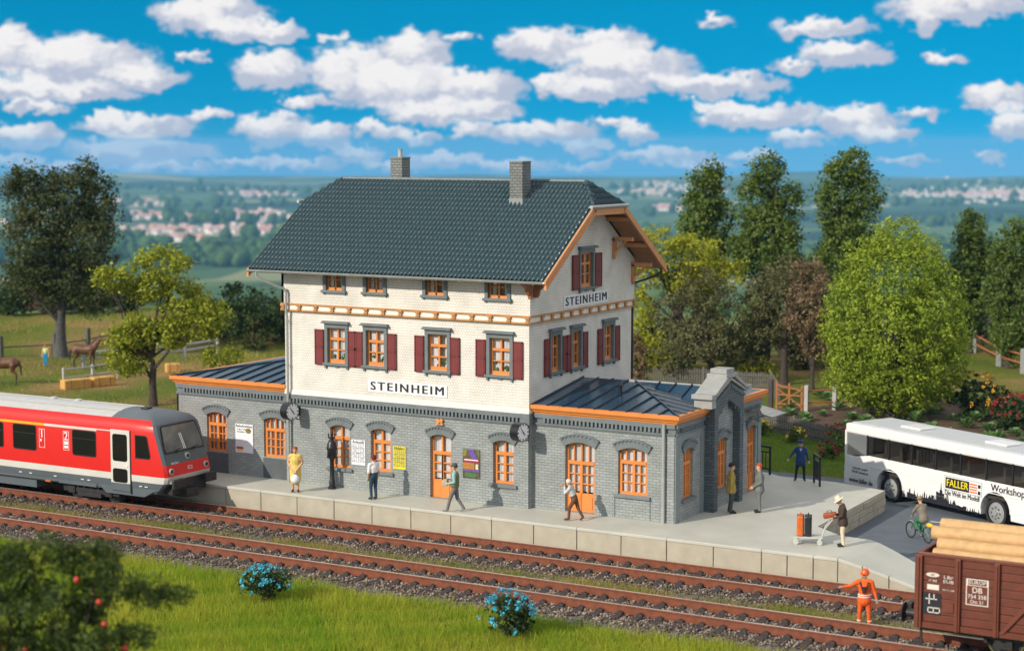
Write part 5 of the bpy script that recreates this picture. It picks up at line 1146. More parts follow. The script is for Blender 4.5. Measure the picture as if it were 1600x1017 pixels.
def person(label, loc, rz, scale, pose, top, bottom, hair, shoes, sleeves='long', skirt=None, hat=None, hatm=None, stout=1., hands=None, coat=0., extra=None, longhair=0):
    """faces local -y; the left hand is on local +x"""
    J = {k: Vector(v) for k, v in BASE.items()}
    for k, v in pose.items(): J[k] = Vector(v)
    hands = hands or skin_l
    SEG = []; w = stout*1.1
    def seg(a, b, ra, rb, m_, fl=1., ax=None): SEG.append((Vector(a), Vector(b), ra, rb, m_, fl, ax))
    side = (J['shl']-J['shr']).normalized()
    mid = J['pelvis'].lerp(J['chest'], .5); tb = bottom if skirt is None else top
    seg(J['pelvis'], mid, .125*w, .118*w, tb if coat <= 0 else top, 1.22, side); seg(mid, J['chest'], .118*w, .135*w, top, 1.25, side); seg(J['chest'], J['neck'].lerp(J['chest'], .25), .135*w, .09*w, top, 1.35, side)
    seg(J['shl'].lerp(J['neck'], .2), J['shr'].lerp(J['neck'], .2), .075*w, .075*w, top)
    seg(J['neck'].lerp(J['chest'], .15), J['head'], .058, .06, skin_l)
    hd = J['head']; up = (hd-J['neck']).normalized(); fwd = J.get('face', Vector((0, -1, 0))).normalized(); fwd = (fwd-up*fwd.dot(up)).normalized(); sd_ = fwd.cross(up)
    seg(hd+up*.05-fwd*-.0, hd+up*.07-fwd*.02, .098, .10, skin_l, .86, sd_); seg(hd-up*.045+fwd*.025, hd-up*.03+fwd*.02, .066, .07, skin_l, .9, sd_)
    seg(hd+fwd*.098+up*.03, hd+fwd*.112-up*.0, .012, .017, skin_l)
    for s_ in (-1, 1): seg(hd+sd_*.084*s_+up*.02, hd+sd_*.088*s_-up*.015, .02, .014, skin_l)
    for s in ('l', 'r'):
        sl = top; fo = top if sleeves == 'long' else skin_l; ua = top if sleeves != 'none' else skin_l
        seg(J['sh'+s], J['el'+s], .066*min(w, 1.15), .055, ua); seg(J['el'+s], J['ha'+s], .054, .037, fo)
        if sleeves == 'short': pass
        th = bottom if skirt is None else skin_l; seg(J['hi'+s], J['kn'+s], .090*w, .070, th); seg(J['kn'+s], J['an'+s], .067, .055 if skirt is None else .042, th)
        seg(J['an'+s]+Vector((0, 0, -.02)), J['to'+s], .048, .036, shoes, 1.1)
        h = J['ha'+s]; d = (h-J['el'+s]).normalized(); seg(h, h+d*.065, .034, .036, hands, 1.0)
    if skirt: # (hem z, hem radius)
        hz_, hr_ = skirt; c = (J['knl']+J['knr'])/2; k = (J['pelvis'].z-hz_)/max(.01, J['pelvis'].z-c.z); seg(J['pelvis'], J['pelvis'].lerp(c, k), .155*w, hr_, top, 1.12, side)
    if coat > 0: seg(J['pelvis'], J['pelvis']-Vector((0, 0, coat)), .138*w, .150*w, top, 1.2, side)
    mb = MB()
    for q in SEG: capsule(mb, *q[:4], q[5], q[6])
    tmp = mb.build('tmp', skin_l); md = tmp.modifiers.new('r', 'REMESH'); md.mode = 'VOXEL'; md.voxel_size = .0155; md.use_smooth_shade = True
    sm = tmp.modifiers.new('s', 'SMOOTH'); sm.iterations = 3; sm.factor = .5
    dg = bpy.context.evaluated_depsgraph_get(); me = bpy.data.meshes.new_from_object(tmp.evaluated_get(dg)); bpy.data.objects.remove(tmp)
    n = len(me.polygons); C = np.zeros(n*3); me.polygons.foreach_get('center', C); C = C.reshape(-1, 3)
    best = np.full(n, 1e9); idx = np.zeros(n, int); ms = []
    for a, b, ra, rb, m_, fl, ax in SEG:
        if m_ not in ms: ms.append(m_)
        a_, b_ = np.array(a), np.array(b); ab = b_-a_; t = np.clip(((C-a_)@ab)/max(1e-9, ab@ab), 0, 1); q = C-(a_+t[:, None]*ab)
        if ax is not None:
            x = np.array(ax); c = q@x; q = q-np.outer(c, x)*(1-1/fl)
        dd = np.linalg.norm(q, axis=1)/(ra+(rb-ra)*t); k = dd < best; best[k] = dd[k]; idx[k] = ms.index(m_)
    me.materials.clear()
    for m_ in ms: me.materials.append(m_)
    me.polygons.foreach_set('material_index', idx); me.polygons.foreach_set('use_smooth', [True]*n); me.name = 'body'
    root = empty('person', loc, rz, label, 'person'); root.scale = (scale,)*3
    body = bpy.data.objects.new('body', me); COL.objects.link(body); body.parent = root
    # fingers, rooted in the palm
    for s in ('l', 'r'):
        h = J['ha'+s]; d = (h-J['el'+s]).normalized(); p = h+d*.07; ax = (side-d*side.dot(d)); ax = d.cross(Vector((0, -1, 0)) if abs(d.y) < .8 else Vector((0, 0, 1))).normalized(); cu = d.cross(ax).normalized()
        if cu.dot(Vector((0, -1, .2))) < 0: cu = -cu
        fm = MB()
        for i, (o, ln) in enumerate(((-.028, .06), (-.0095, .07), (.0095, .066), (.028, .052))):
            b0 = p+ax*o; k1 = b0+d*ln*.55+cu*.006; capsule(fm, b0-d*.02, k1, .0095, .009, n=6); capsule(fm, k1, k1+d*ln*.35+cu*ln*.4, .009, .0075, n=6)
        tb0 = h+d*.02+ax*(-.03 if s == 'l' else .03); capsule(fm, tb0, tb0+d*.03+ax*(-.02 if s == 'l' else .02)+cu*.015, .012, .009, n=6)
        fm.build('fingers', hands, root, smooth=True)
    # face
    for s_ in (-1, 1): MB().ball(tuple(hd+fwd*.094+sd_*.036*s_+up*.045), .0125, 8, 5).build('eye', eyem, root, smooth=True)
    fm = MB(); capsule(fm, hd+fwd*.088+sd_*.022-up*.035, hd+fwd*.088-sd_*.022-up*.035, .009, .009, n=6); fm.build('mouth', lips, root)
    # hair
    hm_ = MB(); c = hd+up*.075-fwd*.022; pr_ = []
    for i in range(9):
        th = math.pi*.5*i/8*1.25
        for k in range(14):
            ph = 2*math.pi*k/14; dirn = (sd_*math.cos(ph)*.93+(-fwd)*math.sin(ph))*math.sin(th)+up*math.cos(th); fr_ = max(0., -math.sin(ph)); r_ = .113*(1+.03*random.uniform(-1, 1)); pt = c+dirn*r_
            if th > 1.35 and fr_ > .2: pt = c+up*.015+(sd_*math.cos(ph)*.93+(-fwd)*math.sin(ph))*.102
            if longhair and th > 1.2 and fr_ < .5: pt = pt-up*longhair*(th-1.2)
            pr_.append(tuple(pt))
    hm_.add(pr_, [(i*14+k, i*14+(k+1) % 14, (i+1)*14+(k+1) % 14, (i+1)*14+k) for i in range(8) for k in range(14)]); hm_.build('hair', hair, root, smooth=True)
    if hat:
        b_ = MB(); c = hd+up*.105-fwd*.015
        prof_ = {'cap': [(.001, .095), (.07, .09), (.105, .055), (.118, .0), (.116, -.02)], 'brim': [(.001, .12), (.075, .12), (.1, .08), (.112, .0), (.19, -.02), (.19, -.03), (.11, -.02)], 'helmet': [(.001, .125), (.07, .112), (.11, .065), (.128, .0), (.14, -.025), (.12, -.03)], 'peaked': [(.001, .07), (.13, .075), (.14, .05), (.112, .0), (.11, -.02)]}[hat]
        b_.lathe(prof_, (0, 0, 0), 16); mt = Matrix((( *sd_, 0), (*(-fwd), 0), (*up, 0), (0, 0, 0, 1))).transposed(); mt.translation = c; b_.v = [tuple(mt @ Vector(p)) for p in b_.v]
        if hat in ('cap', 'helmet', 'peaked'):
            q = [tuple(c+fwd*.1+sd_*.085*math.cos(a)+fwd*.085*math.sin(a)-up*.012) for a in np.linspace(0, math.pi, 8)]; b_.prism(q, tuple(up*.012))
        b_.build('hat', hatm, root, smooth=True)
    if extra: extra(root, J)
    return root
def cl(n, c, v=.1): return mat('cloth_'+n, c, .8, v, 9, .12, 60)
hair_r = cl('red_hair', (.38, .07, .02)); hair_d = cl('dark_hair', (.02, .015, .012)); hair_w = cl('white_hair', (.66, .62, .55)); hair_b = cl('brown_hair', (.09, .045, .02)); hair_m = cl('burgundy_hair', (.17, .015, .022))
shoe_b = cl('brown_shoe', (.10, .03, .015)); shoe_k = cl('black_shoe', (.015, .015, .017)); shoe_g = cl('grey_shoe', (.27, .30, .29))
# woman in yellow
person('woman in a yellow dress holding a white bag by the downpipe', (-8.53, -1.46, 0), R(30), .91, dict(ell=(.27, .0, 1.12), elr=(-.27, 0, 1.12), hal=(.05, -.20, .84), har=(-.05, -.20, .84), pelvis=(0, .0, .9)), cl('yellow', (.72, .54, .14)), cl('yellow', (.72, .54, .14)), hair_r, shoe_b, 'none', (.47, .19), stout=1.18)
hb = MB().ball((0, 0, .16), (.15, .09, .16), 12, 8); hb.tube([(-.05, 0, .28), (-.03, 0, .40), (.03, 0, .40), (.05, 0, .28)], .012, 6); q = hb.build('handbag', cl('white_bag', (.8, .8, .82)), smooth=True); q.location = (-8.53+.13, -1.46-.20, .335); q.rotation_euler[2] = R(30); tag(q, 'round white bag held by the woman in yellow', 'bag')
person('woman in white shirt and navy trousers looking at the timetable', (-5.39, -1.24, 0), R(-110), .88, dict(hal=(.20, -.1, .82), har=(-.22, -.06, .84), knl=(.09, -.06, .48), anl=(.09, -.02, .08), tol=(.09, -.18, .035), face=(.2, -1, .15)), cl('white_shirt', (.80, .78, .77)), cl('navy', (.022, .055, .085)), hair_m, shoe_k, 'short', longhair=.08)
q = MB().ball((0, 0, .13), (.10, .05, .13), 10, 7).build('green_bag', cl('green_bag', (.22, .36, .10)), smooth=True); q.location = (-5.60, -1.10, .37); tag(q, 'small green bag carried by the woman in white shirt', 'bag')
def vest(root, J):
    b_ = MB(); capsule(b_, (0, -.01, .98), (0, .0, 1.32), .165, .155, 1.3, (1, 0, 0), 14); b_.build('vest', cl('olive_vest', (.15, .18, .085)), root, smooth=True)
person('man in cap and olive vest walking past the poster with a parcel', (-1.89, -1.62, 0), R(-72), .915, dict(chest=(0, -.02, 1.25), ell=(.25, .03, 1.12), elr=(-.25, .03, 1.12), hal=(.10, -.28, 1.02), har=(-.10, -.28, 1.0), knl=(.10, -.16, .50), anl=(.10, -.26, .1), tol=(.10, -.43, .055), knr=(-.10, .06, .48), anr=(-.10, .30, .12), tor=(-.10, .17, .035)), cl('cyan_shirt', (.30, .50, .50)), cl('grey_trousers', (.17, .165, .145)), hair_b, shoe_g, 'long', hat='cap', hatm=cl('slate_cap', (.07, .08, .085)), extra=vest)
q = MB().box((-.13, -.09, 0), (.13, .09, .17)).box((-.1, -.07, .17), (.1, .07, .21)).build('parcel', cl('parcel', (.50, .42, .30)), bevel=.02); q.location = (-2.21, -1.71, .86); q.rotation_euler[2] = R(-72); tag(q, 'small parcel in the hands of the man in olive vest', 'parcel')
person('white-haired man in grey sweater leaning forward at the double door', (2.12, -.93, 0), R(-82), .81, dict(pelvis=(0, .10, .88), chest=(0, -.02, 1.18), neck=(0, -.08, 1.35), head=(0, -.14, 1.48), shl=(.19, -.05, 1.31), shr=(-.19, -.05, 1.31), ell=(.23, -.22, 1.12), elr=(-.23, -.28, 1.16), hal=(.06, -.30, 1.34), har=(-.06, -.40, 1.36), hil=(.09, .12, .85), hir=(-.09, .12, .85), knl=(.10, -.08, .50), anl=(.10, -.10, .1), tol=(.10, -.27, .04), knr=(-.10, .22, .48), anr=(-.10, .42, .16), tor=(-.10, .33, .04)), cl('light_sweater', (.52, .54, .54)), cl('brown_trousers', (.13, .055, .025)), hair_w, shoe_b, 'long')
person('dark-haired man in mustard jacket talking by the portal', (6.09, 2.76, 0), R(118), .95, dict(hal=(.22, -.12, .86), har=(-.24, .02, .84), anl=(.12, .06, .08), tol=(.14, -.11, .035)), cl('mustard', (.36, .26, .055)), cl('charcoal', (.06, .062, .06)), hair_d, shoe_k, 'long', coat=.1, stout=1.1)
person('red-haired man in grey suit facing the man in mustard', (6.86, 3.32, 0), R(-62), .935, dict(ell=(.27, .03, 1.12), elr=(-.27, .02, 1.1), hal=(.12, -.22, .92), har=(-.12, -.24, .90)), cl('suit_grey', (.15, .16, .15)), cl('suit_grey', (.15, .16, .15)), hair_r, shoe_k, 'long', coat=.12, stout=1.12)
def tie(root, J):
    b_ = MB(); b_.prism([(-.05, -.165, 1.42), (.05, -.165, 1.42), (.0, -.185, 1.22)], (0, -.01, 0)); b_.build('shirt_front', cl('white_shirt', (.8, .78, .77)), root)
    b_ = MB(); b_.prism([(-.014, -.18, 1.40), (.014, -.18, 1.40), (.02, -.192, 1.25), (-.02, -.192, 1.25)], (0, -.008, 0)); b_.build('tie', cl('tie', (.03, .04, .1)), root)
person('bus driver in blue uniform and cap beside the black railing', (5.95, 9.45, 0), R(25), .83, dict(elr=(-.36, -.03, 1.16), har=(-.50, -.10, .96), ell=(.28, .02, 1.12), hal=(.34, -.06, .88), knl=(.16, -.02, .48), knr=(-.16, -.02, .48), anl=(.17, .0, .08), anr=(-.20, 0, .08), tol=(.2, -.16, .035), tor=(-.26, -.15, .035)), cl('uniform_blue', (.010, .042, .16)), cl('black_trousers', (.013, .013, .016)), hair_d, shoe_k, 'long', hat='peaked', hatm=cl('uniform_blue', (.010, .042, .16)), coat=.12, stout=1.15, extra=tie)
person('man in straw hat and brown jacket pushing the luggage cart', (11.0, -.2, 0), R(-66), .885, dict(chest=(0, -.03, 1.25), neck=(0, -.05, 1.42), head=(0, -.13, 1.54), face=(0, -1, -.35), ell=(.24, -.06, 1.1), elr=(-.24, -.06, 1.1), hal=(.16, -.34, 1.0), har=(-.16, -.34, 1.0)), cl('dark_brown_jacket', (.055, .032, .022)), cl('cream_trousers', (.66, .54, .38)), hair_b, shoe_k, 'long', hat='brim', hatm=cl('straw', (.74, .64, .48)), coat=.12, stout=1.05)
def harness(root, J):
    for s in (-1, 1):
        b_ = MB(); b_.tube([(.03*s, -.18, 1.15), (.12*s, -.14, 1.38), (.13*s, .02, 1.46), (.08*s, .14, 1.3)], .02, 5); b_.build('strap', cl('harness', (.02, .02, .02)), root)
    b_ = MB(); b_.cbox((0, -.17, 1.18), (.09, .06, .2)); b_.build('radio', cl('harness', (.02, .02, .02)), root, bevel=.01)
    for z in (1.0, .94): 
        b_ = MB(); b_.lathe([(.176, 0), (.176, .03)], (0, .0, z), 20); b_.v = [(x*1.14, y*.96, z_) for x, y, z_ in b_.v]; b_.build('reflector_band', cl('reflector', (.72, .70, .62)), root)
    for s in ('l', 'r'): 
        p_ = J['an'+s]; b_ = MB(); b_.lathe([(.073, 0), (.073, .04)], (p_.x, p_.y-.0, .2), 14); b_.build('reflector_band', cl('reflector', (.72, .70, .62)), root)
ora = cl('safety_orange', (.80, .115, .010))
person('track worker in orange overalls and helmet pointing along the rails', (13.52, -5.52, -.93), R(12), .905, dict(elr=(-.42, -.03, 1.25), har=(-.66, -.08, 1.21), ell=(.29, .03, 1.13), hal=(.36, -.05, .90), shl=(.20, 0, 1.40), shr=(-.21, 0, 1.38), face=(-.75, -1, -.1), knl=(.14, -.02, .5), anl=(.16, .02, .08), tol=(.17, -.14, .035), knr=(-.13, -.02, .5), anr=(-.14, .02, .08)), ora, ora, hair_d, ora, 'long', hat='helmet', hatm=mat('helmet_orange', (.80, .10, .01), .3), stout=1.08, hands=cl('work_glove', (.30, .31, .32)), coat=.1, extra=harness)
person('child in blue dungarees standing between the two horses', (-46.0, 25.1, -.74), R(25), .74, dict(), cl('child_top', (.55, .62, .25)), cl('child_blue', (.01, .28, .55)), hair_r, shoe_b, 'none', (.42, .2) if False else None)
# cyclist and bicycle
bf, br_ = Vector((11.36, 5.29, 0)), Vector((12.12, 4.73, 0)); bd = (bf-br_).normalized(); brz = math.atan2(bd.y, bd.x)
bike = empty('bicycle', (br_.x, br_.y, -.72), brz, 'bicycle with chrome mudguard and yellow carrier bag ridden on the road', 'bicycle')
chrome = mat('chrome', (.62, .64, .66), .2, metal=.8); bgreen = mat('bike_green', (.03, .16, .06), .35); wbz = 1.08; rw = .30; bike.scale = (.84,)*3
for x in (0, wbz):
    b_ = MB(); ring_ = [(x+rw*math.cos(a), 0, rw+.02+rw*math.sin(a)) for a in np.linspace(0, 2*math.pi, 25)]; b_.tube(ring_, .026, 6, False); o = b_.build('wheel', tyre, bike, smooth=True)
    b_ = MB(); [b_.tube([(x, .015*((k % 2)*2-1), rw+.02), (x+.28*math.cos(k*math.pi/8), 0, rw+.02+.28*math.sin(k*math.pi/8))], .004, 4) for k in range(16)]; b_.lathe([(.03, -.04), (.03, .04)], (x, 0, rw+.02), 8, 'y'); b_.build('spokes', chrome, o)
    b_ = MB(); b_.tube([(x+.345*math.cos(a), 0, rw+.02+.345*math.sin(a)) for a in np.linspace(R(20), R(165), 12)], .022, 5); b_.build('mudguard', chrome, bike)
b_ = MB(); bb = (.42, 0, .28); seat_t = (.27, 0, .78); hdp = (.83, 0, .74)
for p_, q_ in ((bb, seat_t), (bb, hdp), ((0, 0, .32), bb), ((0, 0, .32), (.31, 0, .66)), ((.30, 0, .68), (.80, 0, .70)), ((wbz, 0, .32), (.82, 0, .76))): b_.tube([p_, q_], .019, 6)
b_.build('frame', bgreen, bike, smooth=True)
b_ = MB(); b_.tube([(.82, 0, .76), (.80, 0, .92)], .014, 6); b_.tube([(.68, -.26, .96), (.80, -.16, .95), (.80, .16, .95), (.68, .26, .96)], .013, 6); b_.build('handlebar', chrome, bike)
MB().ball((.25, 0, .82), (.14, .08, .035), 10, 6).build('saddle', rubber, bike, smooth=True); MB().ball((-.12, 0, .71), (.19, .11, .09), 10, 6).build('carrier_bag', mat('yellow_bag', (.78, .50, .02), .45), bike, smooth=True)
b_ = MB(); b_.box((-.3, -.05, .615), (.22, .05, .635)); b_.tube([(0, .05, .32), (-.12, .05, .62)], .01, 5); b_.tube([(0, -.05, .32), (-.12, -.05, .62)], .01, 5); b_.build('carrier', chrome, bike)
b_ = MB(); b_.lathe([(.09, -.01), (.09, .01)], bb, 14, 'y'); b_.tube([(.42, -.02, .28), (.5, -.1, .14)], .012, 5); b_.tube([(.42, .02, .28), (.34, .1, .42)], .012, 5); b_.cbox((.5, -.12, .13), (.1, .08, .02)); b_.cbox((.34, .12, .43), (.1, .08, .02)); b_.build('crank', chrome, bike)
# rider, sitting: local -y is forward, so turn by +90 degrees
pr_ = br_+bd*.27*.84
person('cyclist in grey jacket, green trousers and cap riding a bicycle', (pr_.x, pr_.y, -.72), brz+R(90), .83, dict(pelvis=(0, 0, .95), chest=(0, -.13, 1.25), neck=(0, -.19, 1.42), head=(0, -.25, 1.56), shl=(.19, -.17, 1.37), shr=(-.19, -.17, 1.37), ell=(.25, -.32, 1.16), elr=(-.25, -.32, 1.16), hal=(.22, -.43, .99), har=(-.22, -.43, .99), hil=(.09, -.02, .92), hir=(-.09, -.02, .92), knl=(.11, -.36, .72), knr=(-.11, -.30, .58), anl=(.12, -.14, .47), anr=(-.12, -.22, .20), tol=(.12, -.29, .42), tor=(-.12, -.36, .15), face=(.15, -1, 0)), cl('grey_brown_jacket', (.21, .18, .135)), cl('green_trousers', (.012, .17, .065)), hair_b, shoe_k, 'long', hat='cap', hatm=cl('tan_cap', (.28, .2, .13)), coat=.06, stout=1.08)
# ---------------------------------------------------------------- luggage
cart = empty('luggage_cart', (9.95, -.35, 0), R(18), 'pale grey flat luggage cart pushed by the man in straw hat', 'cart')
cg = mat('cart_grey', (.50, .51, .47), .5, .08)
MB().box((-.45, -.24, .20), (.45, .24, .245)).build('deck', cg, cart, bevel=.01)
for x, y in ((-.36, -.2), (-.36, .2), (.36, -.2), (.36, .2)): b_ = MB(); b_.lathe([(.085, -.03), (.085, .03)], (x, y, .087), 12, 'y'); b_.box((x-.05, y-.035, .10), (x+.05, y+.035, .20)); b_.build('wheel', cg, cart)
b_ = MB(); [b_.tube([(.42, y, .24), (.50, y, .5), (.82, y, .92)], .02, 6) for y in (-.2, .2)]; b_.tube([(.82, -.22, .92), (.82, .22, .92)], .022, 6); b_.tube([(.48, -.2, .45), (.48, .2, .45)], .014, 6); b_.build('handle', cg, cart, smooth=True)
def suitcase(loc, rz, m_, lb):
    b_ = MB().box((-.10, -.22, 0), (.10, .22, .62)); o = b_.build('suitcase', m_, bevel=.045); o.location = loc; o.rotation_euler[2] = rz; tag(o, lb, 'suitcase')
    b_ = MB(); b_.box((-.105, -.17, .06), (-.10, .17, .56)); b_.build('panel', m_, o); b_ = MB(); b_.tube([(0, -.08, .61), (0, -.08, .68), (0, .08, .68), (0, .08, .61)], .016, 6); b_.build('handle', m_, o)
    for y in (-.12, .12): b_ = MB(); b_.box((-.104, y-.012, .0), (.104, y+.012, .625)); b_.build('strap', mat('strap_dark', (.05, .03, .02)), o)
suitcase((9.72, -.40, .247), R(18), mat('case_orange', (.62, .13, .02), .4, .1), 'orange suitcase standing on the luggage cart'); suitcase((9.94, -.33, .247), R(18), mat('case_black', (.02, .021, .024), .4, .1), 'black suitcase standing on the luggage cart')
b_ = MB().box((-.2, -.12, 0), (.2, .12, .16)); o = b_.build('travel_bag', mat('bag_redbrown', (.33, .07, .025), .5, .2), bevel=.04); o.location = (10.60, -.22, .84); o.rotation_euler = (0, R(-10), R(18)); tag(o, 'red-brown bag held over the handle of the luggage cart', 'bag')
b_ = MB(); b_.tube([(-.08, 0, .15), (-.06, 0, .22), (.06, 0, .22), (.08, 0, .15)], .012, 6); b_.build('handle', mat('strap_dark', (.05, .03, .02)), o)

# ---------------------------------------------------------------- clocks, pump, posters, railings
def clock(x, ywall, z, lb):
    o = empty('station_clock', (x, ywall, z), 0, lb, 'clock'); rc = .315
    # drum with faces along the platform, turned a little to the camera
    mt = Matrix.Translation((0, -.56, 0)) @ Matrix.Rotation(R(-12), 4, 'Z')
    b_ = MB(); b_.lathe([(rc*.93, -.17), (rc, -.165), (rc, .165), (rc*.93, .17), (rc*.90, .15)], (0, 0, 0), 32, 'x'); b_.build('case', black, o, smooth=True, mt=mt)
    for s in (1, -1):
        b_ = MB(); b_.lathe([(rc*.91, .150*s), (rc*.905, .156*s)], (0, 0, 0), 32, 'x'); fo = b_.build('dial', mat('clock_white', (.88, .90, .92), .5), o, mt=mt)
        b_ = MB()
        for k in range(12):
            a = k*math.pi/6; l0, w_ = (.66, .022) if k % 3 == 0 else (.72, .014); c, s2 = math.cos(a), math.sin(a)
            v = [(y*c-z_*s2, y*s2+z_*c) for y, z_ in ((-w_, l0*rc), (w_, l0*rc), (w_, .86*rc), (-w_, .86*rc))]; b_.prism([(.157*s, p, q) for p, q in v], (.003*s, 0, 0))
        b_.build('hour_mark', ink, fo, mt=mt); 
        for a, l, w_ in ((R(36)*1., .68, .016), (R(-140), .45, .024)):
            c, s2 = math.cos(a), math.sin(a); v = [(y*c-z_*s2, y*s2+z_*c) for y, z_ in ((-w_, -.1*rc), (w_, -.1*rc), (w_*.6, l*rc), (-w_*.6, l*rc))]; b_ = MB(); b_.prism([(.162*s, p, q) for p, q in v], (.004*s, 0, 0)); b_.build('hand', ink, fo, mt=mt)
    b_ = MB(); b_.box((-.04, -.24, -.06), (.04, .0, .06)); b_.box((-.06, -.03, -.22), (.06, .0, .22)); b_.tube([(0, -.26, -.26), (0, -.14, -.34), (0, 0, -.36)], .02, 6); b_.build('bracket', black, o)
    return o
clock(-9.42, 0, 2.66, 'black station clock on the left corner by the downpipe'); clock(-.04, 0, 2.66, 'black station clock on the right corner beside the annex')
pu = empty('water_pump', (-7.75, -.36, 0), 0, 'tall black cast iron column with lantern-shaped head before the left window', 'column')
MB().lathe([(.15, 0), (.15, .06), (.11, .1), (.105, .28), (.085, .32), (.075, .95), (.085, 1.05)], (0, 0, 0), 14).build('shaft', black, pu, smooth=True)
MB().lathe([(.085, 1.05), (.16, 1.12), (.17, 1.2), (.165, 1.38), (.19, 1.42), (.19, 1.48), (.17, 1.52), (.165, 1.6), (.1, 1.72), (.05, 1.78)], (0, 0, 0), 14).build('head', black, pu, smooth=True)
b_ = MB(); b_.lathe([(.05, 1.76), (.09, 1.82), (.03, 1.9), (.06, 1.96), (.01, 2.06)], (0, 0, 0), 10)
for s in (-1, 1): b_.tube([(0, 0, 1.78), (.12*s, 0, 1.8), (.14*s, 0, 1.92)], [.03, .03, .02], 6); b_.ball((.14*s, 0, 1.93), .035)
b_.build('finial', black, pu, smooth=True); b_ = MB(); b_.tube([(0, -.1, 1.3), (-.02, -.22, 1.25), (-.02, -.24, 1.12)], .03, 6); b_.build('spout', black, pu); b_ = MB(); b_.tube([(.12, -.05, 1.35), (.24, -.06, 1.3), (.24, -.06, .8)], .018, 6); b_.build('lever', black, pu)
def poster(W_, u0, u1, z0, z1, m_, lb, nm='poster'):
    b_ = MB(); W_.box(b_, u0, u1, z0, z1, .012, .03); o = b_.build(nm, m_); tag(o, lb, nm.replace('_', ' ')); return o
pw = mat('poster_white', (.80, .80, .84), .55)
o = poster(FL, -12.42, -11.62, .84, 1.9, pw, 'white fair poster between the windows of the left annex')
text('headline', 'Bahnhofsfest', .13, ink, o, FL.mt(-12.02, 1.82, .033), width=.74, bold=.004); text('headline', '9. bis 11. Mai', .09, ink, o, FL.mt(-12.13, 1.70, .033), width=.42); text('headline', 'Modellbahn', .07, ink, o, FL.mt(-12.16, 1.61, .033), width=.36)
b_ = MB(); FL.prism(b_, [(-11.82+.13*math.cos(a), 1.66+.10*math.sin(a)) for a in np.linspace(0, 2*math.pi, 14)[:-1]], .03, .033); b_.build('picture', mat('poster_picture', (.30, .28, .06), .6, col2=(.10, .06, .02), vscale=18), o)
for k in range(9): b_ = MB(); FL.box(b_, -12.34, -11.74+.06*((k*7) % 3), 1.5-k*.05, 1.505-k*.05, .03, .032); b_.build('text_line', mat('print_grey', (.45, .45, .5)), o)
b_ = MB(); FL.box(b_, -12.38, -12.06, .97, 1.06, .03, .033); b_.build('logo', mat('poster_red', (.55, .03, .03)), o); b_ = MB(); FL.box(b_, -12.36, -12.10, .88, .95, .03, .033); b_.build('logo', mat('poster_yellow', (.75, .60, .12)), o)
def timetable(u0, u1, z0, z1, field, head, title, lb):
    o = poster(FW, u0, u1, z0, z1, field, lb, 'timetable'); w = u1-u0
    text('headline', title, .14, ink, o, FW.mt((u0+u1)/2, z1-.07, .034), width=w*.86, bold=.003)
    b_ = MB()
    b_.v = []
    for k in range(1, 6): FW.box(b_, u0+w*k/6-.004, u0+w*k/6+.004, z0+.1, z1-.14, .03, .033)
    for k in range(5): FW.box(b_, u0+.03, u1-.03, z0+.1+(z1-z0-.24)*k/4-.004, z0+.1+(z1-z0-.24)*k/4+.004, .03, .0335)
    q = b_.build('table_rule', ink, o); q['kind'] = 'stuff'
    b_ = MB(); rr = np.random.default_rng(int(abs(u0*10)))
    for k in range(6):
        for j in range(17):
            if rr.random() < .8: z = z0+.11+(z1-z0-.27)*j/17; FW.box(b_, u0+w*k/6+.014, u0+w*k/6+.014+rr.uniform(.3, .8)*w/6, z, z+.014, .03, .0325)
    q = b_.build('table_entry', mat('print_dark', (.12, .12, .16)), o); q['kind'] = 'stuff'
timetable(-7.14, -6.56, .88, 1.76, pw, pw, 'Ankunft', 'white arrivals timetable between the two left ground floor windows')
timetable(-5.39, -4.87, .88, 1.68, mat('timetable_yellow', (.72, .62, .03), .55), pw, 'Abfahrt', 'yellow departures timetable right of the second window')
o = poster(FW, -2.56, -1.89, .83, 1.82, mat('poster_dark', (.05, .035, .05), .5, col2=(.13, .10, .03), vscale=9), 'colourful dark poster between the door and the right window')
for pts, c in (([(-2.35, 1.82), (-2.15, 1.82), (-1.98, 1.50), (-2.2, 1.50)], (.14, .07, .36)), ([(-2.54, 1.5), (-1.91, 1.5), (-1.91, 1.36), (-2.54, 1.36)], (.28, .03, .07)), ([(-2.54, 1.36), (-2.1, 1.36), (-2.1, 1.14), (-2.54, 1.14)], (.40, .17, .03)), ([(-2.05, 1.33), (-1.95, 1.33), (-1.95, 1.15), (-2.05, 1.15)], (.7, .58, .42)), ([(-2.54, 1.13), (-1.91, 1.13), (-1.91, 1.07), (-2.54, 1.07)], (.03, .28, .26)), ([(-2.4, 1.05), (-1.95, .98), (-2.1, .86), (-2.5, .9)], (.05, .16, .05)), ([(-2.55, 1.8), (-2.38, 1.8), (-2.42, 1.6), (-2.55, 1.55)], (.20, .20, .04)), ([(-2.0, 1.81), (-1.9, 1.8), (-1.9, 1.55), (-1.96, 1.6)], (.12, .16, .05))):
    b_ = MB(); FW.prism(b_, pts, .03, .033); b_.build('picture', mat('print_%d' % int(sum(c)*1000), c, .5, .35, 25), o)
b_ = MB(); FW.box(b_, -2.50, -1.95, 1.44, 1.475, .033, .036); b_.build('headline', white, o)
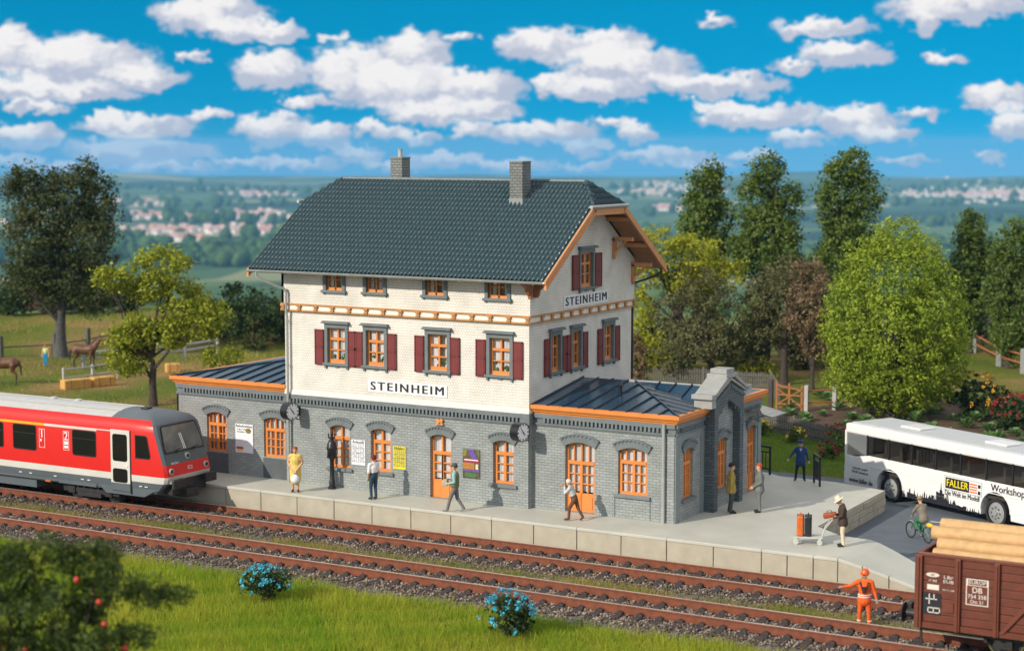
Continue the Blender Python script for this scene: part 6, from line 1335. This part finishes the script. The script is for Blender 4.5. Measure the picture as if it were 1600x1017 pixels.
def railing(x0, y0, x1, y1, lb):
    o = empty('railing', (x0, y0, 0), math.atan2(y1-y0, x1-x0), lb, 'railing'); L = math.hypot(x1-x0, y1-y0)
    for x in (0, L): MB().box((x-.035, -.035, 0), (x+.035, .035, 1.02)).build('post', black, o, bevel=.01)
    MB().box((-.04, -.036, 1.0), (L+.04, .036, 1.07)).build('top_rail', black, o, bevel=.01); MB().box((.035, -.025, .82), (L-.035, .025, .87)).build('rail', black, o); MB().box((.035, -.025, .2), (L-.035, .025, .25)).build('rail', black, o)
    for x in np.arange(.16, L-.1, .13): MB().box((x-.014, -.014, .25), (x+.014, .014, .82)).build('bar', black, o)
railing(3.75, 10.05, 4.6, 9.9, 'black railing at the far corner of the annex'); railing(6.55, 9.25, 7.0, 8.62, 'black railing right of the bus driver')
# ---------------------------------------------------------------- trees, shrubs, flowers
RH3 = Vector((RH[0], RH[1], 0)); FH3 = Vector((FH[0], FH[1], 0))
def leaf_mesh(name, C, size, m, parent, outc, aspect=.55, r=None, flat=.5):
    """one small bent quad per leaf, centres C"""
    r = r or rng; n = len(C); d = C-outc; d /= np.maximum(1e-6, np.linalg.norm(d, axis=1))[:, None]
    nrm = d*flat+r.normal(0, .55, (n, 3))+np.array([0, 0, .35]); nrm /= np.linalg.norm(nrm, axis=1)[:, None]
    t = np.cross(nrm, r.normal(0, 1, (n, 3))); t /= np.maximum(1e-6, np.linalg.norm(t, axis=1))[:, None]; b = np.cross(nrm, t)
    s = size*r.uniform(.55, 1.3, n)[:, None]
    V = np.stack([C-t*s, C-b*s*aspect+nrm*s*.15, C+t*s, C+b*s*aspect+nrm*s*.15], 1).reshape(-1, 3)
    F = np.arange(4*n).reshape(-1, 4)
    rv = np.repeat(np.clip(r.random(n), 0, 1), 4)
    return npmesh(name, V, F, m, rv, parent)
def crown_points(blobs, n, r, clump=.16, per=26, shell=.55):
    """leaf centres in clumps through ellipsoids (cx,cy,cz,rx,ry,rz)"""
    B = np.array(blobs, float); w = (B[:, 3]*B[:, 4]*B[:, 5])**(2/3); w /= w.sum(); nc = max(8, n//per)
    k = r.choice(len(B), nc, p=w); u = r.normal(0, 1, (nc, 3)); u /= np.linalg.norm(u, axis=1)[:, None]; rad = shell+(1-shell)*r.random(nc)**.7
    c = B[k, :3]+u*rad[:, None]*B[k, 3:]*r.uniform(.92, 1.1, (nc, 1))
    sg = clump*r.uniform(.6, 1.4, nc)
    return np.repeat(c, per, 0)+r.normal(0, 1, (nc*per, 3))*np.repeat(sg, per)[:, None]*np.array([1, 1, .75]), c
bark = mat('bark', (.060, .045, .035), .9, .35, 6, .6, 18); bark_g = mat('grey_bark', (.08, .078, .078), .9, .3, 5, .5, 16)
def tree(name, lb, base, sc, bpx, blobs, n, leaf, m, trunk=.16, th=None, brk=bark, clump=.16, per=26, depth=.85, cat='tree', shell=.5, seed=1, flat=.5, aspect=.55, nbr=16, lean=0, group=None):
    """blobs as (right, up, half width, half height) in photograph pixels measured from the foot, sc pixels to the metre"""
    r = np.random.default_rng(seed); root = empty(name, base, 0, lb, cat, group)
    L = []
    for (x, y, rx, ry) in blobs:
        dx, dz_ = (x-bpx[0])/sc, (bpx[1]-y)/sc; rx, ry = rx/sc, ry/sc; dep = r.uniform(-.35, .35)*rx
        p = RH3*dx+FH3*dep; L.append((p.x, p.y, dz_, rx*.97, rx*depth, ry))
    P_, c = crown_points(L, n, r, clump, per, shell); P_ = P_[P_[:, 2] > .03]
    cen = np.array(L)[:, :3].mean(0); leaf_mesh('crown', P_, leaf, m, root, cen, aspect, r, flat)
    if trunk > 0:
        zt = th or cen[2]*.8; mb = MB(); k = 6; off = [Vector((r.normal()*trunk*.35*i/k, r.normal()*trunk*.35*i/k, zt*i/k))+RH3*lean*i/k for i in range(k+1)]
        mb.tube([tuple(q) for q in [off[0]-Vector((0, 0, .15))]+off], [trunk*1.6]+[trunk*(1.35-.2*i if i == 0 else 1.05-.5*i/k) for i in range(k+1)], 9)
        mb.build('trunk', brk, root, smooth=True); lb_ = MB()
        for i in range(nbr):
            q = Vector(c[r.integers(len(c))]); t_ = r.uniform(.45, 1); s_ = off[0].lerp(off[-1], t_); s_ = off[min(k, int(t_*k))]; md = s_.lerp(q, .5)+Vector((r.normal()*.12, r.normal()*.12, r.uniform(-.05, .25)))*trunk*5
            lb_.tube([tuple(s_), tuple(md), tuple(q)], [trunk*.42, trunk*.26, trunk*.07], 5)
        if nbr: q = lb_.build('limb', brk, root, smooth=True); q['kind'] = 'stuff'
    return root
def leafmat(n, a, b, tr=.3): return mat(n, a, .6, attr='rnd', col2=b, trans=tr, spec=.3)
lf_light = leafmat('leaf_light', (.19, .25, .016), (.44, .45, .04), .38); lf_dark = leafmat('leaf_dark', (.05, .075, .022), (.11, .12, .035), .25); lf_pop = leafmat('leaf_poplar', (.075, .13, .022), (.18, .245, .045), .32)
lf_olive = leafmat('leaf_olive', (.085, .095, .035), (.19, .18, .07), .25); lf_brown = leafmat('leaf_brown', (.16, .105, .055), (.28, .20, .11), .22); lf_big = leafmat('leaf_big', (.16, .25, .014), (.42, .50, .05), .38); lf_bush = leafmat('leaf_bush', (.02, .045, .012), (.055, .09, .02), .2); lf_yg = leafmat('leaf_yellowgreen', (.28, .33, .02), (.50, .48, .05), .4)
gz = lambda x, y: float(ground_z(x, y))
tree('deciduous_tree', 'light green tree standing just left of the left annex', (-30.3, 16.2, -.76), 31.7, (240, 634), [(262,412,46,26),(186,436,34,20),(236,450,46,24),(290,470,42,34),(328,492,36,32),(212,522,42,32),(200,560,36,28),(268,518,40,26),(348,556,34,14)], 14000, .115, lf_light, .20, 3.6, clump=.17, seed=3, per=24, shell=.45)
tree('deciduous_tree', 'tall dark green tree at the far left behind the horses', (-48.9, 29.4, -.76), 26., (97, 558), [(52,300,46,46),(110,300,45,42),(160,320,34,50),(60,365,50,55),(135,375,58,60),(50,430,45,35),(110,440,70,45),(150,460,40,30),(142,272,16,28),(35,280,22,22)], 28000, .12, lf_dark, .34, 6., brk=bark_g, clump=.24, seed=4, shell=.4)
for i, (bp, bl, lb) in enumerate((((1100, 565), [(1112,275,16,24),(1098,300,28,40),(1085,345,30,50),(1118,350,28,60),(1100,400,40,50),(1090,450,34,40)], 'tall dark tree right of the gable, leftmost of the three tall ones'),
        ((1195, 570), [(1195,272,28,30),(1178,320,36,50),(1222,330,28,58),(1195,380,50,60),(1165,400,30,50),(1225,420,30,50)], 'tall dark tree in the middle of the three tall ones'), ((1318, 575), [(1318,268,34,26),(1300,315,34,50),(1345,310,28,40),(1320,370,50,52),(1300,420,42,48),(1350,400,28,40)], 'tall dark tree behind the big light tree, rightmost of the three tall ones'))):
    x, y = ((-14.06, 46.14), (-10.37, 46.48), (-5.9, 47.33))[i]; tree('poplar_tree', lb, (x, y, gz(x, y)-.05), 26.5, bp, bl, 16000, .12, lf_pop, .26, 6., clump=.20, seed=20+i, shell=.35, group='tall dark trees behind the station')
tree('deciduous_tree', 'yellow-green tree directly behind the gable end', (-12.28, 38.65, -.76), 28.5, (1060, 592), [(1030,385,44,24),(1085,395,46,28),(1125,430,40,26),(1010,425,34,36),(1000,490,26,40),(1020,550,32,30),(1070,440,40,26)], 9500, .115, lf_yg, .2, 4.4, clump=.2, seed=6, shell=.5)
tree('olive_tree', 'greyish olive tree behind the annex roof', (-9.62, 37.1, -.76), 29.2, (1112, 602), [(1100,455,50,38),(1060,490,44,44),(1145,505,46,40),(1085,530,60,34),(1040,560,34,20),(1160,550,34,26)], 9500, .085, lf_olive, .2, 2.6, clump=.17, seed=7, shell=.45)
tree('olive_tree', 'greyish olive tree with bare trunk behind the orange gate', (-6.27, 39.04, -.76), 29.2, (1225, 602), [(1225,435,50,36),(1195,470,42,38),(1262,465,34,40),(1200,510,36,30),(1150,540,30,22)], 8500, .085, lf_olive, .22, 3.4, clump=.17, seed=8, shell=.45)
tree('copper_bush', 'brown leaved bush between the olive tree and the big light tree', (-4.3, 38.0, -.76), 29.8, (1290, 612), [(1285,445,34,36),(1278,490,36,40),(1300,520,30,50)], 8000, .09, lf_brown, .12, 2.5, clump=.17, seed=9)
tree('deciduous_tree', 'big dense light green tree behind the bus', (2.67, 29.77, -.76), 33.5, (1392, 657), [(1397,372,38,36),(1395,430,78,62),(1345,505,62,70),(1450,500,62,72),(1395,495,108,140),(1340,575,58,50),(1455,570,58,55),(1395,600,90,46)], 52000, .085, lf_big, .26, 3., clump=.15, seed=10, shell=.72, per=20, flat=.6)
for bp, bl, lb, pos, sd_ in (((1515, 560), [(1515,370,20,36),(1500,420,24,60),(1532,440,24,70),(1512,480,28,40)], 'dark columnar tree right of the big light tree', (-.97, 55.6), 31), ((1575, 575), [(1580,395,30,46),(1562,450,26,60),(1597,470,34,70),(1580,520,34,40)], 'dark columnar tree at the right edge behind the grey posts', (2.26, 52.1), 32)):
    tree('columnar_tree', lb, (*pos, gz(*pos)-.05), 26., bp, bl, 15000, .11, lf_bush if sd_ == 99 else lf_pop, .2, 5., clump=.17, seed=sd_, shell=.4, group='dark columnar trees at the right')
tree('copper_shrub', 'slim brown shrub beside the rear corner of the gable wall', (-13.0, 35.1, -.76), 29., (997, 602), [(997,565,13,36),(994,540,11,18)], 1800, .08, lf_brown, .04, 1., clump=.09, seed=12, cat='shrub', nbr=4)
# bushes on the bank and along the fences
def shrub(px, d, w, h, m, lb, sd_, n=3500, leaf=.12, zoff=0., nm='shrub', cat='shrub', group=None):
    p = at_dl(np.array([d]), np.array([(px-800)/FPX*d]))[0]; r = np.random.default_rng(sd_)
    bl = [(r.uniform(-.5, .5)*w, -h*r.uniform(.3, .72), w*r.uniform(.3, .5), h*r.uniform(.25, .38)) for _ in range(5)]+[(0, -h*.35, w*.55, h*.35)]
    return tree(nm, lb, (p[0], p[1], p[2]-.05+zoff), 1., (0, 0), bl, n, leaf, m, .06, h*.5, clump=.16, seed=sd_, cat=cat, nbr=5, group=group)
for i, (px, d, w, h, m, lb) in enumerate([(15, 127, 2.6, 2.6, lf_bush, 'dark shrub on the bank at the far left edge'), (70, 128, 2.6, 2.4, lf_brown, 'brownish shrub on the bank behind the dark tree'), (130, 128, 2.8, 2.6, lf_bush, 'dark shrub on the bank right of the dark trunk'), (185, 127, 2.6, 2.2, lf_bush, 'dark shrub on the bank above the light green tree'),
        (345, 116, 2.8, 3.6, lf_bush, 'large dark bush right of the light green tree'), (395, 113, 2.8, 4.2, lf_bush, 'largest dark bush left of the station wall'), (440, 116, 2.6, 3.4, lf_bush, 'dark bush touching the station wall on the left'),
        (1060, 104, 2.2, 1.8, lf_bush, 'low dark bush behind the annex ridge'), (1150, 106, 2.8, 2.4, lf_bush, 'dark bush between the two olive trunks'), (1265, 104, 2.4, 2.6, lf_olive, 'dark olive bush behind the orange gate'), (1310, 106, 2.6, 3., lf_bush, 'dark bush left of the big light tree'), (1480, 112, 3., 2.2, lf_bush, 'dark bush right of the big light tree'), (1180, 98, 1.8, 1.3, lf_yg, 'low yellow-green bush above the rear picket fence'), (1030, 108, 2.6, 2.6, lf_bush, 'dark bush behind the yellow-green tree'), (1100, 112, 3., 3., lf_olive, 'olive bush below the leftmost tall tree'), (1205, 110, 3., 3.4, lf_bush, 'dark bush below the middle tall tree'), (1345, 112, 3., 3.4, lf_bush, 'dark bush half behind the big light tree on its left'), (1440, 116, 3.2, 3.2, lf_bush, 'dark bush half behind the big light tree on its right'), (1540, 116, 3.2, 2.0, lf_olive, 'olive bush under the columnar trees'), (1590, 108, 3., 3.2, lf_bush, 'dark bush at the right picture edge below the columnar trees')]): shrub(px, d, w, h, m, lb, 50+i)
pet_y = mat('petal_yellow', (.80, .66, .02), .5, attr='rnd', col2=(.85, .50, .02)); pet_r = mat('petal_red', (.22, .008, .012), .5, attr='rnd', col2=(.36, .02, .022)); pet_b = mat('petal_blue', (.006, .30, .46), .5, attr='rnd', col2=(.08, .50, .64)); pet_o = mat('petal_orange', (.70, .40, .02), .5, attr='rnd', col2=(.55, .25, .02))
def flowering(nm, lb, pos, w, h, m, nf, fs, sd_, lf=lf_bush, n=2500, leaf=.07, clump=.08, group=None):
    r = np.random.default_rng(sd_); o = tree(nm, lb, pos, 1., (0, 0), [(r.uniform(-.35, .35)*w, -h*r.uniform(.3, .65), w*.3, h*.3) for _ in range(6)]+[(0, -h*.45, w*.42, h*.42)], n, leaf, lf, .03, h*.4, clump=clump, seed=sd_, cat='flowers' if h < .6 else 'flowering bush', nbr=5, group=group)
    C = []
    for k in range(nf):
        a, e = r.uniform(0, 6.28), r.uniform(-.1, 1.45); c = np.array([math.cos(a)*math.cos(e)*w*.5, math.sin(a)*math.cos(e)*w*.5, h*.45+math.sin(e)*h*.52]); C.append(c+r.normal(0, fs*.45, (16, 3)))
    leaf_mesh('blossoms', np.concatenate(C), fs*.42, m, o, np.array([0, 0, h*.45]), .8, r)['kind'] = 'stuff'; return o
flowering('blue_flower_bush', 'bush with turquoise blue blossoms on the left of the meadow', (-2.3, -11.35, -.98), 1.5, 1.12, pet_b, 44, .075, 61, leaf=.05); flowering('blue_flower_bush', 'bush with turquoise blue blossoms in the middle foreground by the near rail', (5.64, -11.25, -.98), 1.5, 1.36, pet_b, 46, .075, 62, leaf=.05)
r_ = np.random.default_rng(4); o = leaf_mesh('fallen_blossom', r_.normal(0, .035, (22, 3)), .045, pet_b, None, np.zeros(3), .8, r_); o.location = (6.1, -11.62, -.62); tag(o, 'single blue blossom fallen below the right blue bush', 'blossom')
for i, (x, y, lb) in enumerate(((-.7, 22.3, 'clump of yellow flowers beside the annex corner'), (1.2, 21.4, 'clump of yellow flowers behind the bus driver'))): flowering('yellow_flowers', lb, (x, y, gz(x, y)), .8, .75, pet_y, 9, .10, 70+i, lf_pop, 500, .07)
for i, (x, y, w, h, m, lb, lf) in enumerate(((3.5, 20.2, .95, 1.2, pet_r, 'dark red flowers left of the bus front', lf_pop), (3.9, 18.1, .95, .8, pet_r, 'low red and white flowers at the road edge before the bus', lf_pop), (6.1, 31.8, 2.6, 2.3, pet_o, 'bush with orange-yellow blossoms above the bus', lf_bush), (8.5, 29.6, 2.4, 1.7, pet_r, 'bush with dark red blossoms at the right edge above the bus', lf_bush))): flowering('flowering_shrub', lb, (x, y, gz(x, y)), w, h, m, 34 if w > 2 else 12, .11 if w > 2 else .1, 80+i, lf, 3000 if w > 2 else 700, .09)
# garden beds with vegetables
soil = mat('garden_soil', (.095, .055, .032), .95, .3, 4, .6, 20)
b_ = MB(); gp = [(-3.2, 25.2), (.5, 24.3), (4.6, 21.8), (8.5, 24.5), (13.5, 26), (14.5, 38), (4, 37), (-2.5, 31)]; cx_ = sum(p[0] for p in gp)/8; cy_ = sum(p[1] for p in gp)/8
gv = [(cx_, cy_, gz(cx_, cy_)+.05)]
for k in range(1, 9):
    for x, y in gp: qx, qy = cx_+(x-cx_)*k/8, cy_+(y-cy_)*k/8; gv.append((qx, qy, gz(qx, qy)+.05))
gf_ = [(0, 1+i, 1+(i+1) % 8) for i in range(8)]+[(1+8*(k-1)+i, 1+8*(k-1)+(i+1) % 8, 1+8*k+(i+1) % 8, 1+8*k+i) for k in range(1, 8) for i in range(8)]
b_.add(gv, gf_); tag(b_.build('garden_bed', soil), kind='structure')
r_ = np.random.default_rng(9); first = None; cab = leafmat('leaf_cabbage', (.06, .13, .035), (.15, .22, .07), .2); spots = []
veg = MB()
while len(spots) < 90:
    x, y = r_.uniform(-2.8, 13.5), r_.uniform(24.5, 37)
    if all((x-a)**2+(y-b)**2 > .5 for a, b in spots) and (x-2.67)**2+(y-29.8)**2 > .5 and y > 25.6-.25*x and y-.55*x > 18: spots.append((x, y))
for i, (x, y) in enumerate(spots):
    s_ = r_.uniform(.8, 1.5); a0_ = r_.uniform(0, 6.28); o_ = Vector((x, y, gz(x, y)+.05)); zs_ = r_.uniform(.8, 1.3)
    for k in range(11):
        a = k*2.4+a0_; ln = .42*(1.1-.5*k/11)*s_; dv = Vector((math.cos(a), math.sin(a), 0)); sv = Vector((-math.sin(a), math.cos(a), 0))*s_; up_ = Vector((0, 0, s_*zs_)); p0 = o_+up_*.05; p1 = o_+dv*ln*.55+up_*(.16+.22*k/11); p2 = o_+dv*ln*(1.05-.3*k/11)+up_*(.10+.34*k/11)
        veg.add([p0, p1-sv*.15, p2, p1+sv*.15], [(0, 1, 2), (0, 2, 3)])
tag(veg.build('garden_vegetables', mat('cabbage_leaf', (.11, .20, .06), .6, .45, 3, trans=.25)), 'leafy green vegetables growing in the garden beds behind the bus', 'vegetables', kind='stuff')
# ---------------------------------------------------------------- fences
oldw = mat('weathered_wood', (.12, .115, .10), .85, .2, 8, .2, 30); rustw = mat('orange_brown_wood', (.36, .135, .045), .75, .15, 6); palew = mat('pale_post', (.42, .41, .40), .8, .1, 6)
def picket(pts, h, lb, gap=.13):
    o = empty('picket_fence', (pts[0][0], pts[0][1], gz(*pts[0])), 0, lb, 'fence'); mt = Matrix.Translation(-o.location); P_ = [Vector((x, y, gz(x, y))) for x, y in pts]
    pk = MB()
    for a, b in zip(P_, P_[1:]):
        L = (b-a).length; t = (b-a).normalized(); n_ = t.cross(Vector((0, 0, 1)))
        for z in (.28, h-.22): c = MB(); v0 = a+Vector((0, 0, z)); v1 = b+Vector((0, 0, z)); c.tube([tuple(v0+n_*.03), tuple(v1+n_*.03)], .035, 4); c.build('rail', oldw, o, mt=mt)
        s = 0
        while s < L:
            p = a+t*s; w = .042; hh = h*random.uniform(.95, 1.04); q = [p-t*w, p+t*w, p+t*w+Vector((0, 0, hh-.07)), p+Vector((0, 0, hh)), p-t*w+Vector((0, 0, hh-.07))]; pk.prism([tuple(x) for x in q], tuple(n_*-.025)); s += gap
        c = MB(); c.box((a.x-.06, a.y-.06, a.z-.1), (a.x+.06, a.y+.06, a.z+h+.08)); c.build('post', oldw, o, mt=mt)
    q = pk.build('pickets', oldw, o, mt=mt); q['kind'] = 'stuff'; return o
picket([(-24, 33.4), (-19, 34.2), (-14.5, 34.9), (-9.55, 35.9), (-5.7, 35.8), (-3.6, 31.6)], 1.05, 'long grey picket fence behind the annex and olive trees')
picket([(-2.4, 24.6), (-1.3, 23.8), (.45, 23.1), (2.46, 21.7), (4.2, 20.6), (6.4, 20.1)], .85, 'low curved grey picket fence on the grass behind the bus driver')
def railfence(pts, hp, zr, mp, mr, lb, pw=.07, cat='fence', nm='rail_fence', rr=.045):
    o = empty(nm, (pts[0][0], pts[0][1], gz(*pts[0])), 0, lb, cat); mt = Matrix.Translation(-o.location); P_ = [Vector((x, y, gz(x, y))) for x, y in pts]
    for p in P_: MB().box((p.x-pw, p.y-pw, p.z-.15), (p.x+pw, p.y+pw, p.z+hp)).build('post', mp, o, mt=mt, bevel=.015)
    for a, b in zip(P_, P_[1:]):
        for z in zr: c = MB(); c.tube([tuple(a+Vector((0, 0, z))), tuple(b+Vector((0, 0, z+random.uniform(-.03, .03))))], rr, 5); c.build('rail', mr, o, mt=mt)
    return o
railfence([(-1.62, 30.1), (-.6, 31.2), (.9, 32.4), (2.2, 33.6)], 1.3, (.45, 1.0), palew, rustw, 'fence of pale posts and orange rails left of the big light tree', .1)
gt = empty('garden_gate', (-3.1, 30.0, gz(-3.1, 30.)), math.atan2(.1, 1.4), 'orange-brown wooden garden gate standing ajar', 'gate')
for x in (0, .62, 1.25): MB().box((x-.05, -.04, 0), (x+.05, .04, 1.45-.15*x)).build('post', rustw, gt, bevel=.01)
for z0, z1 in ((.35, .35), (.8, .78), (1.25, 1.05), (.3, 1.1), (1.1, .25)): b_ = MB(); b_.tube([(0, -.05, z0), (1.25, -.05, z1)], .04, 4); b_.build('bar', rustw, gt)
MB().box((-.42, -.12, 0), (-.2, .12, 1.5)).build('gate_pillar', mat('dark_post', (.07, .055, .05), .85, .2, 6), gt, bevel=.015)
railfence([(-.73, 55.7), (-1.4, 61.2), (-2.3, 67.), (1.5, 52.)], 1.7, (.7, 1.3), palew, rustw, 'fence of pale posts below the columnar trees at the right', .16) if False else railfence([(3.6, 50.2), (1.6, 52.6), (-.73, 55.7), (-1.47, 61.2)], 1.4, (.55, 1.05), mat('grey_post', (.26, .26, .27), .8, .15, 6), rustw, 'fence of grey posts below the columnar trees at the right', .15, rr=.06)
railfence([(-56, 25.5), (-52, 27.5), (-50.6, 30.6), (-50.1, 33.), (-48.5, 37.)], 1.3, (.6,), oldw, oldw, 'paddock fence of dark posts behind the child and horses', .13)
railfence([(-43.9, 25.9), (-42.6, 29.2), (-41.5, 32.0), (-41.9, 35.6)], .95, (.5, .85), palew, palew, 'pale rail fence right of the brown horse', .08, rr=.07)
railfence([(-39.3, 19.5), (-39.2, 21.6), (-39.2, 23.6)], .95, (.85, .4), palew, palew, 'grey jumping rail standing behind the straw bales', .06, 'jump', 'jumping_rail', .045)
railfence([(-29.5, 17.3), (-28.3, 18.6)], .7, (.35, .6), oldw, oldw, 'small grey rail by the corner of the left annex', .05)
straw = mat('straw', (.62, .34, .09), .9, .25, 12, .6, 40)
for x, y, rz, l_, lb in ((-37.9, 18.9, 1.2, 1.5, 'straw bale in front of the jumping rail, the nearer one'), (-37.5, 20.5, 1.25, 1.3, 'straw bale in front of the jumping rail, the farther one'), (-38.1, 26.9, .9, .8, 'single straw bale beside the light green trunk')):
    b_ = MB().box((-l_/2, -.3, 0), (l_/2, .3, .5)); o = b_.build('straw_bale', straw, bevel=.05); o.location = (x, y, gz(x, y)); o.rotation_euler[2] = rz; tag(o, lb, 'bale')
    for t_ in (-.25, .25): b_ = MB(); b_.box((t_*l_-.015, -.305, -.0), (t_*l_+.015, .305, .507)); b_.build('twine', oldw, o)
# ---------------------------------------------------------------- horses
def horse(lb, loc, rz, sc, grazing=False):
    """stands along local x, head towards +x"""
    coat = mat('horse_brown', (.115, .045, .020), .55, .25, 4); dark = mat('horse_dark', (.03, .018, .012), .6); hoof = mat('hoof', (.05, .04, .035), .6)
    S = []
    def s(a, b, ra, rb, m_, fl=1., ax=None): S.append((Vector(a), Vector(b), ra, rb, m_, fl, ax))
    Yx = (0, 1, 0)
    s((.42, 0, 1.12), (.05, 0, 1.08), .29, .27, coat, .82, Yx); s((.05, 0, 1.08), (-.45, 0, 1.14), .27, .28, coat, .84, Yx); s((-.45, 0, 1.14), (-.66, 0, 1.12), .27, .2, coat, .85, Yx); s((.45, 0, 1.18), (.62, 0, 1.25), .25, .2, coat, .7, Yx)
    if grazing: n0, n1, n2, n3 = (.6, 0, 1.2), (.98, 0, .95), (1.14, 0, .72), (1.3, 0, .36)
    else: n0, n1, n2, n3 = (.6, 0, 1.28), (.86, 0, 1.6), (.98, 0, 1.76), (1.30, 0, 1.56)
    s(n0, n1, .2, .135, coat, .65, Yx); s(n1, n2, .135, .12, coat, .65, Yx); s(n2, Vector(n2).lerp(Vector(n3), .6), .115, .085, coat, .7, Yx); s(Vector(n2).lerp(Vector(n3), .6), n3, .085, .068, coat, .8, Yx)
    up = Vector((.0, 0, 1)) if not grazing else Vector((.5, 0, .6))
    for y in (-.06, .06): e = Vector(n2)+Vector((-.03, y, .05)); s(e, e+up*.14, .035, .012, coat)
    for y in (-.13, .13):
        o = .07 if y > 0 else -.03
        s((.46, y, .98), (.45+o, y, .62), .105, .07, coat); s((.45+o, y, .62), (.45+o*.4, y, .56), .062, .058, coat); s((.45+o*.4, y, .56), (.46+o, y, .17), .046, .04, dark); s((.46+o, y, .15), (.5+o, y, .05), .048, .06, hoof)
        s((-.5, y, 1.0), (-.40-o, y*1.05, .74), .17, .10, coat); s((-.40-o, y*1.05, .74), (-.62-o, y, .52), .085, .055, coat); s((-.62-o, y, .52), (-.60-o, y, .17), .048, .042, dark); s((-.60-o, y, .15), (-.55-o, y, .05), .048, .06, hoof)
    s((-.72, 0, 1.2), (-.86, 0, .95), .06, .07, dark); s((-.86, 0, .95), (-.88, 0, .5), .07, .03, dark)
    mb = MB(); [capsule(mb, *q[:4], q[5], q[6], 10) for q in S]
    tmp = mb.build('tmp', coat); md = tmp.modifiers.new('r', 'REMESH'); md.mode = 'VOXEL'; md.voxel_size = .026; sm = tmp.modifiers.new('s', 'SMOOTH'); sm.iterations = 4
    me = bpy.data.meshes.new_from_object(tmp.evaluated_get(bpy.context.evaluated_depsgraph_get())); bpy.data.objects.remove(tmp)
    n = len(me.polygons); C = np.zeros(n*3); me.polygons.foreach_get('center', C); C = C.reshape(-1, 3); best = np.full(n, 1e9); idx = np.zeros(n, int); ms = [coat, dark, hoof]
    for a, b, ra, rb, m_, fl, ax in S:
        a_, b2 = np.array(a), np.array(b); ab = b2-a_; t = np.clip(((C-a_)@ab)/max(1e-9, ab@ab), 0, 1); q = np.linalg.norm(C-(a_+t[:, None]*ab), axis=1)/(ra+(rb-ra)*t); k = q < best; best[k] = q[k]; idx[k] = ms.index(m_)
    me.materials.clear(); [me.materials.append(m_) for m_ in ms]; me.polygons.foreach_set('material_index', idx); me.polygons.foreach_set('use_smooth', [True]*n)
    root = empty('horse', loc, rz, lb, 'horse'); root.scale = (sc,)*3; bo = bpy.data.objects.new('body', me); COL.objects.link(bo); bo.parent = root
    mn = MB(); q0, q1 = Vector(n0)+Vector((-.12, 0, .16)), Vector(n2)+Vector((-.02, 0, .1)); 
    for i in range(9): p = q0.lerp(q1, i/8); mn.ball(tuple(p), (.06, .035, .10), 6, 5)
    mn.build('mane', dark, root, smooth=True)
horse('dark brown horse grazing at the left picture edge', (-42.3, 18.2, gz(-42.3, 18.2)), R(205), 1.05, True); horse('brown horse with raised head right of the child', (-43.4, 25.5, gz(-43.4, 25.5)), R(18), 1.02)
# ---------------------------------------------------------------- blurred tree close to the camera
d0 = 33.; sc0 = FPX/d0; bp0 = (110, 1500)
fp_ = CAM+ray_px(110, 1100)*d0; fz = gz(fp_[0], fp_[1]); top_ = CAM+ray_px(110, 830)*d0
base_py = 830+(top_[2]-fz)*sc0*1.0
lf_fg = leafmat('leaf_conifer', (.032, .062, .012), (.09, .13, .022), .25)
fg = tree('conifer_tree', 'blurred dark green tree with red fruits at the lower left corner', (fp_[0], fp_[1], fz), sc0, (110, base_py), [(30,870,60,32),(105,865,45,34),(165,880,50,34),(60,930,80,42),(140,935,60,36),(215,915,50,22),(255,925,42,14),(285,928,22,9),(40,1000,90,50),(150,1000,75,40),(215,985,30,24),(100,1080,130,70),(-60,950,90,80)], 19000, .085, lf_fg, .13, 3.2, clump=.10, seed=90, shell=.15, per=30, aspect=.22, nbr=24)
fr_ = mat('red_fruit', (.55, .05, .035), .4)
for px, py in ((75, 932), (155, 940), (163, 975), (8, 1008), (195, 1012), (165, 1010), (40, 1014), (120, 905)):
    p = CAM+ray_px(px, py)*(d0-.55)-fp_; p = Vector((p[0], p[1], CAM[2]+ray_px(px, py)[2]*(d0-.55)-fz)); MB().ball(tuple(p), .058, 10, 7).build('fruit', fr_, fg, smooth=True)
